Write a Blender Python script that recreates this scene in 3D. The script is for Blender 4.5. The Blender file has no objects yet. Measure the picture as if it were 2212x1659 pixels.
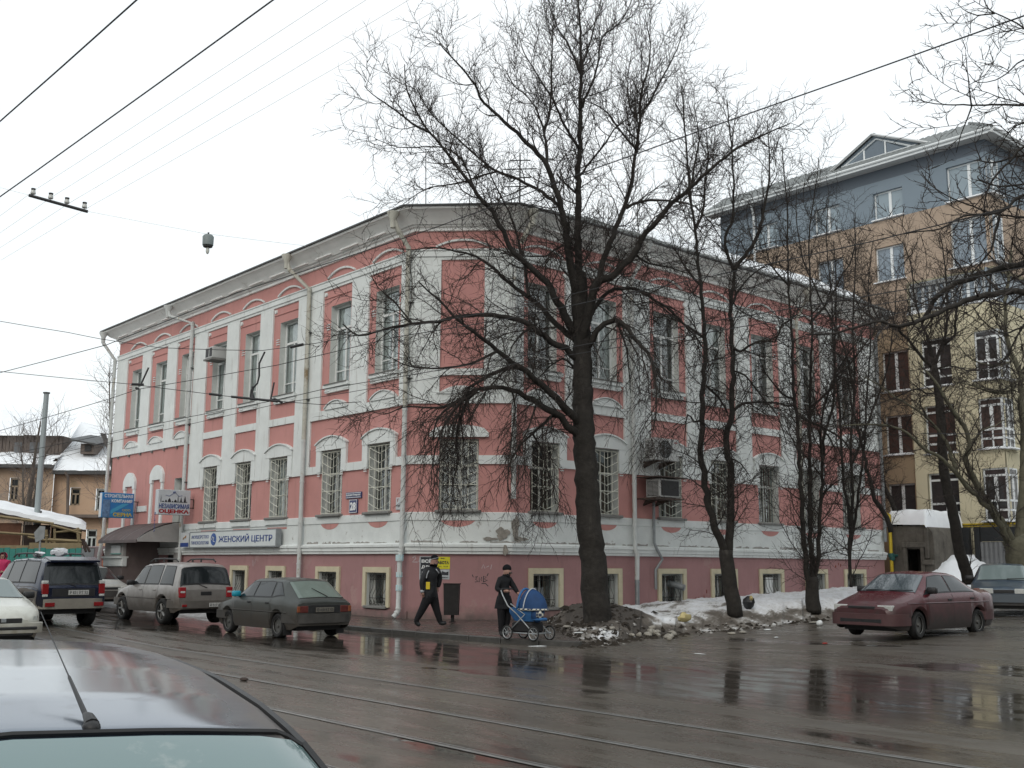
import bpy, math, random
import numpy as np
from mathutils import Matrix, Vector
from mathutils import noise as mn
R = math.radians
SC = bpy.context.scene
COL = SC.collection

# ------------------------------------------------------------------ camera
CAM_Z = 1.75
cd = bpy.data.cameras.new("camera")
cam = bpy.data.objects.new("camera", cd)
COL.objects.link(cam)
cd.sensor_width = 36.0
cd.lens = 36.0 * 2343.0 / 2212.0
cd.clip_start = 0.05
cd.clip_end = 900
PITCH = R(9.44); ROLL = math.atan(.0067)
CAMROT = Matrix.Rotation(math.pi/2 + PITCH, 3, 'X') @ Matrix.Rotation(ROLL, 3, 'Z')
cam.matrix_world = Matrix.Translation((0, 0, CAM_Z)) @ CAMROT.to_4x4()
SC.camera = cam
SC.render.resolution_x = 1024; SC.render.resolution_y = 768

# ------------------------------------------------------------------ world: flat white overcast
wd = bpy.data.worlds.new("World"); SC.world = wd; wd.use_nodes = True
nt = wd.node_tree; nt.nodes.clear()
wo = nt.nodes.new('ShaderNodeOutputWorld')
bg1 = nt.nodes.new('ShaderNodeBackground'); bg2 = nt.nodes.new('ShaderNodeBackground'); ad = nt.nodes.new('ShaderNodeAddShader')
sky = nt.nodes.new('ShaderNodeTexSky'); sky.sky_type = 'NISHITA'; sky.sun_disc = False
sky.sun_elevation = R(38); sky.sun_rotation = R(200); sky.dust_density = 6; sky.air_density = 1.5
nt.links.new(sky.outputs[0], bg1.inputs[0]); bg1.inputs[1].default_value = .022
tc = nt.nodes.new('ShaderNodeTexCoord'); sky_n = nt.nodes.new('ShaderNodeTexNoise'); sky_r = nt.nodes.new('ShaderNodeValToRGB')
sky_n.inputs['Scale'].default_value = 1.6; sky_n.inputs['Detail'].default_value = 4
nt.links.new(tc.outputs['Generated'], sky_n.inputs['Vector']); nt.links.new(sky_n.outputs['Fac'], sky_r.inputs[0])
sky_r.color_ramp.elements[0].position = .3; sky_r.color_ramp.elements[0].color = (.88, .95, .98, 1)
sky_r.color_ramp.elements[1].position = .7; sky_r.color_ramp.elements[1].color = (.97, .995, 1, 1)
nt.links.new(sky_r.outputs[0], bg2.inputs[0]); bg2.inputs[1].default_value = 1.05
nt.links.new(bg1.outputs[0], ad.inputs[0]); nt.links.new(bg2.outputs[0], ad.inputs[1]); nt.links.new(ad.outputs[0], wo.inputs[0])

# ------------------------------------------------------------------ weak diffuse sun behind the cloud
sl = bpy.data.lights.new("sun", 'SUN'); sl.energy = .5; sl.angle = R(25); sl.color = (1, .97, .93)
so = bpy.data.objects.new("sun", sl); COL.objects.link(so)
az = R(200); el = R(38)   # direction towards the sun, measured from +Y clockwise
sv = Vector((math.sin(az)*math.cos(el), math.cos(az)*math.cos(el), math.sin(el)))
so.rotation_euler = sv.to_track_quat('Z', 'Y').to_euler()

SC.view_settings.view_transform = 'Standard'; SC.view_settings.look = 'None'
SC.view_settings.exposure = 0.0; SC.view_settings.gamma = 1
SC.render.engine = 'CYCLES'
SC.cycles.max_bounces = 6; SC.cycles.transparent_max_bounces = 8; SC.cycles.use_denoising = True

# ------------------------------------------------------------------ frames of the place
def ray(px, py):
    return CAMROT @ Vector(((px-1106)/2343., -(py-829.5)/2343., -1.))
def at(px, py, Y):
    """the point at depth Y (metres in front of the camera) that is seen at that spot"""
    d = ray(px, py); return Vector((d.x*Y/d.y, Y, CAM_Z + d.z*Y/d.y))
def atz(px, py, z):
    d = ray(px, py); k = (z-CAM_Z)/d.z; return Vector((d.x*k, d.y*k, z))
LD = Vector((-.6544819, .75607767, 0)); RD = Vector((.75607767, .6544819, 0))
CH = Vector((.99741624, -.07183905, 0))
A0 = Vector((-3.0647582, 33.12545541, 0)); B0 = A0 + CH*3.06
def frame(o, x):
    y = Vector((0, 0, 1)).cross(x)
    return Matrix(((x.x, y.x, 0, o.x), (x.y, y.y, 0, o.y), (0, 0, 1, o.z), (0, 0, 0, 1)))
FL = frame(A0, -LD); FC = frame(A0, CH); FR = frame(B0, RD)      # facades: x right, y into the house, z up
STREET = math.atan2(LD.y, LD.x)

# ------------------------------------------------------------------ object helpers
WM = {}
def tag(o, label=None, cat=None, group=None, kind=None):
    if label: o['label'] = label
    if cat: o['category'] = cat
    if group: o['group'] = group
    if kind: o['kind'] = kind
    return o
def thing(name, label, cat, loc=(0, 0, 0), rotz=0, group=None):
    o = bpy.data.objects.new(name, None); COL.objects.link(o); o.empty_display_size = .3
    m = Matrix.Translation(Vector(loc)) @ Matrix.Rotation(rotz, 4, 'Z')
    o.matrix_basis = m; WM[o.name] = m
    return tag(o, label, cat, group)
def link(name, me, parent=None, M=None):
    o = bpy.data.objects.new(name, me); COL.objects.link(o)
    M = M or Matrix.Identity(4); WM[o.name] = M
    if parent:
        o.parent = parent; o.matrix_basis = WM[parent.name].inverted() @ M
    else: o.matrix_basis = M
    return o
def copy_tree(o, M, parent=None):
    """copy of a thing with copies of its parts, moved so that the root's world matrix is M"""
    D = M @ WM[o.name].inverted()
    def rec(s, p):
        c = s.copy(); COL.objects.link(c); w = D @ WM[s.name]; WM[c.name] = w
        c.parent = p; c.matrix_basis = (WM[p.name].inverted() @ w) if p else w
        for ch in [k for k in s.children]: rec(ch, c)
        return c
    return rec(o, parent)

class MB:
    def __init__(s): s.V = []; s.F = []; s.I = []; s.m = 0
    def add(s, V, F, m=None):
        b = len(s.V); s.V += [tuple(v) for v in V]
        s.F += [tuple(b+i for i in f) for f in F]; s.I += [s.m if m is None else m]*len(F); return s
    def box(s, x0, x1, y0, y1, z0, z1, m=None):
        V = [(x, y, z) for z in (z0, z1) for y in (y0, y1) for x in (x0, x1)]
        return s.add(V, [(0, 2, 3, 1), (4, 5, 7, 6), (0, 1, 5, 4), (2, 6, 7, 3), (0, 4, 6, 2), (1, 3, 7, 5)], m)
    def rbox(s, x0, x1, y0, y1, z0, z1, b=.02, m=None):
        """box with chamfered edges"""
        c = [(x0, x1), (y0, y1), (z0, z1)]; V = []; ix = {}
        for i in (0, 1):
            for j in (0, 1):
                for k in (0, 1):
                    P = [c[0][i], c[1][j], c[2][k]]; sg = [1-2*i, 1-2*j, 1-2*k]
                    for a in range(3):
                        Q = [P[q] + (0 if q == a else sg[q]*b) for q in range(3)]
                        ix[i, j, k, a] = len(V); V.append(Q)
        F = []
        for a in range(3):
            o1, o2 = [q for q in range(3) if q != a]
            for e in (0, 1):
                def K(u, v):
                    t = [0]*3; t[a] = e; t[o1] = u; t[o2] = v; return ix[t[0], t[1], t[2], a]
                f = (K(0, 0), K(1, 0), K(1, 1), K(0, 1))
                F.append(f)
        for a in range(3):
            o1, o2 = [q for q in range(3) if q != a]
            for u in (0, 1):
                for v in (0, 1):
                    def K(e, ax):
                        t = [0]*3; t[a] = e; t[o1] = u; t[o2] = v; return ix[t[0], t[1], t[2], ax]
                    F.append((K(0, o1), K(1, o1), K(1, o2), K(0, o2)))
        for i in (0, 1):
            for j in (0, 1):
                for k in (0, 1): F.append((ix[i, j, k, 0], ix[i, j, k, 1], ix[i, j, k, 2]))
        # orient outwards
        ce = Vector(((x0+x1)/2, (y0+y1)/2, (z0+z1)/2)); G = []
        for f in F:
            p = [Vector(V[i]) for i in f]; n = (p[1]-p[0]).cross(p[2]-p[0]); g = sum(p, Vector())/len(p)
            G.append(f if n.dot(g-ce) > 0 else tuple(reversed(f)))
        return s.add(V, G, m)
    def tube(s, pts, rs, n=6, cap=True, m=None):
        pts = [Vector(p) for p in pts]
        if not hasattr(rs, '__len__'): rs = [rs]*len(pts)
        V = []; up = None
        for i, p in enumerate(pts):
            a = pts[max(i-1, 0)]; b = pts[min(i+1, len(pts)-1)]; t = (b-a)
            if t.length < 1e-9: t = Vector((0, 0, 1))
            t.normalize()
            if up is None: up = Vector((1, 0, 0)) if abs(t.x) < .9 else Vector((0, 1, 0))
            u = (up - t*up.dot(t)); 
            if u.length < 1e-6: u = t.orthogonal()
            u.normalize(); up = u; w = t.cross(u)
            for k in range(n):
                an = 2*math.pi*k/n; V.append(p + (u*math.cos(an) + w*math.sin(an))*rs[i])
        F = []
        for i in range(len(pts)-1):
            for k in range(n):
                k2 = (k+1) % n; F.append((i*n+k, i*n+k2, (i+1)*n+k2, (i+1)*n+k))
        if cap: F += [tuple(reversed(range(n))), tuple(range((len(pts)-1)*n, len(pts)*n))]
        return s.add(V, F, m)
    def cyl(s, p0, p1, r0, r1=None, n=12, m=None):
        return s.tube([p0, p1], [r0, r0 if r1 is None else r1], n, True, m)
    def prism(s, poly, y0, y1, m=None, axis='y'):
        """polygon given in (x,z), pushed from y0 to y1 (axis y); axis x: polygon in (y,z); axis z: polygon in (x,y)"""
        n = len(poly)
        if axis == 'y': V = [(a, y0, b) for a, b in poly] + [(a, y1, b) for a, b in poly]
        elif axis == 'x': V = [(y0, a, b) for a, b in poly] + [(y1, a, b) for a, b in poly]
        else: V = [(a, b, y0) for a, b in poly] + [(a, b, y1) for a, b in poly]
        F = [tuple(range(n)), tuple(reversed(range(n, 2*n)))] + [(i, i+n, (i+1) % n+n, (i+1) % n) for i in range(n)]
        return s.add(V, F, m)
    def ball(s, c, r, n=10, k=6, sc=(1, 1, 1), m=None):
        V = []; F = []
        for i in range(k+1):
            th = math.pi*i/k
            for j in range(n):
                ph = 2*math.pi*j/n
                V.append((c[0]+r*sc[0]*math.sin(th)*math.cos(ph), c[1]+r*sc[1]*math.sin(th)*math.sin(ph), c[2]+r*sc[2]*math.cos(th)))
        for i in range(k):
            for j in range(n):
                F.append((i*n+j, (i+1)*n+j, (i+1)*n+(j+1) % n, i*n+(j+1) % n))
        return s.add(V, F, m)
    def grid(s, fn, nu, nv, m=None, flip=False):
        V = [fn(i/nu, j/nv) for i in range(nu+1) for j in range(nv+1)]
        F = []
        for i in range(nu):
            for j in range(nv):
                a = i*(nv+1)+j; f = (a, a+nv+1, a+nv+2, a+1); F.append(tuple(reversed(f)) if flip else f)
        return s.add(V, F, m)
    def mesh(s, name, mats, smooth=False):
        me = bpy.data.meshes.new(name); me.from_pydata(s.V, [], s.F); me.validate(); 
        if not isinstance(mats, (list, tuple)): mats = [mats]
        for m_ in mats: me.materials.append(m_)
        if len(mats) > 1 and len(me.polygons) == len(s.I): me.polygons.foreach_set('material_index', s.I)
        if smooth is not False:
            me.polygons.foreach_set('use_smooth', [True]*len(me.polygons))
            if smooth is not True:
                try: me.set_sharp_from_angle(angle=R(smooth))
                except Exception: pass
        me.update(); return me
    def obj(s, name, mats, parent=None, M=None, smooth=False):
        return link(name, s.mesh(name, mats, smooth), parent, M)

# ------------------------------------------------------------------ materials
MT = {}
def mat(name, col, rough=.8, spec=.5, metal=0, var=0, vs=3., vcol=None, bump=0, bs=30., stain=None, coat=0, trans=0, rvar=0, emit=None, dirt=None):
    """procedural: base colour broken by two scales of noise, optional stain colour through a thresholded noise, bump"""
    m = bpy.data.materials.new(name); m.use_nodes = True; MT[name] = m
    n = m.node_tree.nodes; l = m.node_tree.links; b = n['Principled BSDF']
    b.inputs['Roughness'].default_value = rough; b.inputs['Specular IOR Level'].default_value = spec; b.inputs['Metallic'].default_value = metal
    b.inputs['Coat Weight'].default_value = coat
    c4 = tuple(col) + (1,)
    b.inputs['Base Color'].default_value = c4
    if emit: b.inputs['Emission Color'].default_value = tuple(emit[:3])+(1,); b.inputs['Emission Strength'].default_value = emit[3]
    t = n.new('ShaderNodeTexCoord'); co = t.outputs['Object']; cur = None
    if var or vcol:
        no = n.new('ShaderNodeTexNoise'); no.inputs['Scale'].default_value = vs; no.inputs['Detail'].default_value = 6; no.inputs['Roughness'].default_value = .65
        l.new(co, no.inputs['Vector'])
        r = n.new('ShaderNodeValToRGB'); l.new(no.outputs['Fac'], r.inputs[0])
        r.color_ramp.elements[0].position = .3; r.color_ramp.elements[1].position = .7
        lo = vcol or tuple(c*(1-var) for c in col); r.color_ramp.elements[0].color = tuple(lo)+(1,)
        r.color_ramp.elements[1].color = tuple(min(1, c*(1+var*.5)) for c in col)+(1,)
        cur = r.outputs[0]
    for st in (stain if isinstance(stain, list) else [stain] if stain else []):
        sc_, th, sw, scol = st[:4]; stretch = st[4] if len(st) > 4 else (1, 1, 1)
        mp = n.new('ShaderNodeMapping'); mp.inputs['Scale'].default_value = stretch; l.new(co, mp.inputs[0])
        no = n.new('ShaderNodeTexNoise'); no.inputs['Scale'].default_value = sc_; no.inputs['Detail'].default_value = 8; no.inputs['Roughness'].default_value = .7
        l.new(mp.outputs[0], no.inputs['Vector'])
        mr = n.new('ShaderNodeMapRange'); mr.inputs['From Min'].default_value = th; mr.inputs['From Max'].default_value = th+sw; l.new(no.outputs['Fac'], mr.inputs['Value'])
        mx = n.new('ShaderNodeMix'); mx.data_type = 'RGBA'; l.new(mr.outputs[0], mx.inputs['Factor'])
        if cur: l.new(cur, mx.inputs['A'])
        else: mx.inputs['A'].default_value = c4
        mx.inputs['B'].default_value = tuple(scol)+(1,); cur = mx.outputs['Result']
    if dirt:   # splashed dirt up to a height (object z): (z full, z none, colour)
        sp = n.new('ShaderNodeSeparateXYZ'); l.new(co, sp.inputs[0])
        no = n.new('ShaderNodeTexNoise'); no.inputs['Scale'].default_value = 5; no.inputs['Detail'].default_value = 6; l.new(co, no.inputs['Vector'])
        ma = n.new('ShaderNodeMath'); ma.operation = 'MULTIPLY_ADD'; ma.inputs[1].default_value = .5; l.new(no.outputs['Fac'], ma.inputs[0]); l.new(sp.outputs['Z'], ma.inputs[2])
        mr = n.new('ShaderNodeMapRange'); mr.inputs['From Min'].default_value = dirt[0]+.25; mr.inputs['From Max'].default_value = dirt[1]+.25
        mr.inputs['To Min'].default_value = 1; mr.inputs['To Max'].default_value = dirt[3] if len(dirt) > 3 else 0; l.new(ma.outputs[0], mr.inputs['Value'])
        mx = n.new('ShaderNodeMix'); mx.data_type = 'RGBA'; l.new(mr.outputs[0], mx.inputs['Factor'])
        if cur: l.new(cur, mx.inputs['A'])
        else: mx.inputs['A'].default_value = c4
        mx.inputs['B'].default_value = tuple(dirt[2])+(1,); cur = mx.outputs['Result']
        ro = n.new('ShaderNodeMapRange'); ro.inputs['To Min'].default_value = rough; ro.inputs['To Max'].default_value = .75; l.new(mr.outputs[0], ro.inputs['Value']); l.new(ro.outputs[0], b.inputs['Roughness'])
    if cur: l.new(cur, b.inputs['Base Color'])
    if rvar:
        no = n.new('ShaderNodeTexNoise'); no.inputs['Scale'].default_value = vs*1.7; no.inputs['Detail'].default_value = 4; l.new(co, no.inputs['Vector'])
        mr = n.new('ShaderNodeMapRange'); mr.inputs['From Min'].default_value = .35; mr.inputs['From Max'].default_value = .65
        mr.inputs['To Min'].default_value = max(0, rough-rvar); mr.inputs['To Max'].default_value = min(1, rough+rvar); l.new(no.outputs['Fac'], mr.inputs['Value']); l.new(mr.outputs[0], b.inputs['Roughness'])
    if bump:
        no = n.new('ShaderNodeTexNoise'); no.inputs['Scale'].default_value = bs; no.inputs['Detail'].default_value = 5; l.new(co, no.inputs['Vector'])
        bu = n.new('ShaderNodeBump'); bu.inputs['Strength'].default_value = bump; bu.inputs['Distance'].default_value = .02; l.new(no.outputs['Fac'], bu.inputs['Height']); l.new(bu.outputs[0], b.inputs['Normal'])
    return m
def glass(name, tint=(.75, .85, .85), refl=.35, rough=.03, wav=.0):
    m = bpy.data.materials.new(name); m.use_nodes = True; n = m.node_tree.nodes; l = m.node_tree.links; n.clear()
    o = n.new('ShaderNodeOutputMaterial'); mx = n.new('ShaderNodeMixShader'); t = n.new('ShaderNodeBsdfTransparent'); g = n.new('ShaderNodeBsdfGlossy')
    t.inputs[0].default_value = tint+(1,); g.inputs['Roughness'].default_value = rough; g.inputs[0].default_value = (.95, 1, 1, 1)
    fr = n.new('ShaderNodeFresnel'); fr.inputs[0].default_value = 1.5
    ma = n.new('ShaderNodeMath'); ma.operation = 'MULTIPLY_ADD'; ma.inputs[1].default_value = 1-refl*.5; ma.inputs[2].default_value = refl*.3; ma.use_clamp = True
    l.new(fr.outputs[0], ma.inputs[0]); l.new(ma.outputs[0], mx.inputs[0]); l.new(t.outputs[0], mx.inputs[1]); l.new(g.outputs[0], mx.inputs[2]); l.new(mx.outputs[0], o.inputs[0])
    if wav:
        tc = n.new('ShaderNodeTexCoord'); no = n.new('ShaderNodeTexNoise'); no.inputs['Scale'].default_value = 1.5; l.new(tc.outputs['Object'], no.inputs['Vector'])
        bu = n.new('ShaderNodeBump'); bu.inputs['Strength'].default_value = wav; bu.inputs['Distance'].default_value = .05; l.new(no.outputs['Fac'], bu.inputs['Height']); l.new(bu.outputs[0], g.inputs['Normal']); l.new(bu.outputs[0], fr.inputs['Normal'])
    return m

M_PINK = mat('pink_plaster', (.50, .25, .23), .9, .2, var=.10, vs=.8, bump=.15, bs=60, stain=[(1.2, .64, .12, (.44, .205, .185)), (3.5, .55, .16, (.385, .20, .18), (1, 1, .14)), (.7, .58, .1, (.47, .26, .245)), (9, .73, .03, (.36, .34, .32))])
M_BASE = mat('mauve_plaster', (.345, .195, .195), .85, .25, var=.12, vs=1.0, bump=.12, bs=60, dirt=(.08, .55, (.15, .115, .105)), stain=[(3, .55, .15, (.27, .16, .155), (1, 1, .2)), (.9, .58, .05, (.36, .225, .215)), (1.6, .66, .1, (.26, .15, .15)), (6, .745, .02, (.25, .07, .05))])
M_WHITE = mat('whitewashed_plaster', (.67, .70, .69), .9, .2, var=.10, vs=1.4, bump=.12, bs=50, stain=[(2.2, .66, .1, (.42, .43, .41)), (7, .75, .02, (.25, .24, .22)), (3, .62, .2, (.50, .52, .50), (2, 2, .3)), (4, .57, .14, (.44, .44, .42), (1, 1, .12))])
M_WORN = mat('peeling_whitewash', (.64, .67, .66), .9, .2, var=.12, vs=1.6, bump=.3, bs=25, stain=[(3.5, .62, .05, (.36, .35, .33)), (9, .66, .02, (.30, .29, .27))])
M_CORN = mat('weathered_cornice', (.84, .85, .83), .9, .2, var=.10, vs=1.2, bump=.2, bs=30, stain=[(2, .6, .15, (.42, .40, .36), (1, 1, .3)), (4, .68, .05, (.36, .35, .30))])
M_REVEAL = mat('grey_painted_reveal', (.58, .60, .58), .85, .2, var=.12, vs=3, stain=[(3, .6, .15, (.36, .36, .34), (1, 1, .3))])
M_FRAME = mat('window_paint', (.70, .72, .71), .6, .4, var=.12, vs=6)
M_SILL = mat('sill_stone', (.20, .20, .19), .85, .2, var=.2, vs=6)
M_CREAM = mat('cream_surround', (.55, .50, .36), .85, .2, var=.12, vs=4, stain=(5, .66, .05, (.35, .3, .22)))
M_GRILLE = mat('cream_metal_bars', (.60, .60, .52), .5, .5, var=.15, vs=9)
M_DGRILLE = mat('dark_iron_bars', (.035, .033, .03), .6, .4)
M_GLASS = glass('window_glass', (.86, .90, .90), .45, .02, .25)
M_CURT = mat('net_curtain', (.66, .69, .68), .95, .1, var=.35, vs=5)
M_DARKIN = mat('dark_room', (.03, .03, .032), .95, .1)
M_ROOF = mat('dark_roof_metal', (.055, .058, .06), .55, .5, var=.3, vs=3)
M_ROOFG = mat('grey_roof_sheet', (.20, .215, .215), .6, .4, var=.25, vs=2, stain=(3, .62, .1, (.10, .10, .10)))
M_PIPE = mat('painted_drainpipe', (.52, .54, .53), .6, .4, var=.12, vs=4, stain=[(3, .60, .06, (.30, .24, .15), (1, 1, .5)), (8, .66, .04, (.22, .2, .17))])
M_PIPER = mat('rusty_drainpipe', (.46, .455, .40), .7, .4, var=.2, vs=4, stain=[(2.5, .56, .1, (.21, .15, .08), (1, 1, .4))])
M_SNOW = mat('clean_snow', (.80, .83, .86), .8, .3, var=.06, vs=3, bump=.25, bs=10)
M_BARK = mat('wet_bark', (.029, .026, .023), .85, .25, var=.4, vs=6, bump=.9, bs=14, stain=[(5, .58, .1, (.050, .046, .040), (1, 1, .25))])
M_TWIG = mat('twig_bark', (.036, .030, .027), .85, .2)
M_BARKG = mat('greenish_bark', (.11, .105, .075), .85, .25, var=.35, vs=5, bump=.8, bs=14)
M_RUBBER = mat('tyre_rubber', (.018, .018, .018), .75, .3, var=.5, vs=9)
M_RIM = mat('dirty_rim', (.11, .11, .105), .5, .5, .3, var=.4, vs=12)
M_BLACK = mat('black_plastic', (.018, .018, .019), .5, .4, var=.3, vs=9)
M_CARGLASS = mat('dark_car_glass', (.016, .020, .022), .05, .5, var=.3, vs=2)
M_RED = mat('red_lamp_lens', (.20, .010, .012), .2, .5)
M_ORANGE = mat('orange_lamp_lens', (.36, .08, .015), .25, .5)
M_CLEAR = mat('clear_lamp_lens', (.45, .46, .44), .15, .6, var=.2, vs=20)
M_PLATE = mat('number_plate_white', (.42, .42, .40), .5, .4, var=.3, vs=30)
M_INK = mat('black_print', (.02, .02, .025), .6)
M_WIRE = mat('black_wire', (.02, .02, .022), .6)
M_STEEL = mat('galvanised_steel', (.30, .32, .33), .45, .5, .6, var=.2, vs=5)
# ================================================================== GROUND
def sstep(a, b, x):
    t = min(1, max(0, (x-a)/(b-a))); return t*t*(3-2*t)
XD = -LD; ND = -RD      # along the street to the right; out from the left facade
def st(p):              # street coordinates: x along, o out from the left facade line
    q = Vector((p[0], p[1], 0)) - A0; return q.dot(XD), q.dot(ND)
def unst(x, o, z=0): return A0 + XD*x + ND*o + Vector((0, 0, z))
def ground_z(x, y):
    """road surface: nearly flat, climbing gently to the far left and to the side street on the right"""
    z = .024*max(0, -x-7) + .048*max(0, x-4)*sstep(13, 23, y)
    return min(z, .9)
def bank(x, y):
    """height of the dirty snow over the verge, 0 on the road"""
    return 0

# ---- road: wet asphalt
def road_material():
    m = bpy.data.materials.new('wet_asphalt'); m.use_nodes = True; n = m.node_tree.nodes; l = m.node_tree.links; b = n['Principled BSDF']
    t = n.new('ShaderNodeTexCoord'); mp = n.new('ShaderNodeMapping'); mp.vector_type = 'POINT'
    mp.inputs['Rotation'].default_value = (0, 0, -math.atan2(XD.y, XD.x)); l.new(t.outputs['Object'], mp.inputs[0])   # x now runs along the street
    s = n.new('ShaderNodeSeparateXYZ'); l.new(mp.outputs[0], s.inputs[0])
    def noise(sc, det, stretch=(1, 1, 1), rough=.6):
        k = n.new('ShaderNodeMapping'); k.inputs['Scale'].default_value = stretch; l.new(mp.outputs[0], k.inputs[0])
        q = n.new('ShaderNodeTexNoise'); q.inputs['Scale'].default_value = sc; q.inputs['Detail'].default_value = det; q.inputs['Roughness'].default_value = rough; l.new(k.outputs[0], q.inputs['Vector']); return q.outputs['Fac']
    def rng(v, a, b_, c, d):
        q = n.new('ShaderNodeMapRange'); q.inputs['From Min'].default_value = a; q.inputs['From Max'].default_value = b_; q.inputs['To Min'].default_value = c; q.inputs['To Max'].default_value = d; q.interpolation_type = 'SMOOTHSTEP'; l.new(v, q.inputs['Value']); return q.outputs[0]
    def math_(op, a, b_):
        q = n.new('ShaderNodeMath'); q.operation = op
        for i, v in enumerate((a, b_)):
            if isinstance(v, (int, float)): q.inputs[i].default_value = v
            else: l.new(v, q.inputs[i])
        return q.outputs[0]
    # distance out from the kerb in street axes: y' = -(o) + const
    yk = (A0.x*(-math.sin(math.atan2(XD.y, XD.x))) + A0.y*math.cos(math.atan2(XD.y, XD.x)))
    o = math_('SUBTRACT', yk, s.outputs['Y'])
    wob = noise(.35, 4, (.35, 1, 1))
    o2 = math_('ADD', o, math_('MULTIPLY', math_('SUBTRACT', wob, .5), 6.5))
    pud = math_('MULTIPLY', rng(o2, 3.0, 4.2, 0, 1), rng(o2, 6.2, 8.6, 1, 0))          # standing water along the kerb
    pud2 = rng(noise(.55, 3, (.35, 1, 1)), .57, .63, 0, 1)                                # scattered shallow puddles
    P = math_('MAXIMUM', pud, pud2)
    fine = noise(45, 3); mid = noise(3, 5, (.3, 1, 1))
    rut = noise(1.1, 4, (.05, 1.3, 1)); rdamp = math_('ADD', rng(mid, .35, .65, .16, .31), rng(rut, .4, .6, .0, .12))
    mxr = n.new('ShaderNodeMix'); l.new(P, mxr.inputs['Factor']); l.new(rdamp, mxr.inputs['A']); l.new(rng(noise(3, 6, (.35, 1, 1)), .36, .66, .03, .20), mxr.inputs['B'])
    l.new(mxr.outputs['Result'], b.inputs['Roughness'])
    c1 = n.new('ShaderNodeValToRGB'); l.new(noise(.9, 8, (.4, 1, 1), .7), c1.inputs[0]); c1.color_ramp.elements[0].position = .3; c1.color_ramp.elements[1].position = .72
    c1.color_ramp.elements[0].color = (.058, .051, .042, 1); c1.color_ramp.elements[1].color = (.110, .096, .079, 1)
    mc = n.new('ShaderNodeMix'); mc.data_type = 'RGBA'; l.new(P, mc.inputs['Factor']); l.new(c1.outputs[0], mc.inputs['A']); mc.inputs['B'].default_value = (.036, .031, .026, 1)
    l.new(mc.outputs['Result'], b.inputs['Base Color'])
    h = math_('ADD', math_('MULTIPLY', fine, .25), math_('MULTIPLY', noise(7, 6), .45))
    hm = math_('MULTIPLY', h, math_('SUBTRACT', 1.0, math_('MULTIPLY', P, .93)))
    bu = n.new('ShaderNodeBump'); bu.inputs['Strength'].default_value = .22; bu.inputs['Distance'].default_value = .012; l.new(hm, bu.inputs['Height'])
    b2 = n.new('ShaderNodeBump'); b2.inputs['Strength'].default_value = .05; b2.inputs['Distance'].default_value = .05
    l.new(noise(1.3, 3, (1, 2, 1)), b2.inputs['Height']); l.new(bu.outputs[0], b2.inputs['Normal']); l.new(b2.outputs[0], b.inputs['Normal'])
    b.inputs['Specular IOR Level'].default_value = .55
    return m
M_ROAD = road_material()
def axis(pts):      # list of (start, stop, step)
    o = []
    for a, b_, s in pts: o += list(np.arange(a, b_, s))
    return o + [pts[-1][1]]
gx = axis([(-260, -60, 25), (-60, -20, 4), (-20, 20, 1.), (20, 60, 4), (60, 260, 25)])
gy = axis([(-40, 0, 4), (0, 50, 1.), (50, 100, 5), (100, 400, 30)])
V = [(x, y, ground_z(x, y)) for x in gx for y in gy]; ny = len(gy)
F = [(i*ny+j, (i+1)*ny+j, (i+1)*ny+j+1, i*ny+j+1) for i in range(len(gx)-1) for j in range(ny-1)]
mb = MB(); mb.add(V, F); tag(mb.obj('road', M_ROAD, smooth=True), kind='structure')

# ---- pavement along the left facade and round the corner, with kerb stones
M_PAVE = mat('wet_pavement', (.062, .053, .046), .28, .5, var=.3, vs=1.2, bump=.35, bs=35, rvar=.14, stain=(1.5, .6, .1, (.035, .03, .027)))
M_KERB = mat('wet_kerb_stone', (.060, .058, .054), .4, .5, var=.35, vs=5, bump=.3, bs=30)
KO = 3.30
kerb_path = [(-26 + i, KO) for i in range(0, 32)] + [(6.0, KO), (7.0, KO-.04), (8.0, KO-.16), (9.0, KO-.40), (9.9, KO-.78)]
def gz_st(x, o):
    p = unst(x, o); return ground_z(p.x, p.y)
mb = MB(); V = []; F = []
inner = [(-26 + i*1.0, -.05) for i in range(27)]
NP = len(kerb_path)
for i, (x, o) in enumerate(kerb_path):
    # inner edge follows the walls (left facade until x=0, then the chamfer and the right facade)
    p = unst(x, o); inx = min(x, 0) if x < 0 else x
    if x <= 0: q = unst(x, -.12)
    else:
        qw = A0 + CH*min(3.06, x*.42) ; q = qw + Vector((.1, .25, 0)) if x < 7.2 else B0 + RD*((x-7.2)*.9) + Vector((0, .25, 0))
    for k in range(7):
        t = k/6; r = p.lerp(q, t)
        V.append((r.x, r.y, gz_st(x, o) + .105 + .02*t + .006*mn.noise(Vector((r.x*1.3, r.y*1.3, 3)))))
for i in range(NP-1):
    for k in range(6): F.append((i*7+k, (i+1)*7+k, (i+1)*7+k+1, i*7+k+1))
mb.add(V, F); tag(mb.obj('pavement', M_PAVE, smooth=True), kind='structure')
kr = bpy.data.objects.new('kerb', None); COL.objects.link(kr); WM['kerb'] = Matrix.Identity(4); tag(kr, kind='structure')
rnd = random.Random(4)
for i in range(NP-1):
    a = unst(*kerb_path[i]); b = unst(*kerb_path[i+1]); d = (b-a); L = d.length; d.normalize()
    z = ground_z(a.x, a.y)
    mb = MB(); mb.rbox(.008, L-.008, -.02, .15, -.06, .118, .014)
    Mx = frame(a + Vector((0, 0, z + rnd.uniform(-.006, .006))), d)
    mb.obj('kerb_stone', M_KERB, kr, Mx @ Matrix.Translation((0, -.02, 0)))

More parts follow.
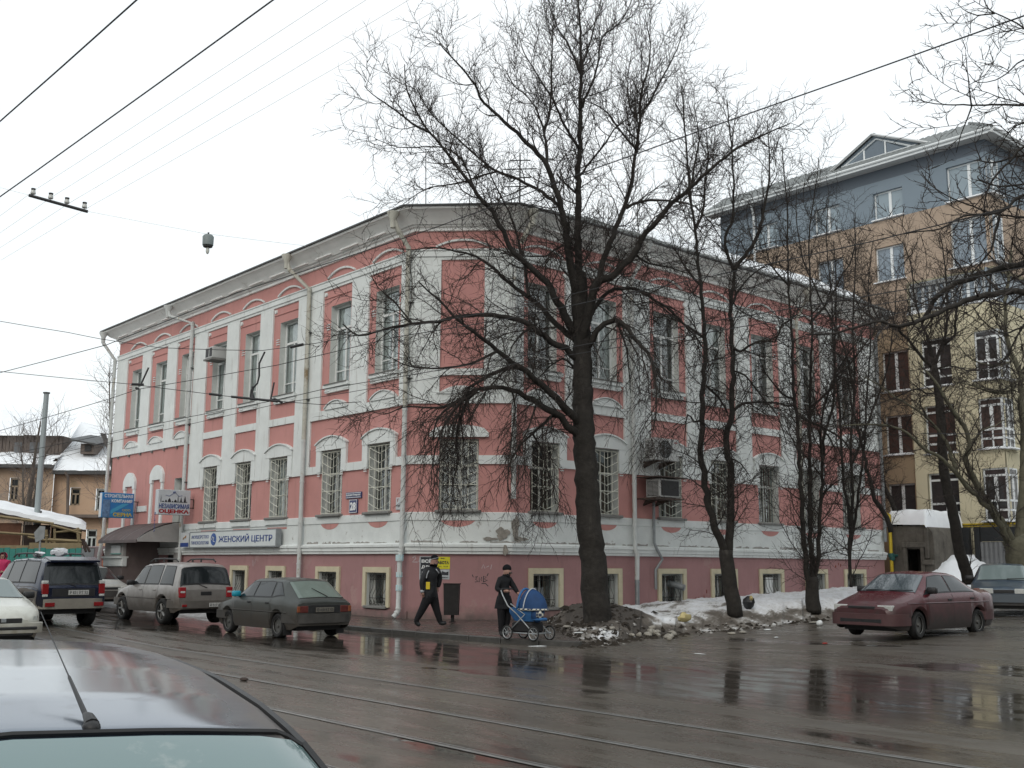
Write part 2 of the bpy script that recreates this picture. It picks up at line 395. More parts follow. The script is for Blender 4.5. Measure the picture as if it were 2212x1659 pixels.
# ---- tram rails set in the road
M_RAIL = mat('worn_rail_steel', (.27, .27, .26), .36, .5, .4, var=.3, vs=4)
M_GROOVE = mat('rail_groove', (.02, .018, .016), .3, .5)
for k, o in enumerate((9.72, 11.22, 12.62, 14.12)):
    names = ('first from the kerb', 'second from the kerb, flanked by broken asphalt',
             'third from the kerb', 'nearest the viewer')
    t = thing('tram_rail', 'worn steel tram rail set in wet asphalt, ' + names[k], 'rail', unst(0, o, .004), 0, 'tram rails in the street')
    V = []; F = []; V2 = []; 
    xs = np.arange(-45, 34, 1.0)
    for nm, oa, ob, mt, zz in (('rail_head', 0, .065, M_RAIL, .007), ('rail_groove', -.030, -.002, M_GROOVE, .005), ('rail_lip', -.055, -.032, M_RAIL, .006)):
        V = []; 
        for x in xs:
            for oo in (oa, ob):
                p = unst(x, o + oo); V.append((p.x, p.y, ground_z(p.x, p.y) + zz))
        F = [(2*i, 2*i+2, 2*i+3, 2*i+1) for i in range(len(xs)-1)]
        q = MB(); q.add(V, F); q.obj(nm, mt, t)
# ================================================================== THE PINK HOUSE
house = thing('pink_house', 'two-storey pink stucco corner house with white pilasters, arched hoods and barred windows', 'house', A0, 0)
LFX0 = -24.3; RFX1 = 21.0; CW = 3.06
def arc(cx, hw, z0, z1, n=12):   # points of a low arch from right to left
    # circle through (-hw,z0) (0,z1) (hw,z0)
    h = z1-z0; r = (hw*hw+h*h)/(2*h); cz = z1-r; a = math.asin(min(1, hw/r))
    return [(cx + r*math.sin(a - 2*a*i/n), cz + r*math.cos(a - 2*a*i/n)) for i in range(n+1)]
def wall(name, M, x0, x1, z0, z1, holes, mt, y=0.0):
    xs = sorted({x0, x1} | {h[0] for h in holes} | {h[1] for h in holes}); zs = sorted({z0, z1} | {h[2] for h in holes} | {h[3] for h in holes})
    xs = [x for x in xs if x0 <= x <= x1]; zs = [z for z in zs if z0 <= z <= z1]
    b = MB()
    for i in range(len(xs)-1):
        for j in range(len(zs)-1):
            cx = (xs[i]+xs[i+1])/2; cz = (zs[j]+zs[j+1])/2
            if any(h[0] < cx < h[1] and h[2] < cz < h[3] for h in holes): continue
            b.add([(xs[i], y, zs[j]), (xs[i+1], y, zs[j]), (xs[i+1], y, zs[j+1]), (xs[i], y, zs[j+1])], [(0, 1, 2, 3)])
    return b.obj(name, mt, house, M)

# ---- window kits (shared meshes)
def reveal_mesh(w, h, d, bot=True):
    b = MB()
    b.add([(0, 0, 0), (0, d, 0), (0, d, h), (0, 0, h)], [(0, 1, 2, 3)]); b.add([(w, 0, 0), (w, d, 0), (w, d, h), (w, 0, h)], [(3, 2, 1, 0)])
    b.add([(0, 0, h), (0, d, h), (w, d, h), (w, 0, h)], [(0, 1, 2, 3)]); b.add([(0, 0, 0), (w, 0, 0), (w, d, 0), (0, d, 0)], [(0, 1, 2, 3)])
    return b.mesh('reveal', M_REVEAL)
KIT = {}; M_FRAMEG = mat('grey_window_paint', (.42, .43, .41), .7, var=.15, vs=6)
def kit(kind, w, h):
    key = (kind, round(w, 2), round(h, 2))
    if key in KIT: return KIT[key]
    d = .30; b = MB(); panes = []; f = .07
    if kind == 'base': d = .34
    y0, y1 = d-.07, d
    b.box(0, f, y0, y1, 0, h); b.box(w-f, w, y0, y1, 0, h); b.box(f, w-f, y0, y1, 0, f); b.box(f, w-f, y0, y1, h-f, h)
    if kind in ('up', 'ground'):
        zt = h*(.70 if kind == 'up' else .62); zl = h*(.17 if kind == 'up' else .0)
        b.box(f, w-f, y0+.005, y1-.005, zt, zt+.08)
        b.box(w/2-.04, w/2+.04, y0+.004, y1-.004, f, zt)
        if kind == 'up':
            b.box(f, w/2-.04, y0+.012, y1-.012, zl, zl+.035); b.box(w/2+.04, w-f, y0+.012, y1-.012, zl, zl+.035)
            for a, c in ((f, w/2-.04), (w/2+.04, w-f)): panes += [(a, c, f, zl), (a, c, zl+.035, zt)]
            panes.append((f, w-f, zt+.08, h-f))
        else:
            for a, c in ((f, w/2-.04), (w/2+.04, w-f)): panes.append((a, c, f, zt))
            b.box(w/2-.02, w/2+.02, y0+.012, y1-.012, zt+.08, h-f)
            for a, c in ((f, w/2-.02), (w/2+.02, w-f)): panes.append((a, c, zt+.08, h-f))
    else:
        b.box(w/2-.03, w/2+.03, y0+.004, y1-.004, f, h-f)
        for a, c in ((f, w/2-.03), (w/2+.03, w-f)): panes.append((a, c, f, h-f))
    fr = b.mesh('window', M_FRAME if kind == 'up' else M_FRAMEG)
    pm = []
    for p in panes:
        q = MB(); q.add([(p[0], 0, p[2]), (p[1], 0, p[2]), (p[1], 0, p[3]), (p[0], 0, p[3])], [(0, 1, 2, 3)]); pm.append(q.mesh('pane', M_GLASS))
    rv = reveal_mesh(w, h, d)
    # curtains: two wavy drops
    cs = []
    for k, (a, c) in enumerate(((.02, w*.47), (w*.5, w-.02))):
        q = MB(); hh = h if kind != 'base' else h*.9
        q.grid(lambda u, v, a=a, c=c: (a+(c-a)*u, .02*math.sin(u*34+k) + .012*math.sin(u*15), .03+(hh-.05)*v), 30, 1); cs.append(q.mesh('curtain', M_CURT, True))
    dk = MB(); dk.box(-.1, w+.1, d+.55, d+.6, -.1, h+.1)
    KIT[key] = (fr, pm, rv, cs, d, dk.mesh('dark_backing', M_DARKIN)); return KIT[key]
def window(M, x0, x1, z0, z1, kind, curtains='both', label=None):
    w = x1-x0; h = z1-z0; fr, pm, rv, cs, d, dk = kit(kind, w, h)
    T = M @ Matrix.Translation((x0, 0, z0))
    o = link('window', fr, house, T)
    for p in pm: link('pane', p, o, T @ Matrix.Translation((0, d-.035, 0)))
    link('reveal', rv, o, T)
    link('dark_backing', dk, o, T)
    if curtains in ('both', 'left'): link('curtain', cs[0], o, T @ Matrix.Translation((0, d+.05, 0)))
    if curtains in ('both', 'right'): link('curtain', cs[1], o, T @ Matrix.Translation((0, d+.05, 0)))
    if label: o['label'] = label
    return o
def chevron_grille(w, h, y=-.02, r=.011):
    b = MB()
    for x in (0.0, w): b.tube([(x, y, 0), (x, y, h)], r*1.4, 4)
    for z in (0.0, h, h*.36, h*.64): b.tube([(0, y, z), (w, y, z)], r*1.3, 4)
    for x in (w*.25, w*.43, w*.57, w*.75): b.tube([(x, y, 0), (x, y, h)], r, 4)
    n = 7
    for i in range(n):
        z = h*(i+.15)/n; dz = h/n*.75
        b.tube([(0, y-.008, z+dz), (w*.25, y-.008, z+dz*.45), (w*.5, y-.008, z)], r, 4, False)
        b.tube([(w, y-.008, z+dz), (w*.75, y-.008, z+dz*.45), (w*.5, y-.008, z)], r, 4, False)
    return b.mesh('grille', M_GRILLE)
def wrought_grille(w, h, y=.03, r=.010):
    b = MB()
    for z in (.03, h*.22, h*.8): b.tube([(0, y, z), (w, y, z)], r, 4)
    n = max(5, int(w/.16))
    for i in range(n+1):
        x = w*i/n
        pts = [(x, y - .14*math.exp(-((t-.28)/.2)**2)*(1 if 0 < i < n else 0) , h*t*.97) for t in [0, .08, .16, .24, .32, .42, .55, .75, 1]]
        b.tube(pts, r, 4, False)
        if i < n:
            c = (x+w/n/2, y-.01, h*.9); b.tube([(c[0]+.05*math.cos(a), c[1], c[2]+.05*math.sin(a)) for a in np.linspace(0, 2*math.pi, 9)], r*.8, 3, False)
            c = (x+w/n/2, y-.02, .09); b.tube([(c[0]+.045*math.cos(a), c[1], c[2]+.05*math.sin(a)) for a in np.linspace(0, 2*math.pi, 9)], r*.8, 3, False)
    return b.mesh('grille', M_DGRILLE)

UPZ = (7.78, 10.57); GRZ = (3.34, 5.52); BSZ = (.44, 1.47)
LUP = [(-22.5, -21.3), (-19.8, -18.6), (-17.08, -15.93), (-14.07, -12.85), (-11.27, -10.05), (-8.52, -7.2), (-4.95, -3.67), (-2.15, -.85)]
LGR = [(-14.26, -13.03), (-11.48, -10.22), (-8.80, -7.47), (-5.20, -3.90), (-2.33, -1.05)]
LBS = [(-11.57+.17, -10.17-.17), (-8.78+.17, -7.4-.17), (-5.32+.17, -3.82-.17), (-2.43+.17, -.95-.17)]
RUP = [(.66, 1.90), (3.45, 4.68), (6.55, 7.88), (9.3, 10.55), (12.15, 13.5), (15.1, 16.35), (18.0, 19.29)]
RGR = [(.78, 1.97), (3.50, 4.68), (6.69, 7.90), (9.46, 10.76), (12.33, 13.6), (15.12, 16.34), (18.0, 19.31)]
RBS = [(.71+.17, 2.14-.17), (3.36+.17, 4.8-.17), (6.56+.17, 8.03-.17), (9.38+.17, 10.88-.17), (12.2+.17, 13.72-.17), (15.15+.17, 16.65-.17), (17.86+.17, 19.46-.17)]
CGR = [(.86, 2.07)]
NICHE = [(-22.55, -21.25, 3.35, 5.45), (-19.55, -18.2, 3.35, 5.6)]
SIDE = (-17.15, -16.05, 2.4, 5.25)      # narrow window above the entrance porch
DOORH = (-17.4, -16.3, .1, 2.3)
H = lambda L, Z: [(a, b, Z[0], Z[1]) for a, b in L]
wall('wall', FL, LFX0, 0, 2.05, 12.4, H(LUP, UPZ)+H(LGR, GRZ)+[SIDE]+[(-17.4, -16.3, 2.05, 2.3)], M_PINK)
wall('wall', FC, 0, CW, 2.05, 12.4, H(CGR, GRZ), M_PINK)
wall('wall', FR, 0, RFX1, 2.05, 12.4, H(RUP, UPZ)+H(RGR, GRZ), M_PINK)
wall('basement_wall', FL, LFX0, 0, -.3, 2.05, H(LBS, BSZ)+[(-17.4, -16.3, .1, 2.05)], M_BASE, .0)
wall('basement_wall', FC, 0, CW, -.3, 2.05, [], M_BASE)
wall('basement_wall', FR, 0, RFX1, -.3, 2.05, H(RBS, BSZ), M_BASE)
# low plinth step at the foot of the wall
for M, a, b in ((FL, -15.8, -.01), (FC, .0, CW), (FR, .01, RFX1)):
    q = MB(); q.box(a, b, -.05, .0, -.2, .34); q.obj('plinth', M_BASE, house, M)
# back walls and inner shell, so that the house is a closed volume
bk = MB(); P = [A0 - XD*24.3, A0, B0, B0 + RD*21.0]
pe = P[3] + LD*14; pf = P[0] + RD*14
bp = [P[3], pe, pf, P[0]]
for i in range(3):
    a, b = bp[i], bp[i+1]; bk.add([(a.x, a.y, -.3), (b.x, b.y, -.3), (b.x, b.y, 12.5), (a.x, a.y, 12.5)], [(0, 1, 2, 3)])
bk.obj('rear_wall', M_PINK, house)
bk = MB(); lp = [P[0], P[1], P[2], P[3], pe, pf]
for z in (6.6, 12.3): bk.add([(p.x, p.y, z) for p in lp], [tuple(range(6))])
bk.obj('inner_floor', M_DARKIN, house)

# ---- mouldings swept round the three facades
def outline(o, ext0=0, ext1=0):
    """wall outline pushed out by o (mitred)"""
    n = [-RD, Vector((CH.y, -CH.x, 0)), Vector((RD.y, -RD.x, 0))]; pts = []
    pts.append(A0 + LD*(24.3+ext0*o) + n[0]*o)
    for c, na, nb in ((A0, n[0], n[1]), (B0, n[1], n[2])):
        m = (na+nb).normalized(); pts.append(c + m*(o/m.dot(na)))
    pts.append(B0 + RD*(21.0+ext1*o) + n[2]*o); return pts
def sweep(name, prof, mt, seg=1, x=None):
    V = []; k = len(prof); rows = []
    for o, z in prof:
        pts = outline(o, 1 if o > .3 else 0, 1 if o > .3 else 0); row = []
        for i in range(3):
            n = 40 if i != 1 else 8
            for j in range(n if i < 2 else n+1):
                p = pts[i].lerp(pts[i+1], j/n); w = .006*mn.noise(Vector((p.x*.8, p.y*.8, z))); row.append((p.x, p.y, z+w))
        rows.append(row)
    m = len(rows[0]); V = [p for r in rows for p in r]
    F = [(i*m+j, i*m+j+1, (i+1)*m+j+1, (i+1)*m+j) for i in range(k-1) for j in range(m-1)]
    F.append(tuple(i*m for i in range(k))); F.append(tuple(reversed([i*m+m-1 for i in range(k)])))
    b = MB(); b.add(V, F); return b.obj(name, mt, house)
sweep('ledge', [(0, 2.04), (.09, 2.05), (.09, 2.12), (.13, 2.14), (.13, 2.24), (.17, 2.26), (.17, 2.33), (.02, 2.38), (0, 2.38)], M_WHITE)
sweep('dado', [(0, 2.375), (.025, 2.376), (.025, 3.04), (.055, 3.055), (.055, 3.28), (0, 3.30)], M_WORN)
sweep('frieze_band', [(0, 11.18), (.05, 11.19), (.05, 11.27), (.09, 11.29), (.09, 11.46), (.12, 11.48), (.12, 11.52), (0, 11.55)], M_WHITE)
sweep('cornice', [(0, 12.12), (.07, 12.13), (.07, 12.22), (.15, 12.25), (.17, 12.33), (.20, 12.36), (.22, 12.30), (.25, 12.34), (.36, 12.46), (.52, 12.60), (.60, 12.65), (.66, 12.67), (.68, 12.74), (0, 12.76)], M_CORN)
sweep('eaves_flashing', [(.66, 12.745), (.75, 12.74), (.755, 12.79), (.60, 12.83), (.2, 12.86)], M_ROOF)
# relief strips and small brackets under the cornice
q = MB()
for M, a, b in ((FL, LFX0, 0), (FR, 0, RFX1)):
    pass
def bracket_row(M, x0, x1):
    x = x0 + .5
    while x < x1-1.2:
        b = MB(); b.box(x, x+1.05, -.33, -.22, 12.33, 12.37); b.obj('cornice_relief', M_CORN, house, M); x += 1.65
bracket_row(FL, LFX0, 0); bracket_row(FR, .3, RFX1)

# ---- roof sheets
def inset(o): return outline(-o)
e = outline(.72, 1, 1)
rf = MB()
def rz(i, t, inn): 
    # returns height of the roof 'inn' metres in
    return 0
up = [A0 + LD*25.0 + RD*4.0, A0 + RD*3.0 + LD*1.2, B0 + LD*3.2 + RD*1.2, B0 + LD*2.6 + RD*6, B0 + LD*2.6 + RD*21.7]
hz = [13.9, 13.9, 14.0, 14.5, 14.5]
lo = [e[0], e[1], e[2], B0 + RD*6 + Vector((RD.y, -RD.x, 0))*.72, e[3]]
for i in range(4):
    a, b, c, d = lo[i], lo[i+1], up[i+1], up[i]
    n = 12
    rf.grid(lambda u, v, a=a, b=b, c=c, d=d, i=i: tuple((a.lerp(b, u)).lerp(d.lerp(c, u), v) * 1)[:2] + (12.79 + v*((hz[i]*(1-u)+hz[i+1]*u)-12.79),), n, 3)
rf.obj('roof', M_ROOFG, house)
rb = MB()
for i in range(4):
    a, b = up[i], up[i+1]; c, d = b + (RD+LD)*4 , a + (RD+LD)*4
rb.add([(up[0].x, up[0].y, 13.9), (up[1].x, up[1].y, 13.9), (up[2].x, up[2].y, 14.0), (up[3].x, up[3].y, 14.5), (up[4].x, up[4].y, 14.5), (pe.x, pe.y, 12.6), (pf.x, pf.y, 12.6)], [(0, 1, 2, 3, 4, 5, 6)])
rb.obj('roof', M_ROOFG, house)
# standing seams on the visible slope
sm = MB(); NR = Vector((RD.y, -RD.x, 0))
for k in range(1, 35):
    s = k*.6 + 1.0
    if s > 21: break
    a = B0 + RD*s + NR*.72; zt = 14.0 + .5*min(1, s/6); 
    b = B0 + RD*s + LD*(3.2 if s < 1 else 2.6)
    sm.tube([(a.x, a.y, 12.815), (b.x, b.y, zt+.02)], .022, 4)
sm.obj('roof_seam', M_ROOFG, house)
# snow left on the roof over the right facade: an uneven slab
def snow_slab(x0, x1, v0, v1, th, seed):
    b = MB(); nu, nv = 90, 8
    def P_(u, v, top):
        s = x0+(x1-x0)*u; jag = .16*mn.noise(Vector((s*1.7, seed, 0))) + .05*mn.noise(Vector((s*6, seed, 4)))
        vv = v0 + jag + (v1-v0-jag)*v
        a = B0 + RD*s + NR*.72; c = B0 + RD*s + LD*2.6; p = a.lerp(c, vv); z = 12.80 + vv*(14.0+.5*min(1, s/6)-12.79)
        t = th*(min(1, v*5+.35))*(min(1, 12*u, 12*(1-u)))*(.75+.5*mn.noise(Vector((s*.9, v*2, seed))))
        return (p.x, p.y, z + (max(t, .01) if top else .0))
    b.grid(lambda u, v: P_(u, v, True), nu, nv)
    V = [P_(i/nu, 0, True) for i in range(nu+1)] + [P_(i/nu, 0, False) for i in range(nu+1)]
    b.add(V, [(i+1, i, nu+1+i, nu+2+i) for i in range(nu)])
    return b
snow_slab(8.0, 21.6, .34, 1.02, .30, 3).obj('roof_snow', M_SNOW, house, smooth=True)
snow_slab(5.8, 9.6, .62, 1.02, .18, 8).obj('roof_snow', M_SNOW, house, smooth=True)

# ---- pilasters, panels, hoods
def B(name, M, x0, x1, z0, z1, o=.05, mt=None, y1=0.002):
    b = MB(); b.box(x0, x1, -o, y1, z0, z1); return b.obj(name, mt or M_WHITE, house, M)
LP_out = [(-24.3, -23.05), (-21.28, -20.25), (-18.5, -17.5)]
LP_mid = [(-15.75, -14.55), (-12.77, -11.73), (-10.0, -9.01), (-7.13, -6.02)]
LP_in = [(-6.02, -5.42), (-3.56, -2.53), (-.67, 0)]
for a, b in LP_out + LP_in: B('pilaster', FL, a, b, 6.92, 11.18, .06)
for a, b in LP_mid: B('pilaster', FL, a, b, 5.02, 11.18, .06)
RP_out = [(0, .44), (2.25, 3.2)]; RP_mid = [(4.97, 6.3), (8.22, 9.13), (11.05, 11.96), (13.85, 14.82)]; RP_end = [(16.72, 17.74), (19.58, 21.0)]
for a, b in RP_out + RP_end: B('pilaster', FR, a, b, 6.92, 11.18, .06)
for a, b in RP_mid: B('pilaster', FR, a, b, 5.02, 11.18, .06)
for a, b in ((0, .83), (2.2, CW)): B('pilaster', FC, a, b, 6.92, 11.18, .06)
# string course of the outer sections
for M, a, b in ((FL, -24.3, -15.75), (FL, -6.02, -.002), (FC, 0, CW), (FR, .002, 4.97), (FR, 14.82, 21.0)): B('string_course', M, a, b, 6.62, 6.92, .075)
# cross band of the middle sections
def gaps(P, a, b):
    o = []; c = a
    for p, q in sorted(P):
        if p > c: o.append((c, p))
        c = max(c, q)
    if c < b: o.append((c, b))
    return o
for M, PL, a, b in ((FL, LP_mid, -15.75, -6.02), (FR, RP_mid, 4.97, 14.82)):
    for p, q in gaps(PL, a, b): B('cross_band', M, p, q, 6.70, 6.96, .05)
# band at head height of the ground floor windows, between the openings
for M, L, a, b in ((FL, LGR, -15.75, 0), (FC, CGR, 0, CW), (FR, RGR, 0, 21.0)):
    for p, q in gaps([(x-.0, y+.0) for x, y in L], a, b): B('window_band', M, p, q, 4.755, 5.02, .062)
B('window_band', FL, -24.3, -22.9, 3.9, 4.15, .06); B('window_band', FL, -20.95, -19.9, 3.95, 4.2, .06); B('window_band', FL, -17.9, -17.2, 4.0, 4.25, .06)
# hoods over the ground floor windows
def hood(M, x0, x1, big=True, side=.30, z0=4.76):
    cx = (x0+x1)/2; hw = (x1-x0)/2+side
    b = MB()
    pts = arc(cx, hw, 5.74, 5.97); n = len(pts)
    poly = [(cx-hw, 5.53), (cx+hw, 5.53)] + pts
    b.prism(poly, -.10, .0)
    pts2 = arc(cx, hw+.03, 5.76, 6.02); lo2 = [(x, z-.045) for x, z in reversed(pts2)]
    b.prism(pts2 + lo2, -.15, .0)
    b.box(cx-hw, x0, -.085, .0, z0+.01, 5.53); b.box(x1, cx+hw, -.085, .0, z0+.01, 5.53)
    for k in range(3):
        b.box(x0-.16, x0, -.10, -.08, 4.66+k*.07, 4.69+k*.07); b.box(x1, x1+.16, -.10, -.08, 4.66+k*.07, 4.69+k*.07)
    return b.obj('window_hood', M_WHITE, house, M)
for a, b in LGR: hood(FL, a, b)
for a, b in RGR: hood(FR, a, b)
# white fill between the hoods in the middle sections
for M, L, PL, a, b in ((FL, LGR, LP_mid, -15.75, -6.02), (FR, RGR, RP_mid, 4.97, 14.82)):
    hs = [(x-.3, y+.3) for x, y in L if x > a and y < b]
    for p, q in gaps(hs, a, b): B('wall_field', M, p, q, 5.02, 5.62, .035)
# wide hood on the chamfer
b = MB(); b.prism([(.56, 5.58), (2.38, 5.58), (2.38, 5.70)] + arc(1.47, .91, 5.80, 5.96)[1:-1] + [(.56, 5.70)], -.12, 0); b.obj('window_hood', M_WHITE, house, FC)
# upper storey: sill panels, pediments, arches above, medallions, lintel lines
for M, L, mids in ((FL, LUP, (-15.75, -6.02)), (FR, RUP, (4.97, 14.82))):
    for x0, x1 in L:
        cx = (x0+x1)/2
        b = MB(); b.box(x0-.10, x1+.10, -.10, 0, 7.50, 7.66); b.box(x0-.16, x1+.16, -.16, 0, 7.66, 7.77); b.box(x0-.12, x0+.2, -.12, -.1, 7.55, 7.58); b.box(x1-.2, x1+.12, -.12, -.1, 7.55, 7.58)
        b.obj('sill_panel', M_WHITE, house, M)
        b = MB(); b.box(x0-.06, x1+.06, -.19, .28, 7.765, 7.80); b.obj('window_sill', M_SILL, house, M)
        if not (mids[0] < cx < mids[1]):
            b = MB(); b.prism([(cx-.72, 6.92), (cx+.72, 6.92)] + arc(cx, .62, 6.98, 7.17), -.12, 0)
            pt = arc(cx, .70, 6.98, 7.22); b.prism(pt + [(x, z-.035) for x, z in reversed(pt)], -.16, 0); b.obj('pediment', M_WHITE, house, M)
        pt = arc(cx, .86, 11.64, 11.86); b = MB(); b.prism(pt + [(x, z-.06) for x, z in reversed(pt)], -.07, 0); b.obj('relief_arch', M_WHITE, house, M)
        for xx in (x0-.35, x1+.35):
            b = MB(); b.cyl((xx, .0, 11.05), (xx, -.05, 11.05), .085, .07, 10); b.obj('medallion', M_WHITE, house, M)
        b = MB(); b.box(x0-.45, x1+.45, -.03, 0, 10.89, 10.92); b.obj('lintel_line', M_PINK, house, M)
        for xa, xb in ((x0-.22, x0-.02), (x1+.02, x1+.22)):
            for k in range(3): b = MB(); b.box(xa, xb, -.035, 0, 9.75+k*.09, 9.78+k*.09); b.obj('relief_stripe', M_WHITE, house, M)
pt = arc(1.5, .86, 11.64, 11.86); b = MB(); b.prism(pt + [(x, z-.06) for x, z in reversed(pt)], -.07, 0); b.obj('relief_arch', M_WHITE, house, FC)
b = MB(); b.prism([(.75, 6.92), (2.25, 6.92)] + arc(1.5, .62, 6.98, 7.17), -.12, 0); b.obj('pediment', M_WHITE, house, FC)
B('sill_panel', FC, .83, 2.2, 7.5, 7.7, .09)
# pink half-moons under the ground floor sills
for M, L in ((FL, LGR[3:]), (FC, CGR), (FR, RGR)):
    for x0, x1 in L:
        cx = (x0+x1)/2; hw = (x1-x0)/2 - .08
        pts = [(cx-hw+2*hw*i/10, 3.045 - .19*math.sin(math.pi*min(1, max(0, i/10)))**.6) for i in range(11)]
        b = MB(); b.prism([(cx-hw, 3.045)] + pts[1:-1] + [(cx+hw, 3.045)], -.031, -.02); b.obj('sill_moon', M_PINK, house, M)
for x0, x1 in LGR[:3]:
    b = MB(); b.box(x0-.02, x1+.05, -.034, -.02, 2.93, 3.0); b.obj('sill_moon', M_PINK, house, FL)
    b = MB(); b.box(x0-.1, x1+.12, -.12, 0, 3.10, 3.27); b.obj('sill_panel', M_WORN, house, FL)
# ground floor sills
for M, L in ((FL, LGR), (FC, CGR), (FR, RGR)):
    for x0, x1 in L:
        b = MB(); b.rbox(x0-.10, x1+.10, -.17, .28, 3.275, 3.36, .02); b.obj('window_sill', M_SILL, house, M)
# blind niches over the porch
for x0, x1, z0, z1 in NICHE:
    cx = (x0+x1)/2; hw = (x1-x0)/2
    b = MB(); pts = arc(cx, hw+.02, z1-.1, z1+.32); b.prism([(cx-hw-.02, z1-.45), (cx-hw+.25, z1-.45), (cx-hw+.25, z1-.32), (cx+hw-.25, z1-.32), (cx+hw-.25, z1-.45), (cx+hw+.02, z1-.45)] + pts, -.10, 0)
    b.box(cx-hw, cx-hw+.22, -.07, 0, 3.3, z1-.46); b.box(cx+hw-.22, cx+hw, -.07, 0, 3.3, z1-.46); b.obj('blind_niche', M_WHITE, house, FL)
# cream surrounds and sills of the basement windows
for M, L in ((FL, LBS), (FR, RBS)):
    for x0, x1 in L:
        b = MB(); z0, z1 = BSZ; s = .17; b.box(x0-s, x0, -.06, .0, z0-.02, z1+s); b.box(x1, x1+s, -.06, 0, z0-.02, z1+s); b.box(x0, x1, -.06, 0, z1, z1+s)
        b.obj('window_surround', M_CREAM, house, M)
        b = MB(); b.rbox(x0-.05, x1+.05, -.12, .3, z0-.07, z0+.012, .015); b.obj('window_sill', M_SILL, house, M)

# ---- windows themselves
for i, (a, b) in enumerate(LUP): window(FL, a, b, *UPZ, 'up', 'both')
for i, (a, b) in enumerate(RUP): window(FR, a, b, *UPZ, 'up', (None, 'right', None, 'right', 'left', None, 'left')[i])
GR = {}
def grille(fn, w, h): 
    k = (fn.__name__, round(w, 1), round(h, 1))
    if k not in GR: GR[k] = fn(w, h)
    return GR[k]
for M, L in ((FL, LGR), (FR, RGR), (FC, CGR)):
    for i, (a, b) in enumerate(L):
        o = window(M, a, b, *GRZ, 'ground', (None, None, 'left', None, None, 'left', None)[i] if M is not FC else None)
        if M is FR and i >= 4:
            g = MB(); w = b-a
            for k in range(8): g.tube([(w*(k+.5)/8, 0, 0), (w*(k+.5)/8 + .03*math.sin(k), 0, 2.1)], .010, 4)
            g.obj('grille', M_GRILLE, o, M @ Matrix.Translation((a, .2, GRZ[0]+.04)))
        else:
            link('grille', grille(chevron_grille, b-a-.12, 2.06), o, M @ Matrix.Translation((a+.06, -.0, GRZ[0]+.05)))
for M, L in ((FL, LBS), (FR, RBS)):
    for i, (a, b) in enumerate(L):
        o = window(M, a, b, *BSZ, 'base', None)
        link('grille', grille(wrought_grille, b-a-.06, 1.0), o, M @ Matrix.Translation((a+.03, .07, BSZ[0]+.02)))
window(FL, SIDE[0], SIDE[1], SIDE[2], SIDE[3], 'ground', 'both')
# exhaust duct in a basement window of the right facade
b = MB(); b.cyl((7.45, .3, 1.15), (7.62, -.28, 1.0), .11, .11, 12); b.cyl((7.62, -.28, 1.0), (7.63, -.3, .995), .095, .095, 12); b.obj('exhaust_duct', M_STEEL, house, FR, smooth=40)
b = MB(); b.box(12.75, 13.2, .1, .14, .75, 1.35); b.obj('white_casement', M_FRAME, house, FR)

# ---- downpipes
def downpipe(M, path, r=.078, funnel=True, mt=None, label=None):
    b = MB(); b.tube(path, r, 10)
    for p, q in zip(path[:-1], path[1:]):
        L = (Vector(q)-Vector(p)).length
        for k in range(int(L/1.4)+1):
            c = Vector(p).lerp(Vector(q), min(1, (k*1.4+.05)/L)); d = (Vector(q)-Vector(p)).normalized(); b.cyl(c, c+d*.05, r*1.16, r*1.16, 10)
    o = b.obj('downpipe', mt or M_PIPE, house, M, smooth=40)
    if label: o['label'] = label
    if funnel:
        t = Vector(path[0]); f = MB(); f.tube([t+Vector((0, 0, -.40)), t+Vector((0, 0, -.15)), t+Vector((0, 0, .06)), t+Vector((0, 0, .11))], [.09, .10, .20, .20], 10); f.obj('rain_hopper', mt or M_PIPE, o, M, smooth=40)
    k = MB()
    for z in np.arange(2.6, 11.5, 2.4):
        if path[-1][2] < z < path[-2][2]: k.box(path[-1][0]-.13, path[-1][0]+.13, path[-1][1]-.02, .02, z, z+.03)
    if k.V: k.obj('pipe_bracket', M_ROOF, o, M)
    return o
downpipe(FL, [(-24.62, -.72, 12.55), (-24.62, -.72, 12.15), (-24.42, -.16, 11.35), (-24.42, -.16, 3.0), (-24.6, -.22, 2.1), (-24.6, -.2, .3)])
downpipe(FL, [(-17.2, -.70, 12.55), (-17.1, -.66, 12.2), (-15.85, -.17, 11.75), (-15.85, -.17, 1.55)], label='white downpipe beside the porch canopy')
downpipe(FL, [(-6.95, -.72, 12.62), (-6.9, -.66, 12.2), (-6.22, -.17, 11.4), (-6.22, -.17, 6)], mt=M_PIPER, label='rust-streaked upper length of the downpipe')
downpipe(FL, [(-6.22, -.17, 6), (-6.22, -.17, 1.3), (-6.24, -.2, .3)], funnel=False)
downpipe(FL, [(-.22, -.75, 12.55), (-.16, -.6, 12.1), (-.12, -.2, 11.6), (-.12, -.2, 6.5)], mt=M_PIPER)
downpipe(FL, [(-.12, -.2, 6.5), (-.12, -.2, 2.2), (-.12, -.26, 1.9), (-.14, -.26, .35), (-.16, -.42, .17)], funnel=False, label='white downpipe at the corner with torn paper bills')
downpipe(FR, [(.30, -.62, 12.6), (.28, -.6, 12.3), (.18, -.2, 11.7)], mt=M_PIPER, label='rusty stub of a broken downpipe under the cornice')
downpipe(FR, [(-.04, -.18, 10.9), (-.04, -.18, 9.3), (-.04, -.17, 7.1), (-.03, -.16, 6.0), (-.03, -.16, 3.7)], funnel=False, label='flaking downpipe that ends in mid air at the corner')
downpipe(FR, [(5.5, -.7, 12.6), (5.45, -.6, 12.2), (5.30, -.17, 11.5), (5.30, -.17, 2.3), (5.3, -.26, 2.1), (5.3, -.24, 1.28)])
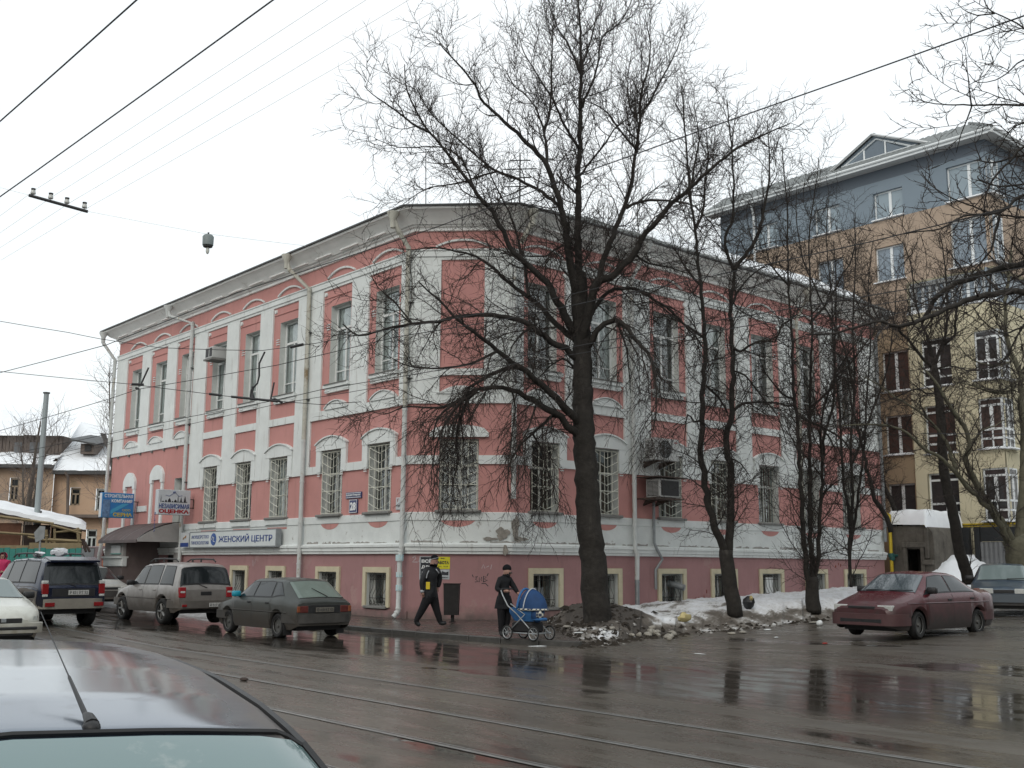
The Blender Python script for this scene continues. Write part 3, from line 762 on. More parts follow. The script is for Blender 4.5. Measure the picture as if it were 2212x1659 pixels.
downpipe(FR, [(5.3, -.24, 1.28), (5.3, -.24, .3)], funnel=False, mt=M_STEEL, label='grey metal foot of the downpipe')
downpipe(FR, [(15.0, -.7, 12.6), (15.0, -.6, 12.2), (14.98, -.16, 11.5), (14.98, -.16, 2.3)], mt=M_PIPER, r=.06)
downpipe(FR, [(15.05, -.2, 2.2), (15.05, -.2, .5)], funnel=False, mt=M_STEEL, r=.07)
downpipe(FR, [(20.9, -.7, 12.6), (20.9, -.6, 12.2), (20.88, -.16, 11.6), (20.88, -.16, 2.8)], mt=M_STEEL, r=.075)
# torn bills wrapped round the corner pipe
M_BILL = mat('torn_paper', (.30, .52, .58), .8, var=.5, vs=9, vcol=(.55, .57, .55))
b = MB()
for z0, z1, w in ((1.83, 2.02, .125), (1.35, 1.5, .10), (.95, 1.12, .10)): b.cyl((-.13, -.26, z0), (-.13, -.26, z1), w, w, 10)
b.obj('paper_bill', M_BILL, house, FL)
# roof edge oddments: tv aerial mast near the corner
b = MB(); b.cyl((.25, .3, 12.6), (.2, .3, 15.0), .018, .012, 5); b.obj('mast', M_WIRE, house, FC)
b = MB(); b.cyl((3.2, 1.2, 13.0), (3.2, 1.2, 15.1), .03, .025, 5)
for k, (zz, ww) in enumerate(((14.9, .35), (14.6, .55), (14.3, .35), (14.0, .5))): b.cyl((3.2-ww, 1.2, zz), (3.2+ww, 1.2, zz), .02, .02, 4); 
b.obj('aerial', M_WIRE, house, FC)
# holes where band plaster fell and bolt stubs below the string course
for x in np.arange(-23.6, -16, 1.3): b = MB(); b.box(x, x+.10, -.08, -.0, 6.52, 6.62); b.obj('iron_stub', M_SILL, house, FL)
# lost plaster under the broken pipe on the corner: brick and mortar patch
M_PATCH = mat('exposed_mortar', (.29, .27, .24), .95, .1, var=.4, vs=9, bump=.8, bs=20)
M_FLAKE = mat('flaked_edge', (.33, .32, .30), .95, .1, var=.4, vs=7, bump=.5, bs=20)
def ragged(cx, cz, rx, rz_, n, seed):
    r_ = random.Random(seed); ph = r_.uniform(0, 6); return [(cx+rx*math.cos(a)*(.8+.14*math.sin(3*a+ph)+.1*math.sin(7*a+ph)+r_.uniform(-.05, .05)), cz+rz_*math.sin(a)*(.8+.14*math.sin(3*a+ph)+.12*math.sin(5*a-ph)+r_.uniform(-.05, .05))) for a in [2*math.pi*i/n for i in range(n)]]
for M, cx, cz, rx, rz_, s in ((FC, 2.82, 2.66, .22, .22, 1), (FR, .16, 2.85, .14, .42, 2), (FR, .35, 2.50, .3, .08, 3), (FC, 2.45, 2.5, .25, .06, 4)):
    b = MB(); b.prism(ragged(cx, cz, rx*1.1, rz_*1.05, 46, s), -.0635, -.02); b.obj('bare_patch', M_PATCH, house, M)
b = MB(); b.prism(ragged(2.92, 2.16, .1, .2, 12, 9), -.19, -.1); b.obj('bare_patch', M_PATCH, house, FC)
# flaking lower edge of the dado: ragged little grey scars
for M, a, b_, s in ((FL, -6, -.1, 5), (FC, .05, 2.9, 6), (FR, .3, 20.9, 7)):
    r_ = random.Random(s); x = a
    while x < b_-.3:
        w = r_.uniform(.15, 1.1); hgt = r_.uniform(.02, .09); n_ = 9
        top = [(x+w*i/n_, 2.392+hgt*r_.uniform(.2, 1.)) for i in range(n_, -1, -1)]
        b = MB(); b.prism([(x, 2.385), (x+w, 2.385)]+top, -.0275, -.02); b.obj('flaked_paint', M_FLAKE, house, M); x += w*r_.uniform(.9, 1.9)
# small red scars on the basement of the right facade
M_SCAR = mat('brick_red_scar', (.22, .055, .035), .9, .1, var=.3, vs=9)
r_ = random.Random(3)
for cx, cz in ((7.9, 1.55), (8.7, .62), (9.0, .68), (9.15, .85), (17.3, 1.75), (17.5, 1.85), (17.65, 1.8), (19.7, 1.7), (20.2, 1.8), (8.55, .6)):
    b = MB(); b.prism(ragged(cx, cz, r_.uniform(.02, .06), r_.uniform(.04, .09), 8, r_.random()), -.006, 0); b.obj('paint_scar', M_SCAR, house, FR)
# ================================================================== TEXT
def text(s, h, M, mt, parent, name='lettering', w=None, bold=0.0, ext=.004):
    """flat raised letters: M places the lower left corner, letters run along +x and stand along +z; h = cap height, w = total width"""
    cu = bpy.data.curves.new('t', 'FONT'); cu.body = s; cu.size = 1; cu.extrude = ext; cu.offset = bold; cu.resolution_u = 2
    o = bpy.data.objects.new('t', cu); COL.objects.link(o)
    bpy.context.view_layer.update(); dg = bpy.context.evaluated_depsgraph_get()
    me = bpy.data.meshes.new_from_object(o.evaluated_get(dg)); bpy.data.objects.remove(o); bpy.data.curves.remove(cu)
    co = np.zeros(len(me.vertices)*3); me.vertices.foreach_get('co', co); co = co.reshape(-1, 3)
    mn_, mx_ = co.min(0), co.max(0); sy = h/(mx_[1]-mn_[1]); sx = (w/(mx_[0]-mn_[0])) if w else sy
    out = np.zeros_like(co); out[:, 0] = (co[:, 0]-mn_[0])*sx; out[:, 2] = (co[:, 1]-mn_[1])*sy; out[:, 1] = -(co[:, 2])
    me.vertices.foreach_set('co', out.ravel()); me.materials.clear(); me.materials.append(mt); me.name = name; me.update()
    return link(name, me, parent, M)
T3 = lambda x, y, z: Matrix.Translation((x, y, z))
M_BLUEINK = mat('blue_letters', (.015, .045, .20), .5)
M_REDINK = mat('red_letters', (.30, .01, .012), .5)
M_WHITEINK = mat('white_letters', (.72, .74, .74), .5)
M_YELINK = mat('yellow_print', (.55, .42, .03), .5)
M_SIGNW = mat('sign_white', (.50, .52, .53), .5, var=.08, vs=4)
M_SIGNB = mat('sign_blue', (.02, .11, .36), .45, var=.3, vs=2, vcol=(.02, .22, .42))
M_BRACKET = mat('rusty_bracket', (.06, .04, .03), .7)

# ---- projecting boards
def board(name, label, cat, s, o0, o1, zt0, zb0, dep=.22):
    """box sign standing out from the left facade at street coordinate -s"""
    base = unst(-s, o0, 0); t = thing(name, label, cat, (base.x, base.y, (zt0+zb0)/2), 0)
    Mx = frame(unst(-s, o1), -ND)      # x runs from the outer end towards the wall, seen from the right; y away from the viewer
    return t, Mx
t, Mx = board('hanging_sign', 'blue box sign with white and yellow words, hung out near the far corner', 'sign', 20.7, .28, 1.70, 4.8, 3.7)
zt, zb = at(250, 1064, 47.8).z, at(250, 1118, 47.8).z
w = 1.42; h = zt-zb
q = MB(); q.rbox(0, w, 0, .3, zb, zt, .015); q.obj('sign_box', M_SIGNB, t, Mx)
q = MB(); q.box(-.012, -.002, .02, .28, zb+.03, zt-.03); q.obj('side_panel', M_SIGNW, t, Mx)
q = MB(); q.box(.03, .36, -.012, -.002, zb+.03, zb+h*.72); q.prism([(.05, zb+.1), (.33, zb+.1), (.33, zb+.62), (.19, zb+.72), (.05, zb+.6)], -.02, -.012); q.obj('printed_picture', mat('sky_print', (.12, .22, .38), .5, var=.5, vs=6), t, Mx)
q = MB(); q.prism([(.40, zb+h*.30), (.40, zb+h*.14), (w-.2, zb+h*.58), (w-.5, zb+h*.58)], -.008, -.002); q.obj('printed_swoosh', mat('light_blue_print', (.05, .30, .50), .5), t, Mx)
text('СТРОИТЕЛЬНАЯ', .15, Mx @ T3(.10, -.006, zt-.21), M_WHITEINK, t, w=w-.16, bold=.02)
text('КОМПАНИЯ', .14, Mx @ T3(.42, -.006, zt-.42), M_WHITEINK, t, w=w-.50, bold=.02)
text('ООО', .09, Mx @ T3(.92, -.006, zb+.30), M_YELINK, t, w=.36)
text('СЕРНА', .17, Mx @ T3(.52, -.006, zb+.06), M_YELINK, t, w=w-.58, bold=.03)
q = MB()
for z in (zb+.25, zt-.35): q.tube([(w, .15, z), (w+.30, .15, z)], .02, 5)
q.tube([(w+.22, .15, zb+.25), (w+.22, .15, zt-.35)], .02, 5); q.obj('bracket', M_BRACKET, t, Mx)
t, Mx = board('hanging_sign', 'white box sign with a skyline drawing and blue and red words', 'sign', 15.0, .22, 1.58, 4.8, 3.7)
zt, zb = at(372, 1058, 43.8).z, at(372, 1112, 43.8).z; w = 1.36; h = zt-zb
q = MB(); q.rbox(0, w, 0, .3, zb, zt, .015); q.obj('sign_box', mat('pale_sign', (.50, .53, .56), .5, var=.08, vs=3), t, Mx)
text('ОЦЕНКА', .12, Mx @ T3(-.008, .27, zb+.1) @ Matrix.Rotation(R(-90), 4, 'Z') @ Matrix.Rotation(R(90), 4, 'Y'), M_BLUEINK, t, w=h-.2)
text('НЕЗАВИСИМАЯ', .19, Mx @ T3(.05, -.006, zb+.25), M_BLUEINK, t, w=w-.10, bold=.02)
text('ОЦЕНКА', .185, Mx @ T3(.05, -.006, zb+.035), M_REDINK, t, w=w-.10, bold=.05)
q = MB(); x = .10; r_ = random.Random(2); z0 = zb+.50
for ww, hh in ((.03, .28), (.12, .05), (.10, .10), (.16, .17), (.08, .06), (.14, .12), (.05, .26), (.04, .05), (.08, .22), (.05, .05), (.10, .27), (.04, .06)):
    q.prism([(x, z0), (x+ww, z0), (x+ww*.75, z0+hh*.7), (x+ww*.5, z0+hh), (x+ww*.2, z0+hh*.6)], -.008, -.002); x += ww + .012
q.obj('skyline_print', M_INK, t, Mx)
q = MB(); q.tube([(.30, -.006, zt-.22), (.45, -.006, zt-.26), (.62, -.006, zt-.15), (.72, -.006, zt-.13), (.85, -.006, zt-.25), (1.0, -.006, zt-.22)], .008, 4); q.tube([(.60, -.006, zt-.10), (.72, -.006, zt-.08)], .02, 4); q.obj('bird_print', M_BLUEINK, t, Mx)
q = MB()
for z in (zb+.3, zt-.35): q.tube([(w, .15, z), (w+.26, .15, z)], .02, 5)
q.tube([(w+.20, .15, zb+.3), (w+.20, .15, zt-.35)], .02, 5); q.obj('bracket', M_BRACKET, t, Mx)

# ---- long light box over the basement
t = thing('shop_sign', 'long white light box lettered in blue with a round blue emblem', 'sign', unst(-11.1, .2, 2.6))
q = MB(); q.rbox(-14.6, -7.62, -.34, -.14, 2.33, 2.93, .02); q.obj('sign_box', mat('light_box_white', (.58, .62, .62), .45, var=.08, vs=2), t, FL)
q = MB(); 
for z0, z1 in ((2.31, 2.35), (2.91, 2.95)): q.box(-14.63, -7.59, -.345, -.13, z0, z1)
q.box(-7.62, -7.585, -.345, -.13, 2.35, 2.91); q.box(-14.635, -14.6, -.345, -.13, 2.35, 2.91); q.obj('frame', M_STEEL, t, FL)
text('ЖЕНСКИЙ ЦЕНТР', .34, FL @ T3(-12.05, -.345, 2.46), M_BLUEINK, t, w=4.2, bold=.015)
text('АКУШЕРСТВО', .13, FL @ T3(-14.45, -.345, 2.67), M_BLUEINK, t, w=1.55)
text('ГИНЕКОЛОГИЯ', .13, FL @ T3(-14.45, -.345, 2.44), M_BLUEINK, t, w=1.55)
q = MB(); q.cyl((-12.48, -.335, 2.63), (-12.48, -.352, 2.63), .235, .235, 24); q.obj('round_emblem', mat('emblem_blue', (.03, .09, .30), .4, var=.4, vs=9), t, FL)
q = MB(); q.tube([(-12.62, -.357, 2.60), (-12.55, -.357, 2.72), (-12.42, -.357, 2.70), (-12.48, -.357, 2.56), (-12.36, -.357, 2.53)], .015, 4); q.obj('emblem_line', M_WHITEINK, t, FL)
# small party plate at its left
t = thing('wall_plate', 'small white plate with an orange emblem and a blue foot strip beside the long sign', 'sign', unst(-15.05, .1, 2.6))
q = MB(); q.box(-15.48, -14.70, -.34, -.30, 2.34, 2.93); q.obj('plate', M_SIGNW, t, FL)
q = MB(); q.box(-15.46, -14.72, -.348, -.342, 2.36, 2.52); q.obj('blue_strip', M_BLUEINK, t, FL)
q = MB(); q.tube([(-15.2, -.35, 2.66), (-15.1, -.35, 2.74), (-15.0, -.35, 2.72), (-14.95, -.35, 2.80)], .025, 4); q.obj('emblem', mat('ochre_print', (.35, .18, .05), .5), t, FL)
# address plates
t = thing('street_plate', 'narrow dark blue street name plate above the house number', 'sign', unst(-3.1, .03, 3.94))
q = MB(); q.box(-3.58, -2.66, -.045, -.005, 3.84, 4.04); q.obj('plate', mat('enamel_blue', (.02, .03, .12), .3), t, FL)
q = MB(); q.box(-3.56, -2.68, -.05, -.046, 3.86, 3.875); q.box(-3.56, -2.68, -.05, -.046, 4.005, 4.02); q.obj('white_rule', M_WHITEINK, t, FL)
text('Большая Печерская', .085, FL @ T3(-3.54, -.052, 3.90), M_WHITEINK, t, w=.84, bold=.01)
t = thing('house_number', 'square dark plate with a white number 28 between two barred windows', 'sign', unst(-3.1, .03, 3.57))
q = MB(); q.box(-3.36, -2.88, -.05, -.005, 3.36, 3.80); q.obj('plate', MT['enamel_blue'], t, FL)
q = MB()
for a, b_, c, d in ((-3.345, -2.895, 3.37, 3.385), (-3.345, -2.895, 3.775, 3.79), (-3.345, -3.33, 3.385, 3.775), (-2.91, -2.895, 3.385, 3.775)): q.box(a, b_, -.055, -.051, c, d)
q.obj('white_border', M_WHITEINK, t, FL)
text('28', .27, FL @ T3(-3.29, -.056, 3.44), M_WHITEINK, t, w=.34, bold=.04)
t = thing('wall_notice', 'small grey enamel notice beside the corner downpipe', 'sign', unst(-.56, .03, 3.57))
q = MB(); q.rbox(-.72, -.42, -.04, -.005, 3.38, 3.76, .01); q.obj('plate', M_SIGNW, t, FL)
text('Г', .09, FL @ T3(-.62, -.048, 3.63), M_REDINK, t, w=.07); text('ГАЗ', .05, FL @ T3(-.67, -.048, 3.48), M_INK, t, w=.2)

# ---- posters and graffiti on the chamfered corner
M_PY = mat('yellow_paper', (.60, .55, .03), .8, var=.12, vs=8); M_PW = mat('white_paper', (.45, .48, .50), .85, var=.2, vs=9); M_PK = mat('black_paper', (.03, .032, .04), .8, var=.3, vs=9)
t = thing('poster', 'bright yellow paper poster with black lettering, pasted on the corner wall', 'poster', tuple(FC @ Vector((1.03, -.01, 1.78))))
q = MB(); q.box(.78, 1.24, -.012, -.004, 1.60, 1.96); q.obj('sheet', M_PY, t, FC)
text('РАБОТА', .10, FC @ T3(.81, -.014, 1.74), M_INK, t, w=.40, bold=.05); text('ищу', .04, FC @ T3(.96, -.014, 1.89), M_INK, t, w=.12, bold=.03); text('тел. 418', .03, FC @ T3(.83, -.014, 1.66), M_INK, t, w=.35)
t = thing('poster', 'black and white poster behind the walking man, left of the yellow one', 'poster', tuple(FC @ Vector((.55, -.01, 1.7))))
q = MB(); q.box(.32, .76, -.010, -.003, 1.28, 1.97); q.obj('sheet', M_PW, t, FC)
q = MB(); q.box(.35, .74, -.014, -.010, 1.31, 1.95); q.obj('dark_field', M_PK, t, FC)
text('ВСЁ', .12, FC @ T3(.38, -.016, 1.78), M_WHITEINK, t, w=.32, bold=.04); text('ДЛЯ', .10, FC @ T3(.38, -.016, 1.60), M_WHITEINK, t, w=.3, bold=.04); text('ДОМА', .1, FC @ T3(.38, -.016, 1.42), M_WHITEINK, t, w=.32, bold=.04)
t = thing('poster', 'torn black and white poster directly under the yellow poster', 'poster', tuple(FC @ Vector((1.08, -.01, 1.45))))
q = MB(); q.prism([(.88, 1.36), (1.0, 1.30), (1.23, 1.29), (1.23, 1.59), (.9, 1.58), (.84, 1.48)], -.010, -.003); q.obj('sheet', M_PW, t, FC)
q = MB(); q.prism([(.98, 1.42), (1.2, 1.41), (1.2, 1.53), (1.12, 1.50), (1.0, 1.54)], -.014, -.010); q.obj('dark_field', M_PK, t, FC); text('РЕМОНТ', .04, FC @ T3(1.0, -.014, 1.33), M_INK, t, w=.2, bold=.03)
M_GRAF = mat('black_spray', (.04, .035, .04), .8); M_GRAFW = mat('white_spray', (.42, .36, .37), .8)
def strokes(name, label, M, lines, mt, r=.012):
    t = thing(name, label, 'graffiti', tuple(M @ Vector((lines[0][0][0], -.01, lines[0][0][1]))))
    for L in lines:
        q = MB(); P = [Vector((x, -.004, z)) for x, z in L]
        V = []; 
        for i, p in enumerate(P):
            d = (P[min(i+1, len(P)-1)]-P[max(i-1, 0)]).normalized(); n = Vector((-d.z, 0, d.x)); V += [p+n*r, p-n*r]
        q.add(V, [(2*i, 2*i+1, 2*i+3, 2*i+2) for i in range(len(P)-1)]); q.obj('stroke', mt, t, M)
def poly(*a): return list(zip(a[0::2], a[1::2]))
sx, sz = 1.98, 1.20
strokes('graffiti', 'black sprayed tag on the mauve corner wall above the pavement', FC, [
    poly(sx+.02, sz+.16, sx+.10, sz+.20, sx+.04, sz+.10, sx+.12, sz+.04, sx+.02, sz+.02), poly(sx+.15, sz+.02, sx+.15, sz+.16, sx+.22, sz+.05, sx+.22, sz+.17),
    poly(sx+.27, sz+.02, sx+.28, sz+.20, sx+.36, sz+.17, sx+.30, sz+.11, sx+.40, sz+.08, sx+.27, sz+.02), poly(sx-.06, sz+.24, sx-.03, sz+.16), poly(sx+.42, sz+.28, sx+.38, sz+.20), poly(sx+.22, sz-.02, sx+.34, sz-.02, sx+.42, sz-.10)], M_GRAF)
strokes('graffiti', 'faint white sprayed marks high on the mauve wall', FC, [poly(2.2, 1.62, 2.25, 1.74, 2.3, 1.62), poly(2.34, 1.66, 2.42, 1.7), poly(2.47, 1.6, 2.50, 1.74)], M_GRAFW, .010)
strokes('graffiti', 'white painted letter marks left of the posters', FC, [poly(.10, 1.92, .18, 1.98, .2, 1.9, .1, 1.8, .26, 1.8), poly(.3, 1.8, .34, 1.96), poly(.36, 1.8, .36, 1.9)], M_GRAFW, .016)
strokes('graffiti', 'pale scrawl on the basement wall beside the corner pipe', FL, [poly(-.62, 1.75, -.70, 1.68, -.70, 1.5, -.62, 1.42), poly(-.5, 1.75, -.46, 1.5)], M_GRAFW, .008)
strokes('graffiti', 'small white scrawl above the car on the basement wall', FL, [poly(-9.9, 1.85, -9.85, 1.62), poly(-9.78, 1.62, -9.8, 1.85, -9.7, 1.7, -9.66, 1.88)], M_GRAFW, .012)

# ---- entrance porch and ribbed canopy on the left facade
t = thing('entrance_porch', 'low walled entrance porch under a ribbed brown metal canopy', 'porch', unst(-18, .8, .1))
M_CAN = mat('brown_ribbed_metal', (.085, .060, .058), .5, .5, var=.3, vs=3); M_CANW = mat('canopy_gable', (.34, .33, .32), .8, .2, var=.12, vs=3)
def canz(v): return 2.62 + .75*math.sin(v*math.pi/2)**.8
xs0, xs1, oo = -20.3, -16.15, 1.9
q = MB()
def cf(u, v):
    x = xs0 + (xs1-xs0)*u; rib = .025 if (u*46) % 1 < .5 else 0
    return (x, -(oo*(1-v)), canz(v) + rib)
q.grid(cf, 92, 8); q.obj('canopy', M_CAN, t, FL)
q = MB(); pts = [(-(oo*(1-i/8)), canz(i/8)-.02) for i in range(9)]; q.prism([(-oo, 2.56), (0, 2.56)] + pts[::-1], xs1-.03, xs1-.0, axis='x'); q.obj('canopy_gable', M_CANW, t, FL)
q = MB(); q.box(xs0, xs1, -oo, -oo+.04, 2.52, 2.64); q.obj('fascia', M_CAN, t, FL)
q = MB(); q.box(-20.2, -18.15, -1.62, -1.5, 1.95, 2.55); q.obj('parapet', M_CANW, t, FL)
q = MB(); q.rbox(-20.2, -18.1, -1.68, -1.44, 1.55, 1.95, .03); q.box(-20.2, -18.1, -1.75, -1.4, 1.90, 1.97); q.obj('ledge', M_WHITE, t, FL)
M_BRW = mat('brown_render', (.15, .12, .115), .85, .2, var=.2, vs=2)
q = MB(); q.box(-20.2, -18.15, -1.62, -1.5, -.1, 1.55); q.obj('low_wall', M_BRW, t, FL)
q = MB(); q.box(-18.3, -18.15, -1.5, -.06, -.1, 2.6); q.obj('side_wall', M_BRW, t, FL)
q = MB(); q.box(-16.6, -16.2, -.10, -.06, 1.5, 2.2); q.obj('notice_board', M_CANW, t, FL)
q = MB(); q.box(-17.38, -16.32, .02, .06, .12, 2.28); q.obj('door', mat('dark_door', (.012, .012, .013), .6), t, FL)
q = MB(); q.box(-19.4, -18.4, -1.66, -1.63, 2.10, 2.42); q.obj('name_plate', M_SIGNW, t, FL)
q = MB(); q.box(-19.45, -18.35, -1.67, -1.62, 2.06, 2.10); q.obj('green_strip', mat('green_strip', (.08, .30, .26), .5), t, FL)

# ---- air conditioners
def ac_unit(label, M, x0, z0, w, h, d, off, fan=True, group=None):
    t = thing('air_conditioner', label, 'air conditioner', tuple(M @ Vector((x0+w/2, -off-d/2, z0))))
    q = MB(); q.rbox(x0, x0+w, -off-d, -off, z0, z0+h, .02); q.obj('casing', M_ACW, t, M)
    if fan:
        c = (x0+w*.42, -off-d, z0+h*.5); r_ = h*.40
        q = MB(); q.cyl(c, (c[0], c[1]-.012, c[2]), r_, r_, 24); q.obj('fan_opening', M_BLACK, t, M)
        q = MB()
        for k in range(1, 6): q.tube([(c[0]+r_*k/5*math.cos(a), c[1]-.02, c[2]+r_*k/5*math.sin(a)) for a in np.linspace(0, 2*math.pi, 21)], .005, 3, False)
        for k in range(8): a = math.pi*k/4; q.tube([(c[0], c[1]-.024, c[2]), (c[0]+r_*math.cos(a), c[1]-.024, c[2]+r_*math.sin(a))], .005, 3)
        q.obj('fan_guard', M_STEEL, t, M)
        q = MB()
        for k in range(3):
            a = k*2.094+.4; q.add([(c[0], c[1]-.014, c[2]), (c[0]+r_*.85*math.cos(a), c[1]-.015, c[2]+r_*.85*math.sin(a)), (c[0]+r_*.8*math.cos(a+.7), c[1]-.013, c[2]+r_*.8*math.sin(a+.7))], [(0, 1, 2)])
        q.obj('fan_blades', mat('grey_fan', (.12, .13, .13), .5) if 'grey_fan' not in MT else MT['grey_fan'], t, M)
        q = MB(); q.box(x0+w*.80, x0+w*.92, -off-d-.006, -off-d-.001, z0+h*.82, z0+h*.86); q.obj('badge', M_REDINK, t, M)
    q = MB()
    for k in range(12): z = z0+h*(.1+.8*k/12); q.box(x0-.006, x0-.001, -off-d*.9, -off-d*.1, z, z+h*.03)
    q.obj('side_louvre', M_BLACK, t, M)
    q = MB()
    for xx in (x0+w*.2, x0+w*.8): q.box(xx-.02, xx+.02, -off-d, -.0, z0-.05, z0-.004); q.prism([(-off-d*.8, z0-.05), (-off*.4, z0-.05), (-.0, z0-.26), (-.0, z0-.20)], xx-.015, xx+.015, axis='x')
    q.obj('wall_bracket', M_BRACKET, t, M); return t
M_ACW = mat('ac_casing', (.46, .47, .46), .5, .4, var=.1, vs=3, stain=(4, .62, .08, (.30, .29, .26)))
ac_unit('large white air conditioner with a round fan, high beside the right facade pipe', FR, 5.62, 5.22, 1.25, .75, .45, .35)
t = ac_unit('older grey window air conditioner under the large fan unit', FR, 5.72, 3.98, 1.0, .62, .62, .30, fan=False)
q = MB(); q.box(5.78, 6.66, -.94, -.925, 4.04, 4.54); q.obj('grille', M_BLACK, t, FR)
q = MB(); q.box(5.5, 7.0, -1.05, -.05, 4.64, 4.67); q.box(5.5, 6.9, -.95, -.05, 3.92, 3.96); q.obj('shelf', M_BRACKET, t, FR)
q = MB(); q.tube([(6.3, -.12, 3.9), (6.3, -.12, 2.5), (6.33, -.2, 2.3), (6.55, -.25, 1.95), (6.35, -.12, 1.6), (6.35, -.12, .95)], .05, 8); q.obj('drain_pipe', M_STEEL, t, FR, smooth=40)
t = thing('air_conditioner', 'small boxy air conditioner set in an upper window of the left facade', 'air conditioner', tuple(FL @ Vector((-13.4, -.3, 9.9))))
q = MB(); q.rbox(-13.75, -13.1, -.5, .15, 9.86, 10.32, .02); q.obj('casing', M_ACW, t, FL)
q = MB(); q.box(-13.70, -13.45, -.512, -.50, 9.92, 10.26); q.box(-13.36, -13.14, -.512, -.5, 9.92, 10.26); q.obj('vent_grille', M_BLACK, t, FL)
q = MB(); q.box(-13.8, -13.05, -.55, .1, 9.78, 9.85); q.obj('tray', M_SILL, t, FL)

# ---- gas pipe at the end of the right facade
t = thing('gas_pipe', 'yellow gas riser with a green valve at the end of the pink wall', 'pipe', tuple(FR @ Vector((21.22, -.15, .6))))
M_YEL = mat('yellow_paint', (.50, .36, .02), .5, .4, var=.15, vs=4)
q = MB(); q.tube([(21.22, -.2, .5), (21.22, -.2, 3.95), (21.22, .1, 4.05)], .075, 10); q.obj('riser', M_YEL, t, FR, smooth=40)
q = MB(); q.cyl((21.22, -.2, 2.15), (21.22, -.2, 2.32), .13, .13, 10); q.cyl((21.22, -.2, 2.23), (21.6, -.35, 2.23), .05, .05, 6); q.ball((21.25, -.22, 2.1), .13, 8, 6); q.obj('valve', mat('green_valve', (.02, .09, .08), .5), t, FR, smooth=40)

# ================================================================== CONCRETE SHED, FENCE, MODERN BLOCK
FS = frame(B0 + RD*21.5, XD)
t = thing('concrete_shed', 'small stained concrete entrance shed with a rounded top and thick snow', 'shed', tuple(FS @ Vector((1, 0, .6))))
M_CONC = mat('stained_concrete', (.125, .115, .10), .9, .2, var=.4, vs=2, bump=.4, bs=14, stain=[(3, .55, .12, (.05, .046, .04), (1, 1, .35))])
prof = [(0, .3), (2.0, .3), (2.0, 2.9)] + [(2.0-.42*(1-math.cos(a)), 2.9+.62*math.sin(a)) for a in np.linspace(.2, 1.57, 7)] + [(0, 3.52)]
q = MB(); q.add([(0, 0, .2), (.78, 0, .2), (.78, 0, 2.5), (0, 0, 2.5)], [(0, 1, 2, 3)]); q.add([(1.42, 0, .2), (2.0, 0, .2), (2.0, 0, 2.5), (1.42, 0, 2.5)], [(0, 1, 2, 3)])
q.prism([(0, 2.5), (2.0, 2.5), (2.0, 2.85)] + [(2.0-.45*(1-math.cos(a)), 2.85+.62*math.sin(a)) for a in np.linspace(.2, 1.57, 7)] + [(0, 3.47)], 0, 3)
q.box(1.98, 2.0, 0.001, 3, .2, 2.5); q.box(0, .02, .001, 3, .2, 2.5); q.obj('walls', M_CONC, t, FS, smooth=50)
q = MB(); q.box(.7, 1.5, 1.0, 1.05, .1, 2.6); q.obj('door', mat('rusty_door', (.035, .028, .024), .85, var=.4, vs=3), t, FS)
q = MB()
for x in (.64, 1.42): q.rbox(x, x+.16, -.09, .02, .2, 2.62, .01)
q.rbox(.6, 1.65, -.12, .02, 2.56, 2.78, .02); q.rbox(1.62, 1.8, -.1, .03, 2.1, 3.35, .03); q.obj('door_frame', M_CONC, t, FS)
q = MB(); q.rbox(1.5, 1.98, -.14, .05, 1.85, 2.05, .02); q.obj('stone_block', M_CONC, t, FS)
q = MB()
q.grid(lambda u, v: (-.12+1.86*u, -.12+3.2*v, 3.45 + (.78*min(1, 14*u, 14*(1-u), 10*v+.02)**.5)*(.92+.15*mn.noise(Vector((u*4, v*5, 1)))) - .06*u), 40, 30)
q.obj('roof_snow', M_SNOW, t, FS, smooth=True)
FM = frame(B0 + RD*25.0, XD); CX = 3.65
FMR = frame(B0 + RD*25.0 + XD*CX, RD)
# corrugated fence
M_CORR = mat('grey_corrugated_sheet', (.15, .155, .16), .5, .5, .2, var=.2, vs=2); M_BLKF = mat('black_fence_band', (.022, .024, .026), .7, .3, var=.3, vs=4)
t = thing('corrugated_fence', 'grey corrugated metal fence with black posts and a black upper band', 'fence', tuple(FM @ Vector((3, -1.2, 1))))
FF = frame(B0 + RD*24.0, XD)
def corr(x0, x1, z0, z1):
    q = MB(); n = int((x1-x0)/.05)
    V = []
    for i in range(n+1):
        x = x0+(x1-x0)*i/n; y = -.035 if i % 4 in (0, 1) else 0
        V += [(x, y, z0), (x, y, z1)]
    q.add(V, [(2*i, 2*i+2, 2*i+3, 2*i+1) for i in range(n)]); return q
for a, b_ in ((-1.2, 2.05), (2.75, 6.0), (6.1, 9.4), (9.5, 13)): corr(a, b_, .3, 2.82).obj('sheet_panel', M_CORR, t, FF)
for x in (2.1, 2.55): q = MB(); q.rbox(x, x+.22, -.12, .12, .3, 3.45, .01); q.obj('post', M_BLKF, t, FF)
for a, b_ in ((-1.2, 2.08), (2.8, 6.0), (6.1, 9.4), (9.5, 13)): q = MB(); q.rbox(a, b_, -.05, .06, 2.84, 3.44, .01); q.obj('upper_band', M_BLKF, t, FF)
t = thing('gas_main', 'thin yellow gas pipe running along the cream block above the fence', 'pipe', tuple(FM @ Vector((2, -.3, 3.6))))
q = MB(); q.tube([(-.3, -.18, 3.60), (CX+.1, -.18, 3.60)], .045, 6); q.tube([(-.3, -.18, 3.50), (CX+.1, -.18, 3.50)], .02, 6); q.obj('pipe_run', M_YEL, t, FM)
q = MB(); q.tube([(0, -.15, 3.60), (14, -.15, 3.6)], .045, 6); q.obj('pipe_run', M_YEL, t, FMR)

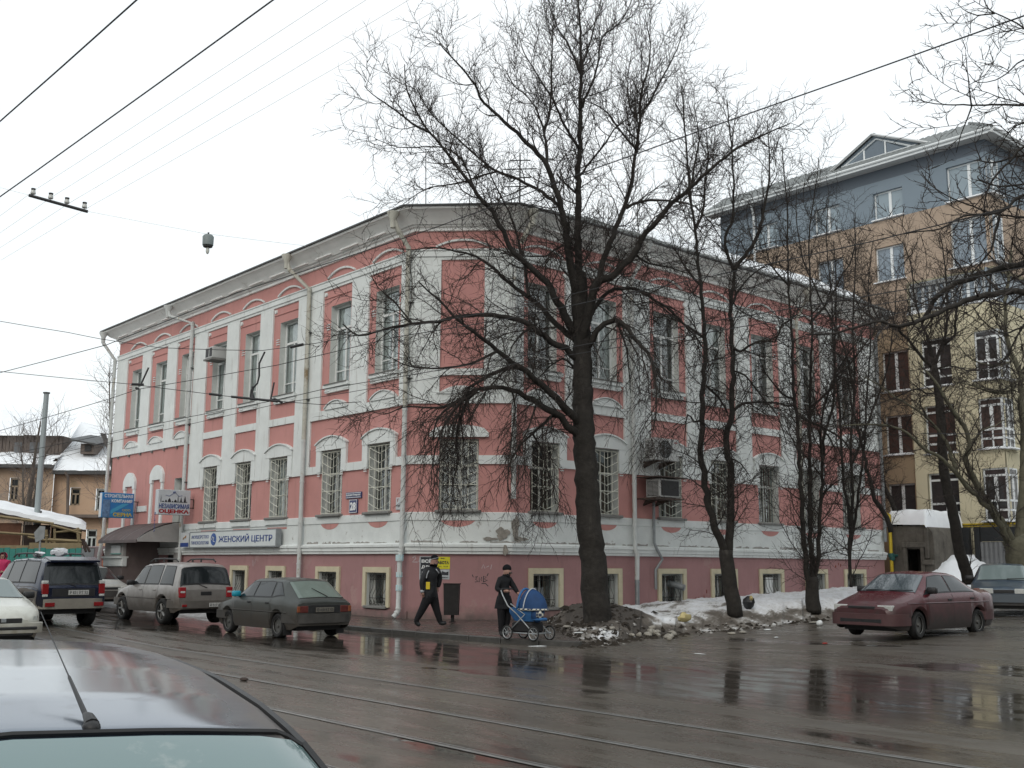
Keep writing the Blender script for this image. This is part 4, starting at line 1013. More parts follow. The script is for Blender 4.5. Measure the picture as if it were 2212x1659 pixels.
block = thing('apartment_block', 'modern corner apartment block, cream below, tan and slate blue above, with white-framed windows', 'apartment block', tuple(FM @ Vector((3.6, 0, 0))))
M_CRM = mat('cream_render', (.56, .515, .37), .9, .2, var=.06, vs=.6, bump=.08, bs=50, stain=(1.0, .66, .2, (.42, .385, .27)))
M_OCH = mat('ochre_render', (.32, .245, .165), .9, .2, var=.08, vs=.7, bump=.1, bs=60)
M_TAN = mat('tan_render', (.37, .29, .225), .9, .2, var=.08, vs=.7, bump=.1, bs=60)
M_SLB = mat('slate_blue_render', (.20, .245, .285), .9, .2, var=.05, vs=.7)
M_SLD = mat('slate_band', (.12, .14, .165), .9, .2, var=.05, vs=.7)
M_PVC = mat('white_pvc', (.68, .71, .72), .4, .5)
M_BGL = mat('block_window_glass', (.045, .042, .042), .05, .7, var=.5, vs=.5, vcol=(.02, .022, .026))
M_BGLR = mat('block_window_brown', (.075, .048, .042), .08, .6, var=.3, vs=.8)
def wallB(name, M, x0, x1, z0, z1, holes, mt, y=0.):
    xs = sorted({x0, x1} | {v for h in holes for v in h[:2] if x0 < v < x1}); zs = sorted({z0, z1} | {v for h in holes for v in h[2:4] if z0 < v < z1})
    b = MB()
    for i in range(len(xs)-1):
        for j in range(len(zs)-1):
            cx = (xs[i]+xs[i+1])/2; cz = (zs[j]+zs[j+1])/2
            if any(h[0] < cx < h[1] and h[2] < cz < h[3] for h in holes): continue
            b.add([(xs[i], y, zs[j]), (xs[i+1], y, zs[j]), (xs[i+1], y, zs[j+1]), (xs[i], y, zs[j+1])], [(0, 1, 2, 3)])
    for h in holes:
        x, X, z, Z = h[:4]; d = .22
        b.add([(x, 0, z), (x, d, z), (x, d, Z), (x, 0, Z)], [(0, 1, 2, 3)]); b.add([(X, 0, z), (X, d, z), (X, d, Z), (X, 0, Z)], [(3, 2, 1, 0)]); b.add([(x, 0, Z), (x, d, Z), (X, d, Z), (X, 0, Z)], [(0, 1, 2, 3)])
    return b.obj(name, mt, block, M)
BW = {}
def pvc(M, x0, x1, z0, z1, style, gl, y=.20):
    """white plastic window: style 2 = two casements; 3 = balcony-like with transoms below; frame > pane"""
    w, h = x1-x0, z1-z0; key = (round(w, 2), round(h, 2), style, gl.name)
    if key not in BW:
        b = MB(); f = .07; P = []
        b.box(0, f, -.05, 0, 0, h); b.box(w-f, w, -.05, 0, 0, h); b.box(f, w-f, -.05, 0, 0, f); b.box(f, w-f, -.05, 0, h-f, h)
        if style == 2:
            m = w*.5; b.box(m-.07, m+.07, -.055, 0, f, h-f); P = [(f, m-.07, f, h-f), (m+.07, w-f, f, h-f)]
        elif style == 4:
            m = w*.55; b.box(m-.10, m+.04, -.055, 0, f, h-f); P = [(f, m-.1, f, h-f), (m+.04, w-f, f, h-f)]
        else:
            za, zb_, zc = h*.20, h*.38, h*.86; m = w*.52
            for z in (za, zb_, zc): b.box(f, w-f, -.052, 0, z-.045, z+.045)
            b.box(m-.08, m+.08, -.054, 0, zb_+.045, zc-.045); b.box(m-.03, m+.03, -.05, 0, f, zb_-.045)
            P = [(f, m-.08, zb_+.045, zc-.045), (m+.08, w-f, zb_+.045, zc-.045), (f, w-f, zc+.045, h-f), (f, m-.03, f, za-.045), (m+.03, w-f, f, za-.045), (f, m-.03, za+.045, zb_-.045), (m+.03, w-f, za+.045, zb_-.045)]
        pm = []
        for p in P:
            q = MB(); q.add([(p[0], 0, p[2]), (p[1], 0, p[2]), (p[1], 0, p[3]), (p[0], 0, p[3])], [(0, 1, 2, 3)]); pm.append(q.mesh('pane', gl))
        q = MB(); q.box(-.08, w+.08, -.34, .0, -.06, -.01); q.grid(lambda u, v: (-.06+(w+.12)*u, -.33+.15*v, -.01+.035*min(1, 10*u, 10*(1-u))*min(1, 4*v+.1)), 14, 2); sn = q.mesh('sill', M_SNOW)
        BW[key] = (b.mesh('window', M_PVC), pm, sn)
    fr, pm, sn = BW[key]; T = M @ T3(x0, y, z0); o = link('window', fr, block, T)
    for p in pm: link('pane', p, o, T @ T3(0, -.02, 0))
    link('sill', sn, o, T); return o
A_ = (-1.98, -.62); Bx = (.06, 1.52); Cx = (2.62, CX)
rowsA = [(4.0, 5.55), (6.92, 8.75), (9.9, 11.8)]; rowsB = [(3.72, 5.92), (6.82, 9.0), (9.88, 12.1)]; rowsC = [(3.74, 6.0), (6.86, 9.06), (9.9, 12.1)]
hA = [(*A_, *r) for r in rowsA]; hB = [(*Bx, *r) for r in rowsB]; hC = [(*Cx, *r) for r in rowsC]
wallB('wall', FM, -11.3, -.50, 0, 12.9, hA + [(-5.2, -3.8, *r) for r in rowsA], M_OCH)
wallB('wall', FM, -.50, CX, 0, 13.37, hB + hC, M_CRM, -.12)
hR = [(0, .95, *r) for r in rowsC] + [(2.6, 4.2, *r) for r in rowsB] + [(7.0, 8.6, *r) for r in rowsB]
wallB('wall', FMR, 0, 14, 0, 13.37, hR, M_CRM)
for r in rowsA:
    pvc(FM, *A_, *r, 2, M_BGLR if r[0] > 6 else M_BGL); pvc(FM, -5.2, -3.8, *r, 2, M_BGL)
for i, r in enumerate(rowsB): pvc(FM, *Bx, *r, 3, M_BGL if i != 1 else M_BGLR, .12)
for i, r in enumerate(rowsC):
    pvc(FM, *Cx, *r, 3, (M_BGL, M_BGLR, M_BGL)[i], .0); pvc(FMR, 0, .95, *r, 3, M_BGL, .05)
    for a, b_ in ((2.6, 4.2), (7.0, 8.6)): pvc(FMR, a, b_, *rowsB[i], 3, M_BGL)
# glazed loggia floor behind the cream parapet
q = MB(); q.box(-.5, CX, -.14, .3, 13.37, 13.5); q.obj('parapet_snow', M_SNOW, block, FM)
wallB('wall', FM, -.5, CX-.2, 13.4, 14.95, [(-.35, CX-.3, 13.5, 14.85)], M_PVC, .5)
for k in range(5): pvc(FM, -.35+k*.73, -.35+(k+1)*.73, 13.5, 14.85, 2, mat('loggia_glass', (.20, .25, .30), .1, .7, var=.3, vs=1) if 'loggia_glass' not in MT else MT['loggia_glass'], .55)
q = MB(); q.box(0, 14, .3, .4, 13.37, 14.95); q.obj('loggia_glazing', MT['loggia_glass'], block, FMR)
# tan storey
hT = [(-2.05, -.55, 15.25, 16.95), (1.75, CX, 15.2, 17.4), (-5.3, -3.8, 15.25, 16.95), (-9.0, -7.6, 15.25, 16.95)]
wallB('wall', FM, -11.3, CX, 14.95, 18.27, hT, M_TAN); wallB('wall', FM, -11.3, -.5, 12.9, 14.95, [], M_TAN)
wallB('wall', FMR, 0, 14, 14.95, 18.27, [(0, 1.2, 15.2, 17.4), (4, 5.6, 15.25, 16.95)], M_TAN)
for h in hT: pvc(FM, *h, 4 if h[0] != 1.75 else 2, MT['loggia_glass'])
pvc(FMR, 0, 1.2, 15.2, 17.4, 2, MT['loggia_glass'], .05); pvc(FMR, 4, 5.6, 15.25, 16.95, 4, M_BGL)
# slate blue storey and dark band
hU = [(-2.0, -.46, 18.36, 19.72), (-5.35, -3.85, 18.36, 19.72), (1.75, CX, 18.34, 20.0), (-9.0, -7.6, 18.36, 19.72)]
wallB('wall', FM, -11.3, CX, 18.27, 20.28, hU, M_SLB); wallB('wall', FMR, 0, 14, 18.27, 20.28, [(0, 1.1, 18.34, 20.0), (4, 5.6, 18.36, 19.72)], M_SLB)
M_SKG = mat('sky_reflecting_glass', (.22, .28, .32), .05, .8, var=.1, vs=.5)
for h in hU: pvc(FM, *h, 4, M_SKG)
pvc(FMR, 0, 1.1, 18.34, 20.0, 2, M_SKG, .05); pvc(FMR, 4, 5.6, 18.36, 19.72, 2, M_SKG)
wallB('dark_band', FM, -11.3, CX, 20.28, 20.95, [], M_SLD, .002); wallB('dark_band', FMR, 0, 14, 20.28, 20.95, [], M_SLD, .002)
# eaves, gutter and tiled roof
M_SOFF = mat('white_soffit', (.50, .51, .51), .6, .4); M_TILE = mat('grey_roof_tile', (.19, .205, .205), .6, .4, var=.25, vs=4)
def eave(M, x0, x1, ext):
    q = MB(); q.box(.103 if M is FMR else x0, x1, -.6, .1, 20.86, 20.93); q.obj('soffit', M_SOFF, block, M)
    q = MB(); q.box(x0, x1, -.66, -.60, 20.84, 21.06); q.tube([(x0, -.70, 21.02), (x1, -.70, 21.02)], .07, 8); q.obj('gutter', M_PVC, block, M)
eave(FM, -11.9, CX+.6, 0); eave(FMR, -.6, 14, 0)
def tiles(M, x0, x1, hip0, hip1, depth=1.9, rise=1.25, z0=21.06):
    q = MB(); n = int((x1-x0)/.06); m = 6
    def f(u, v):
        xx = x0+(x1-x0)*u; a = x0+hip0*v; b_ = x1+hip1*v; X = min(max(xx, a), b_)
        return (X, -.66+depth*v, z0 + rise*v + .035*math.sin(xx*math.tau/.30) + (.03*(1-(v*m % 1)) if v < 1 else 0))
    q.grid(f, n, m*2); q.obj('roof_tiles', M_TILE, block, M)
tiles(FM, -11.9, CX+.66, 0, -1.9); tiles(FMR, -.66, 14, 1.9, 0)
q = MB(); q.tube([(CX+.66, -.66, 21.1), (CX-1.24, 1.24, 22.35)], .07, 6); q.obj('hip_ridge', M_TILE, block, FM)
# triangular dormer in the roof
q = MB(); q.add([(-4.3, .2, 21.45), (.9, .2, 21.45), (-1.9, .2, 22.75)], [(0, 1, 2)]); q.obj('dormer_front', M_SLB, block, FM)
q = MB()
q.add([(-4.6, .05, 21.35), (-2.0, .05, 22.78), (-2.0, 4, 22.9), (-4.6, 4, 21.5)], [(0, 1, 2, 3)]); q.add([(1.3, .05, 21.35), (-1.8, .05, 22.78), (-1.8, 4, 22.9), (1.3, 4, 21.5)], [(3, 2, 1, 0)])
q.box(-2.0, -1.8, .05, 4, 22.76, 22.84); q.obj('dormer_roof', M_TILE, block, FM)
q = MB(); q.tube([(-4.6, -.02, 21.33), (-1.9, -.02, 22.76), (1.3, -.02, 21.33)], .07, 4); q.obj('dormer_fascia', M_SOFF, block, FM)
q = MB(); q.prism([(-3.6, 21.62), (-2.35, 21.62), (-2.35, 22.15)], .12, .19); q.obj('dormer_pane', M_SLB, block, FM)
dg_ = mat('dormer_glass', (.10, .13, .16), .1, .7)
for P in ([(-3.1, 21.66), (-2.5, 21.66), (-2.5, 21.98)], [(-2.35, 21.66), (-1.35, 21.66), (-1.35, 22.28), (-1.7, 22.40), (-2.35, 22.06)], [(-1.2, 21.66), (-.35, 21.66), (-1.2, 22.18)]):
    q = MB(); q.prism(P, .10, .13); q.obj('dormer_pane', dg_, block, FM)
q = MB(); q.tube([(-3.6, .1, 21.6), (-1.75, .1, 22.52), (.1, .1, 21.6)], .045, 4); q.tube([(-3.7, .1, 21.6), (.3, .1, 21.6)], .05, 4); q.tube([(-2.43, .1, 21.6), (-2.43, .1, 22.1)], .05, 4); q.tube([(-1.28, .1, 21.6), (-1.28, .1, 22.25)], .05, 4); q.obj('dormer_frame', M_PVC, block, FM)
q = MB(); q.box(-11.3, CX, 10, 10.1, 0, 20.9); q.obj('rear_wall', M_CRM, block, FM)
q = MB(); q.tube([(-9.0, -.3, 20.9), (-9.0, -.1, 20.3), (-9.0, -.1, 13)], .07, 6); q.obj('downpipe', M_PVC, block, FM)
# ================================================================== OLD HOUSE, STALL AND STREET FURNITURE AT THE LEFT
YH = 85.
def W(px, py, Y=YH): return at(px, py, Y)
old = thing('old_ochre_house', 'shabby two-storey ochre plaster house with a snow-laden roof and dormer', 'house', (W(160, 1100).x, YH, 0))
M_OLD = mat('ochre_old_plaster', (.50, .355, .25), .9, .2, var=.15, vs=.25, stain=[(.5, .60, .08, (.38, .31, .25)), (1.2, .66, .05, (.45, .40, .34)), (.25, .6, .1, (.46, .33, .20))])
M_OLD2 = mat('grimy_old_plaster', (.42, .31, .225), .9, .2, var=.3, vs=.3, stain=[(.5, .52, .1, (.26, .22, .19)), (1.4, .62, .05, (.42, .38, .33))])
M_WOOD = mat('grey_old_boards', (.15, .125, .11), .9, .2, var=.35, vs=.8, stain=(.6, .6, .1, (.09, .07, .06)))
def X_(px): return W(px, 1100).x
def Z_(py, px=100): return W(px, py).z
def slab(name, x0, x1, z0, z1, y0, y1, mt, par): q = MB(); q.box(x0, x1, y0, y1, z0, z1); return q.obj(name, mt, par)
ze1, ze2 = Z_(1024), Z_(1012)
hs = [(X_(149), X_(171), Z_(1091), Z_(1053)), (X_(205), X_(226), Z_(1102), Z_(1055)), (X_(190), X_(213), Z_(1190), Z_(1143)), (X_(125), X_(147), Z_(1190), Z_(1145))]
hs2 = [(X_(24), X_(44), Z_(1083), Z_(1034))]
def owall(x0, x1, z0, z1, holes, mt, y):
    xs = sorted({x0, x1} | {v for h in holes for v in h[:2]}); zs = sorted({z0, z1} | {v for h in holes for v in h[2:4]}); b = MB()
    for i in range(len(xs)-1):
        for j in range(len(zs)-1):
            cx = (xs[i]+xs[i+1])/2; cz = (zs[j]+zs[j+1])/2
            if any(h[0] < cx < h[1] and h[2] < cz < h[3] for h in holes): continue
            b.add([(xs[i], y, zs[j]), (xs[i+1], y, zs[j]), (xs[i+1], y, zs[j+1]), (xs[i], y, zs[j+1])], [(0, 1, 2, 3)])
    b.obj('wall', mt, old)
owall(X_(112), X_(262), -1, ze1, hs, M_OLD, YH); owall(X_(-90), X_(118), -1, ze2, hs2, M_OLD2, YH-.6)
slab('side_wall', X_(262)-.2, X_(262), -1, ze1, YH, YH+11, M_OLD, old)
M_OWF = mat('old_window_frame', (.30, .24, .17), .7); M_OWW = mat('pale_window_frame', (.50, .55, .54), .7)
for h, y, mt in [(hs[0], YH, M_OWF), (hs[1], YH, M_OWW), (hs[2], YH, M_OWW), (hs[3], YH, M_OWF), (hs2[0], YH-.6, M_OWF)]:
    x0, x1, z0, z1 = h; q = MB(); f = .12; y += .12
    for a in ((x0, x0+f, z0, z1), (x1-f, x1, z0, z1), (x0, x1, z0, z0+f), (x0, x1, z1-f, z1), ((x0+x1)/2-f/2, (x0+x1)/2+f/2, z0, z0+(z1-z0)*.6), (x0, x1, z0+(z1-z0)*.6, z0+(z1-z0)*.6+f)): q.box(a[0], a[1], y, y+.08, a[2], a[3])
    o = q.obj('window', mt, old); q = MB(); q.add([(x0, y+.06, z0), (x1, y+.06, z0), (x1, y+.06, z1), (x0, y+.06, z1)], [(0, 1, 2, 3)]); q.obj('pane', M_CARGLASS, o)
zc = Z_(1115); slab('cornice', X_(-90), X_(262), zc-.12, zc+.12, YH-.85, YH-.01, M_WOOD, old)
slab('eaves', X_(116), X_(262), ze1-.05, ze1+.25, YH-.75, YH+.1, M_ROOF, old); slab('eaves', X_(-90), X_(116), ze2-.05, ze2+.22, YH-1.3, YH, M_ROOF, old)
# snowy roof slopes
def roofsnow(P, seed):   # P: eave left, eave right, ridge right, ridge left
    q = MB(); a, b_, c, d = [Vector(p) for p in P]
    q.grid(lambda u, v: tuple(a.lerp(b_, u).lerp(d.lerp(c, u), v) + Vector((0, 0, .25*min(1, v*8+.2) + .12*mn.noise(Vector((u*6, v*5, seed)))))), 30, 14); return q.obj('roof_snow', M_SNOW, old, smooth=True)
roofsnow([(X_(116), YH-.8, ze1+.2), (X_(262), YH-.8, ze1+.2), (X_(262)-2, YH+6, Z_(950)+1.0), (X_(95), YH+6, Z_(918)+.8)], 2)
roofsnow([(X_(-90), YH-1.3, ze2+.2), (X_(118), YH-1.3, ze2+.2), (X_(118), YH+1.2, Z_(985)), (X_(-90), YH+1.2, Z_(975))], 5)
# boarded attic storey with its own snow roof
az0, az1 = Z_(984), Z_(938); ax0, ax1 = X_(-90), X_(112)
n = 26
for i in range(n):
    x = ax0 + (ax1-ax0)*i/n; slab('plank', x+.02, x+(ax1-ax0)/n-.02, az0, az1, YH+1.0+.03*(i % 2), YH+1.1, M_WOOD, old)
slab('attic_backing', ax0, ax1, az0, az1, YH+1.15, YH+5, M_WOOD, old)
for a, b_ in ((8, 24), (42, 62)): slab('attic_shutter', X_(a), X_(b_), Z_(975), Z_(953), YH+.9, YH+.98, mat('faded_blue_shutter', (.13, .14, .15), .9) if 'faded_blue_shutter' not in MT else MT['faded_blue_shutter'], old)
roofsnow([(ax0, YH+.4, az1+.05), (ax1+.5, YH+.4, az1-.15), (ax1-1.0, YH+6, Z_(918)+1.2), (ax0, YH+6, Z_(905)+1.3)], 8)
YC = YH+7; q = MB(); x0, x1 = W(53, 905, YC).x, W(70, 905, YC).x; zt_, zm_ = W(60, 890, YC).z, W(60, 901, YC).z; q.rbox(x0, x1, YC, YC+1, zm_-2, zm_, .05); q.rbox(x0-.15, x1+.15, YC-.15, YC+1.15, zm_-.35, zm_, .03)
q.prism(arc((x0+x1)/2, (x1-x0)/2*.85, zm_, zt_), YC+.1, YC+.9); q.obj('chimney', mat('sooty_brick', (.11, .085, .075), .9, var=.4, vs=2, bump=.5, bs=8), old)
# dormer
q = MB(); x0, x1 = X_(158), X_(187); zz0, zz1 = Z_(978), Z_(956); q.box(x0, x1, YH+.6, YH+3, zz0, zz1)
dm = q.obj('dormer', M_WOOD, old); q = MB(); q.box(x0+.35, x1-.2, YH+.52, YH+.6, zz0+.2, zz1-.1); q.obj('dormer_opening', M_BLACK, dm)
q = MB(); q.add([(x0-.8, YH+.2, zz1+.35), (x1+.4, YH+.2, zz1-.05), (x1+.6, YH+4, zz1+.7), (x0-.6, YH+4, zz1+1.1)], [(0, 1, 2, 3)]); q.add([(x0-.8, YH+.2, zz1+.22), (x1+.4, YH+.2, zz1-.18), (x1+.4, YH+.2, zz1-.05), (x0-.8, YH+.2, zz1+.35)], [(0, 1, 2, 3)]); q.obj('dormer_roof', M_ROOF, dm)
# torn roof sheet standing up near the pink house
q = MB(); q.add([W(216, 935, 80), W(229, 937, 80), W(239, 972, 80), W(233, 975, 81)], [(0, 1, 2, 3)]); q.add([W(229, 960, 80), W(242, 975, 80), W(243, 1020, 80), W(236, 1000, 80)], [(0, 1, 2, 3)]); q.obj('bent_roof_sheet', M_ROOF, old)
q = MB(); q.tube([W(141, 1020, 84.3), W(147, 1030, 84.3), W(146, 1100, 84.3), W(143, 1195, 84.3)], .12, 6); q.obj('downpipe', M_WOOD, old)

# wooden stall with a snowy roof
YS = 44.
def S(px, py, Y=YS): return at(px, py, Y)
t = thing('market_stall', 'ramshackle boarded stall with a snow-covered sloping roof and yellow beams', 'stall', S(95, 1205))
M_PLY = mat('brown_plywood', (.15, .075, .05), .85, .2, var=.3, vs=2); M_BEAM = mat('yellowish_beam', (.25, .20, .12), .8, .2, var=.25, vs=3); M_DKW = mat('dark_wood', (.06, .045, .04), .9, .2, var=.4, vs=4)
q = MB(); a = S(-90, 1084); b_ = S(186, 1140); c = S(186, 1132, 49); d = S(-90, 1070, 49)
q.grid(lambda u, v: tuple(a.lerp(b_, u).lerp(d.lerp(c, u), v) + Vector((0, 0, .20*min(1, 6*v+.35)*min(1, 20*(1-u)+.3) + .05*mn.noise(Vector((u*12, v*4, 2)))))), 50, 8)
q.grid(lambda u, v: tuple(a.lerp(b_, u) + Vector((0, -.01, (.07+.05*mn.noise(Vector((u*12, 0, 2))))*v - .14*(1-v)*(.6+.8*abs(mn.noise(Vector((u*9, 1, 5)))))))), 50, 2); q.obj('roof_snow', M_SNOW, t, smooth=True)
q = MB(); a2 = a - Vector((0, 0, .05)); b2 = b_ - Vector((0, 0, .05)); q.add([a2, b2, c-Vector((0, 0, .05)), d-Vector((0, 0, .05)), a2-Vector((0, 0, .12)), b2-Vector((0, 0, .12)), c-Vector((0, 0, .17)), d-Vector((0, 0, .17))], [(0, 1, 5, 4), (4, 5, 6, 7), (1, 2, 6, 5), (0, 3, 2, 1)]); q.obj('roof', M_DKW, t)
def sbox(name, px0, px1, py0, py1, mt, Y=YS+.3, d=.06):
    p = S(px0, py1, Y); r_ = S(px1, py0, Y); q = MB(); q.box(p.x, r_.x, Y, Y+d, p.z, r_.z); return q.obj(name, mt, t)
sbox('plywood_panel', -60, 46, 1130, 1184, M_PLY); sbox('dark_panel', 50, 108, 1134, 1186, M_DKW, YS+.5)
sbox('plywood_panel', 108, 176, 1140, 1188, M_DKW, YS+.9); sbox('corner_post', 45, 51, 1125, 1200, mat('grey_post', (.22, .20, .18), .85), YS+.2, .12)
for (x0, y0, x1, y1, w_) in ((-60, 1108, 116, 1131, .06), (-60, 1146, 104, 1158, .05), (100, 1144, 100, 1186, .05), (118, 1142, 118, 1186, .05), (104, 1166, 178, 1170, .07), (110, 1134, 176, 1152, .05), (120, 1150, 176, 1144, .04), (168, 1140, 172, 1190, .07), (60, 1160, 118, 1170, .045)):
    q = MB(); q.tube([S(x0, y0, YS), S(x1, y1, YS)], w_, 4); q.obj('beam', M_BEAM, t)
sbox('yellow_board', 62, 176, 1173, 1190, M_BEAM, YS-.1); sbox('yellow_board', -60, 62, 1178, 1186, M_BEAM, YS-.1)
for k, (x, dx) in enumerate(((176, 10), (180, 14))):
    q = MB(); q.tube([S(x, 1165, YS), S(x+dx, 1192, YS-.1)], .05, 4); q.obj('loose_board', M_DKW, t)
t = thing('site_fence', 'teal painted board fence below the stall', 'fence', S(90, 1215, 43.6))
M_TEAL = mat('teal_boards', (.045, .21, .18), .7, .3, var=.2, vs=2)
p0 = S(-60, 1230, 43.6); p1 = S(176, 1186, 43.6); n = 18
for i in range(n):
    x = p0.x + (p1.x-p0.x)*i/n; q = MB(); q.box(x+.01, x+(p1.x-p0.x)/n-.01, 43.6+.015*(i % 2), 43.65, 0, p1.z + .02*(i % 3)); q.obj('board', M_TEAL, t)

# lamp post and sign seen from behind
t = thing('lamp_post', 'tall plain grey tapering steel post rising behind the stall', 'post', (at(75, 1190, 45).x, 45, 0))
b0 = at(74, 1190, 45); q = MB(); q.tube([(b0.x, 45, 0), (b0.x, 45, at(93, 850, 45).z)], [.135, .10], 14); q.obj('shaft', mat('grey_post_steel', (.30, .34, .35), .5, .4, .2), t, smooth=40)
q = MB(); q.cyl((b0.x, 45, at(93, 850, 45).z), (b0.x, 45, at(93, 850, 45).z+.05), .14, .14, 14); q.obj('cap', M_ROOF, t)
q = MB(); q.tube([(b0.x+.18, 44.95, 3.8), (b0.x+.18, 44.95, 0)], .03, 5); q.obj('cable_guard', M_ROOF, t)
t = thing('road_sign', 'small grey road sign seen from behind on a thin white post', 'sign', (at(88, 1200, 36).x, 36, 0))
c = at(88, 1152, 36); q = MB(); q.prism([(c.x-.13, c.z-.30), (c.x+.14, c.z-.18), (c.x+.15, c.z+.22), (c.x-.02, c.z+.24), (c.x-.2, c.z+.02)], 35.95, 35.98); q.obj('sign_plate', M_STEEL, t)
q = MB(); q.cyl((c.x, 36, 0), (c.x, 36, c.z+.2), .035, .035, 8); q.obj('post', M_STEEL, t)

# ---- plain house rows over the road, unseen behind and beside the viewer, added to close the street and reflect in asphalt and panes
M_ROW = mat('drab_plaster_row', (.26, .22, .17), .9, .2, var=.2, vs=.3, stain=(.6, .6, .1, (.18, .16, .14)))
for o_, d_, L_, h_, nm in ((unst(-48, 37), XD, 66, 10.5, 'far_side_house_row'), (B0 + NR*33 + RD*(-6), RD, 60, 9.5, 'side_street_house_row')):
    t = bpy.data.objects.new(nm, None); COL.objects.link(t); WM[nm] = Matrix.Translation(o_); t.matrix_basis = WM[nm]; tag(t, kind='structure')
    Mx = frame(o_, d_); q = MB(); sgn = -1 if (nm[0] == 'f') else -1
    q.box(0, L_, -12, 0, -.3, h_); q.obj('wall', M_ROW, t, Mx); q = MB(); q.prism([(-12.5, h_), (.5, h_), (-6, h_+2.4)], -.3, L_+.3, axis='x'); q.obj('roof', M_ROOFG, t, Mx)
    wm = None
    for i in range(int(L_/2.6)):
        for z in (1.2, 4.2, 7.2):
            if z+1.7 > h_: continue
            if wm is None:
                w_ = MB(); w_.box(0, 1.2, -.02, .03, 0, 1.7); wm = w_.mesh('window', M_BGL)
            link('window', wm, t, Mx @ T3(.7+i*2.6, .02, z))
# ================================================================== DIRTY SNOW BANK
def edge_pt(px, py, z): return atz(px, py, z)
EDGE = [edge_pt(*p) for p in ((1178, 1338, .10), (1196, 1372, .04), (1238, 1396, .0), (1300, 1392, .0), (1365, 1380, .0), (1440, 1372, .02), (1530, 1364, .06), (1620, 1358, .10), (1720, 1350, .13), (1800, 1345, .16), (1870, 1338, .2), (1960, 1325, .28), (2060, 1308, .34), (2150, 1300, .38), (2330, 1300, .45))]
def FRp(x, y=-.0, z=0): return FR @ Vector((x, y, z))
BACK = [FRp(2.6), FRp(3.0), FRp(3.6), FRp(4.6), FRp(6.0), FRp(8.0), FRp(10.2), FRp(12.4), FRp(14.6), FRp(16.6), FRp(18.6), FRp(20.6), FRp(23.6), FRp(24.2, -3), FRp(24.4, -12)]
def lerpl(L, t):
    t = min(max(t, 0), .99999)*(len(L)-1); i = int(t); return L[i].lerp(L[i+1], t-i)
HEAPS = []
for px, py, Y, a, r_ in ((1255, 1290, 29.6, .46, 1.0), (1345, 1312, 28.6, .24, 1.0), (1300, 1330, 27.6, .10, .8), (1495, 1295, 33.0, .16, 1.6), (1560, 1318, 30.2, .10, 1.2), (1710, 1290, 33.0, .14, 2.2), (1400, 1340, 28.5, .10, 1.4), (1760, 1310, 32.0, .10, 2.)):
    p = at(px, py, Y); HEAPS.append((p.x, p.y, a, r_))
def bank_h(x, y, u, v):
    base = .20 + .66*u**.75
    rise = sstep(0, .16, v)*.62 + sstep(.1, .8, v)*.38
    n = mn.fractal(Vector((x*.9, y*.9, 1.3)), 1, 2, 4)
    h = base*rise + .09*n*min(1, v*6) + .06*mn.noise(Vector((x*3.2, y*3.2, 2)))*min(1, v*12) + .035*abs(mn.noise(Vector((x*8, y*8, 5))))*min(1, v*20)
    for hx, hy, a, r_ in HEAPS:
        h += a*math.exp(-((x-hx)**2+(y-hy)**2)/(r_*r_))*min(1, v*5)
    if v < .001: h = -.03
    return ground_z(x, y)*(1-v*.6) + max(h, -.03)
NU, NVv = 260, 70
V = []; D = []
for i in range(NU+1):
    u = i/NU; e_, b_ = lerpl(EDGE, u), lerpl(BACK, u)
    e_ = e_ + Vector((.25*mn.noise(Vector((u*60, 0, 0))), .35*mn.noise(Vector((u*50, 3, 0))), 0))
    for j in range(NVv+1):
        v = (j/NVv)**1.25; p = e_.lerp(b_, v); z = bank_h(p.x, p.y, u, v); V.append((p.x, p.y, z))
        d = .95*(1-sstep(.015, .11 - .04*math.sin(u*9), v))
        d += .75*math.exp(-((p.x-HEAPS[0][0])**2+(p.y-HEAPS[0][1]+.6)**2)/1.6) + .9*math.exp(-((p.x-HEAPS[1][0]+.2)**2+(p.y-HEAPS[1][1]+.5)**2)/1.2) + .6*math.exp(-((p.x-HEAPS[2][0])**2+(p.y-HEAPS[2][1])**2)/1.)
        d += .7*math.exp(-((p.x-HEAPS[4][0])**2+(p.y-HEAPS[4][1]-.2)**2)/1.2) + .4*math.exp(-((p.x-HEAPS[3][0])**2+(p.y-HEAPS[3][1])**2)/2.)
        d += .30*mn.fractal(Vector((p.x*.8, p.y*.8, 7)), 1, 2, 3) + (.12 if u < .22 else -.04) + (.45*(1-sstep(.10, .16, v)) if u < .2 else 0)
        if u > .38: d = min(d, .62) - .12
        d += .35*mn.fractal(Vector((p.x*2.6, p.y*2.6, 4)), 1, 2, 4); D.append(min(1, max(0, d)))
me = bpy.data.meshes.new('snow_bank'); W1 = NVv+1
me.from_pydata(V, [], [(i*W1+j, (i+1)*W1+j, (i+1)*W1+j+1, i*W1+j+1) for i in range(NU) for j in range(NVv)])
ca = me.attributes.new('soil', 'FLOAT', 'POINT'); ca.data.foreach_set('value', D)
me.polygons.foreach_set('use_smooth', [True]*len(me.polygons))
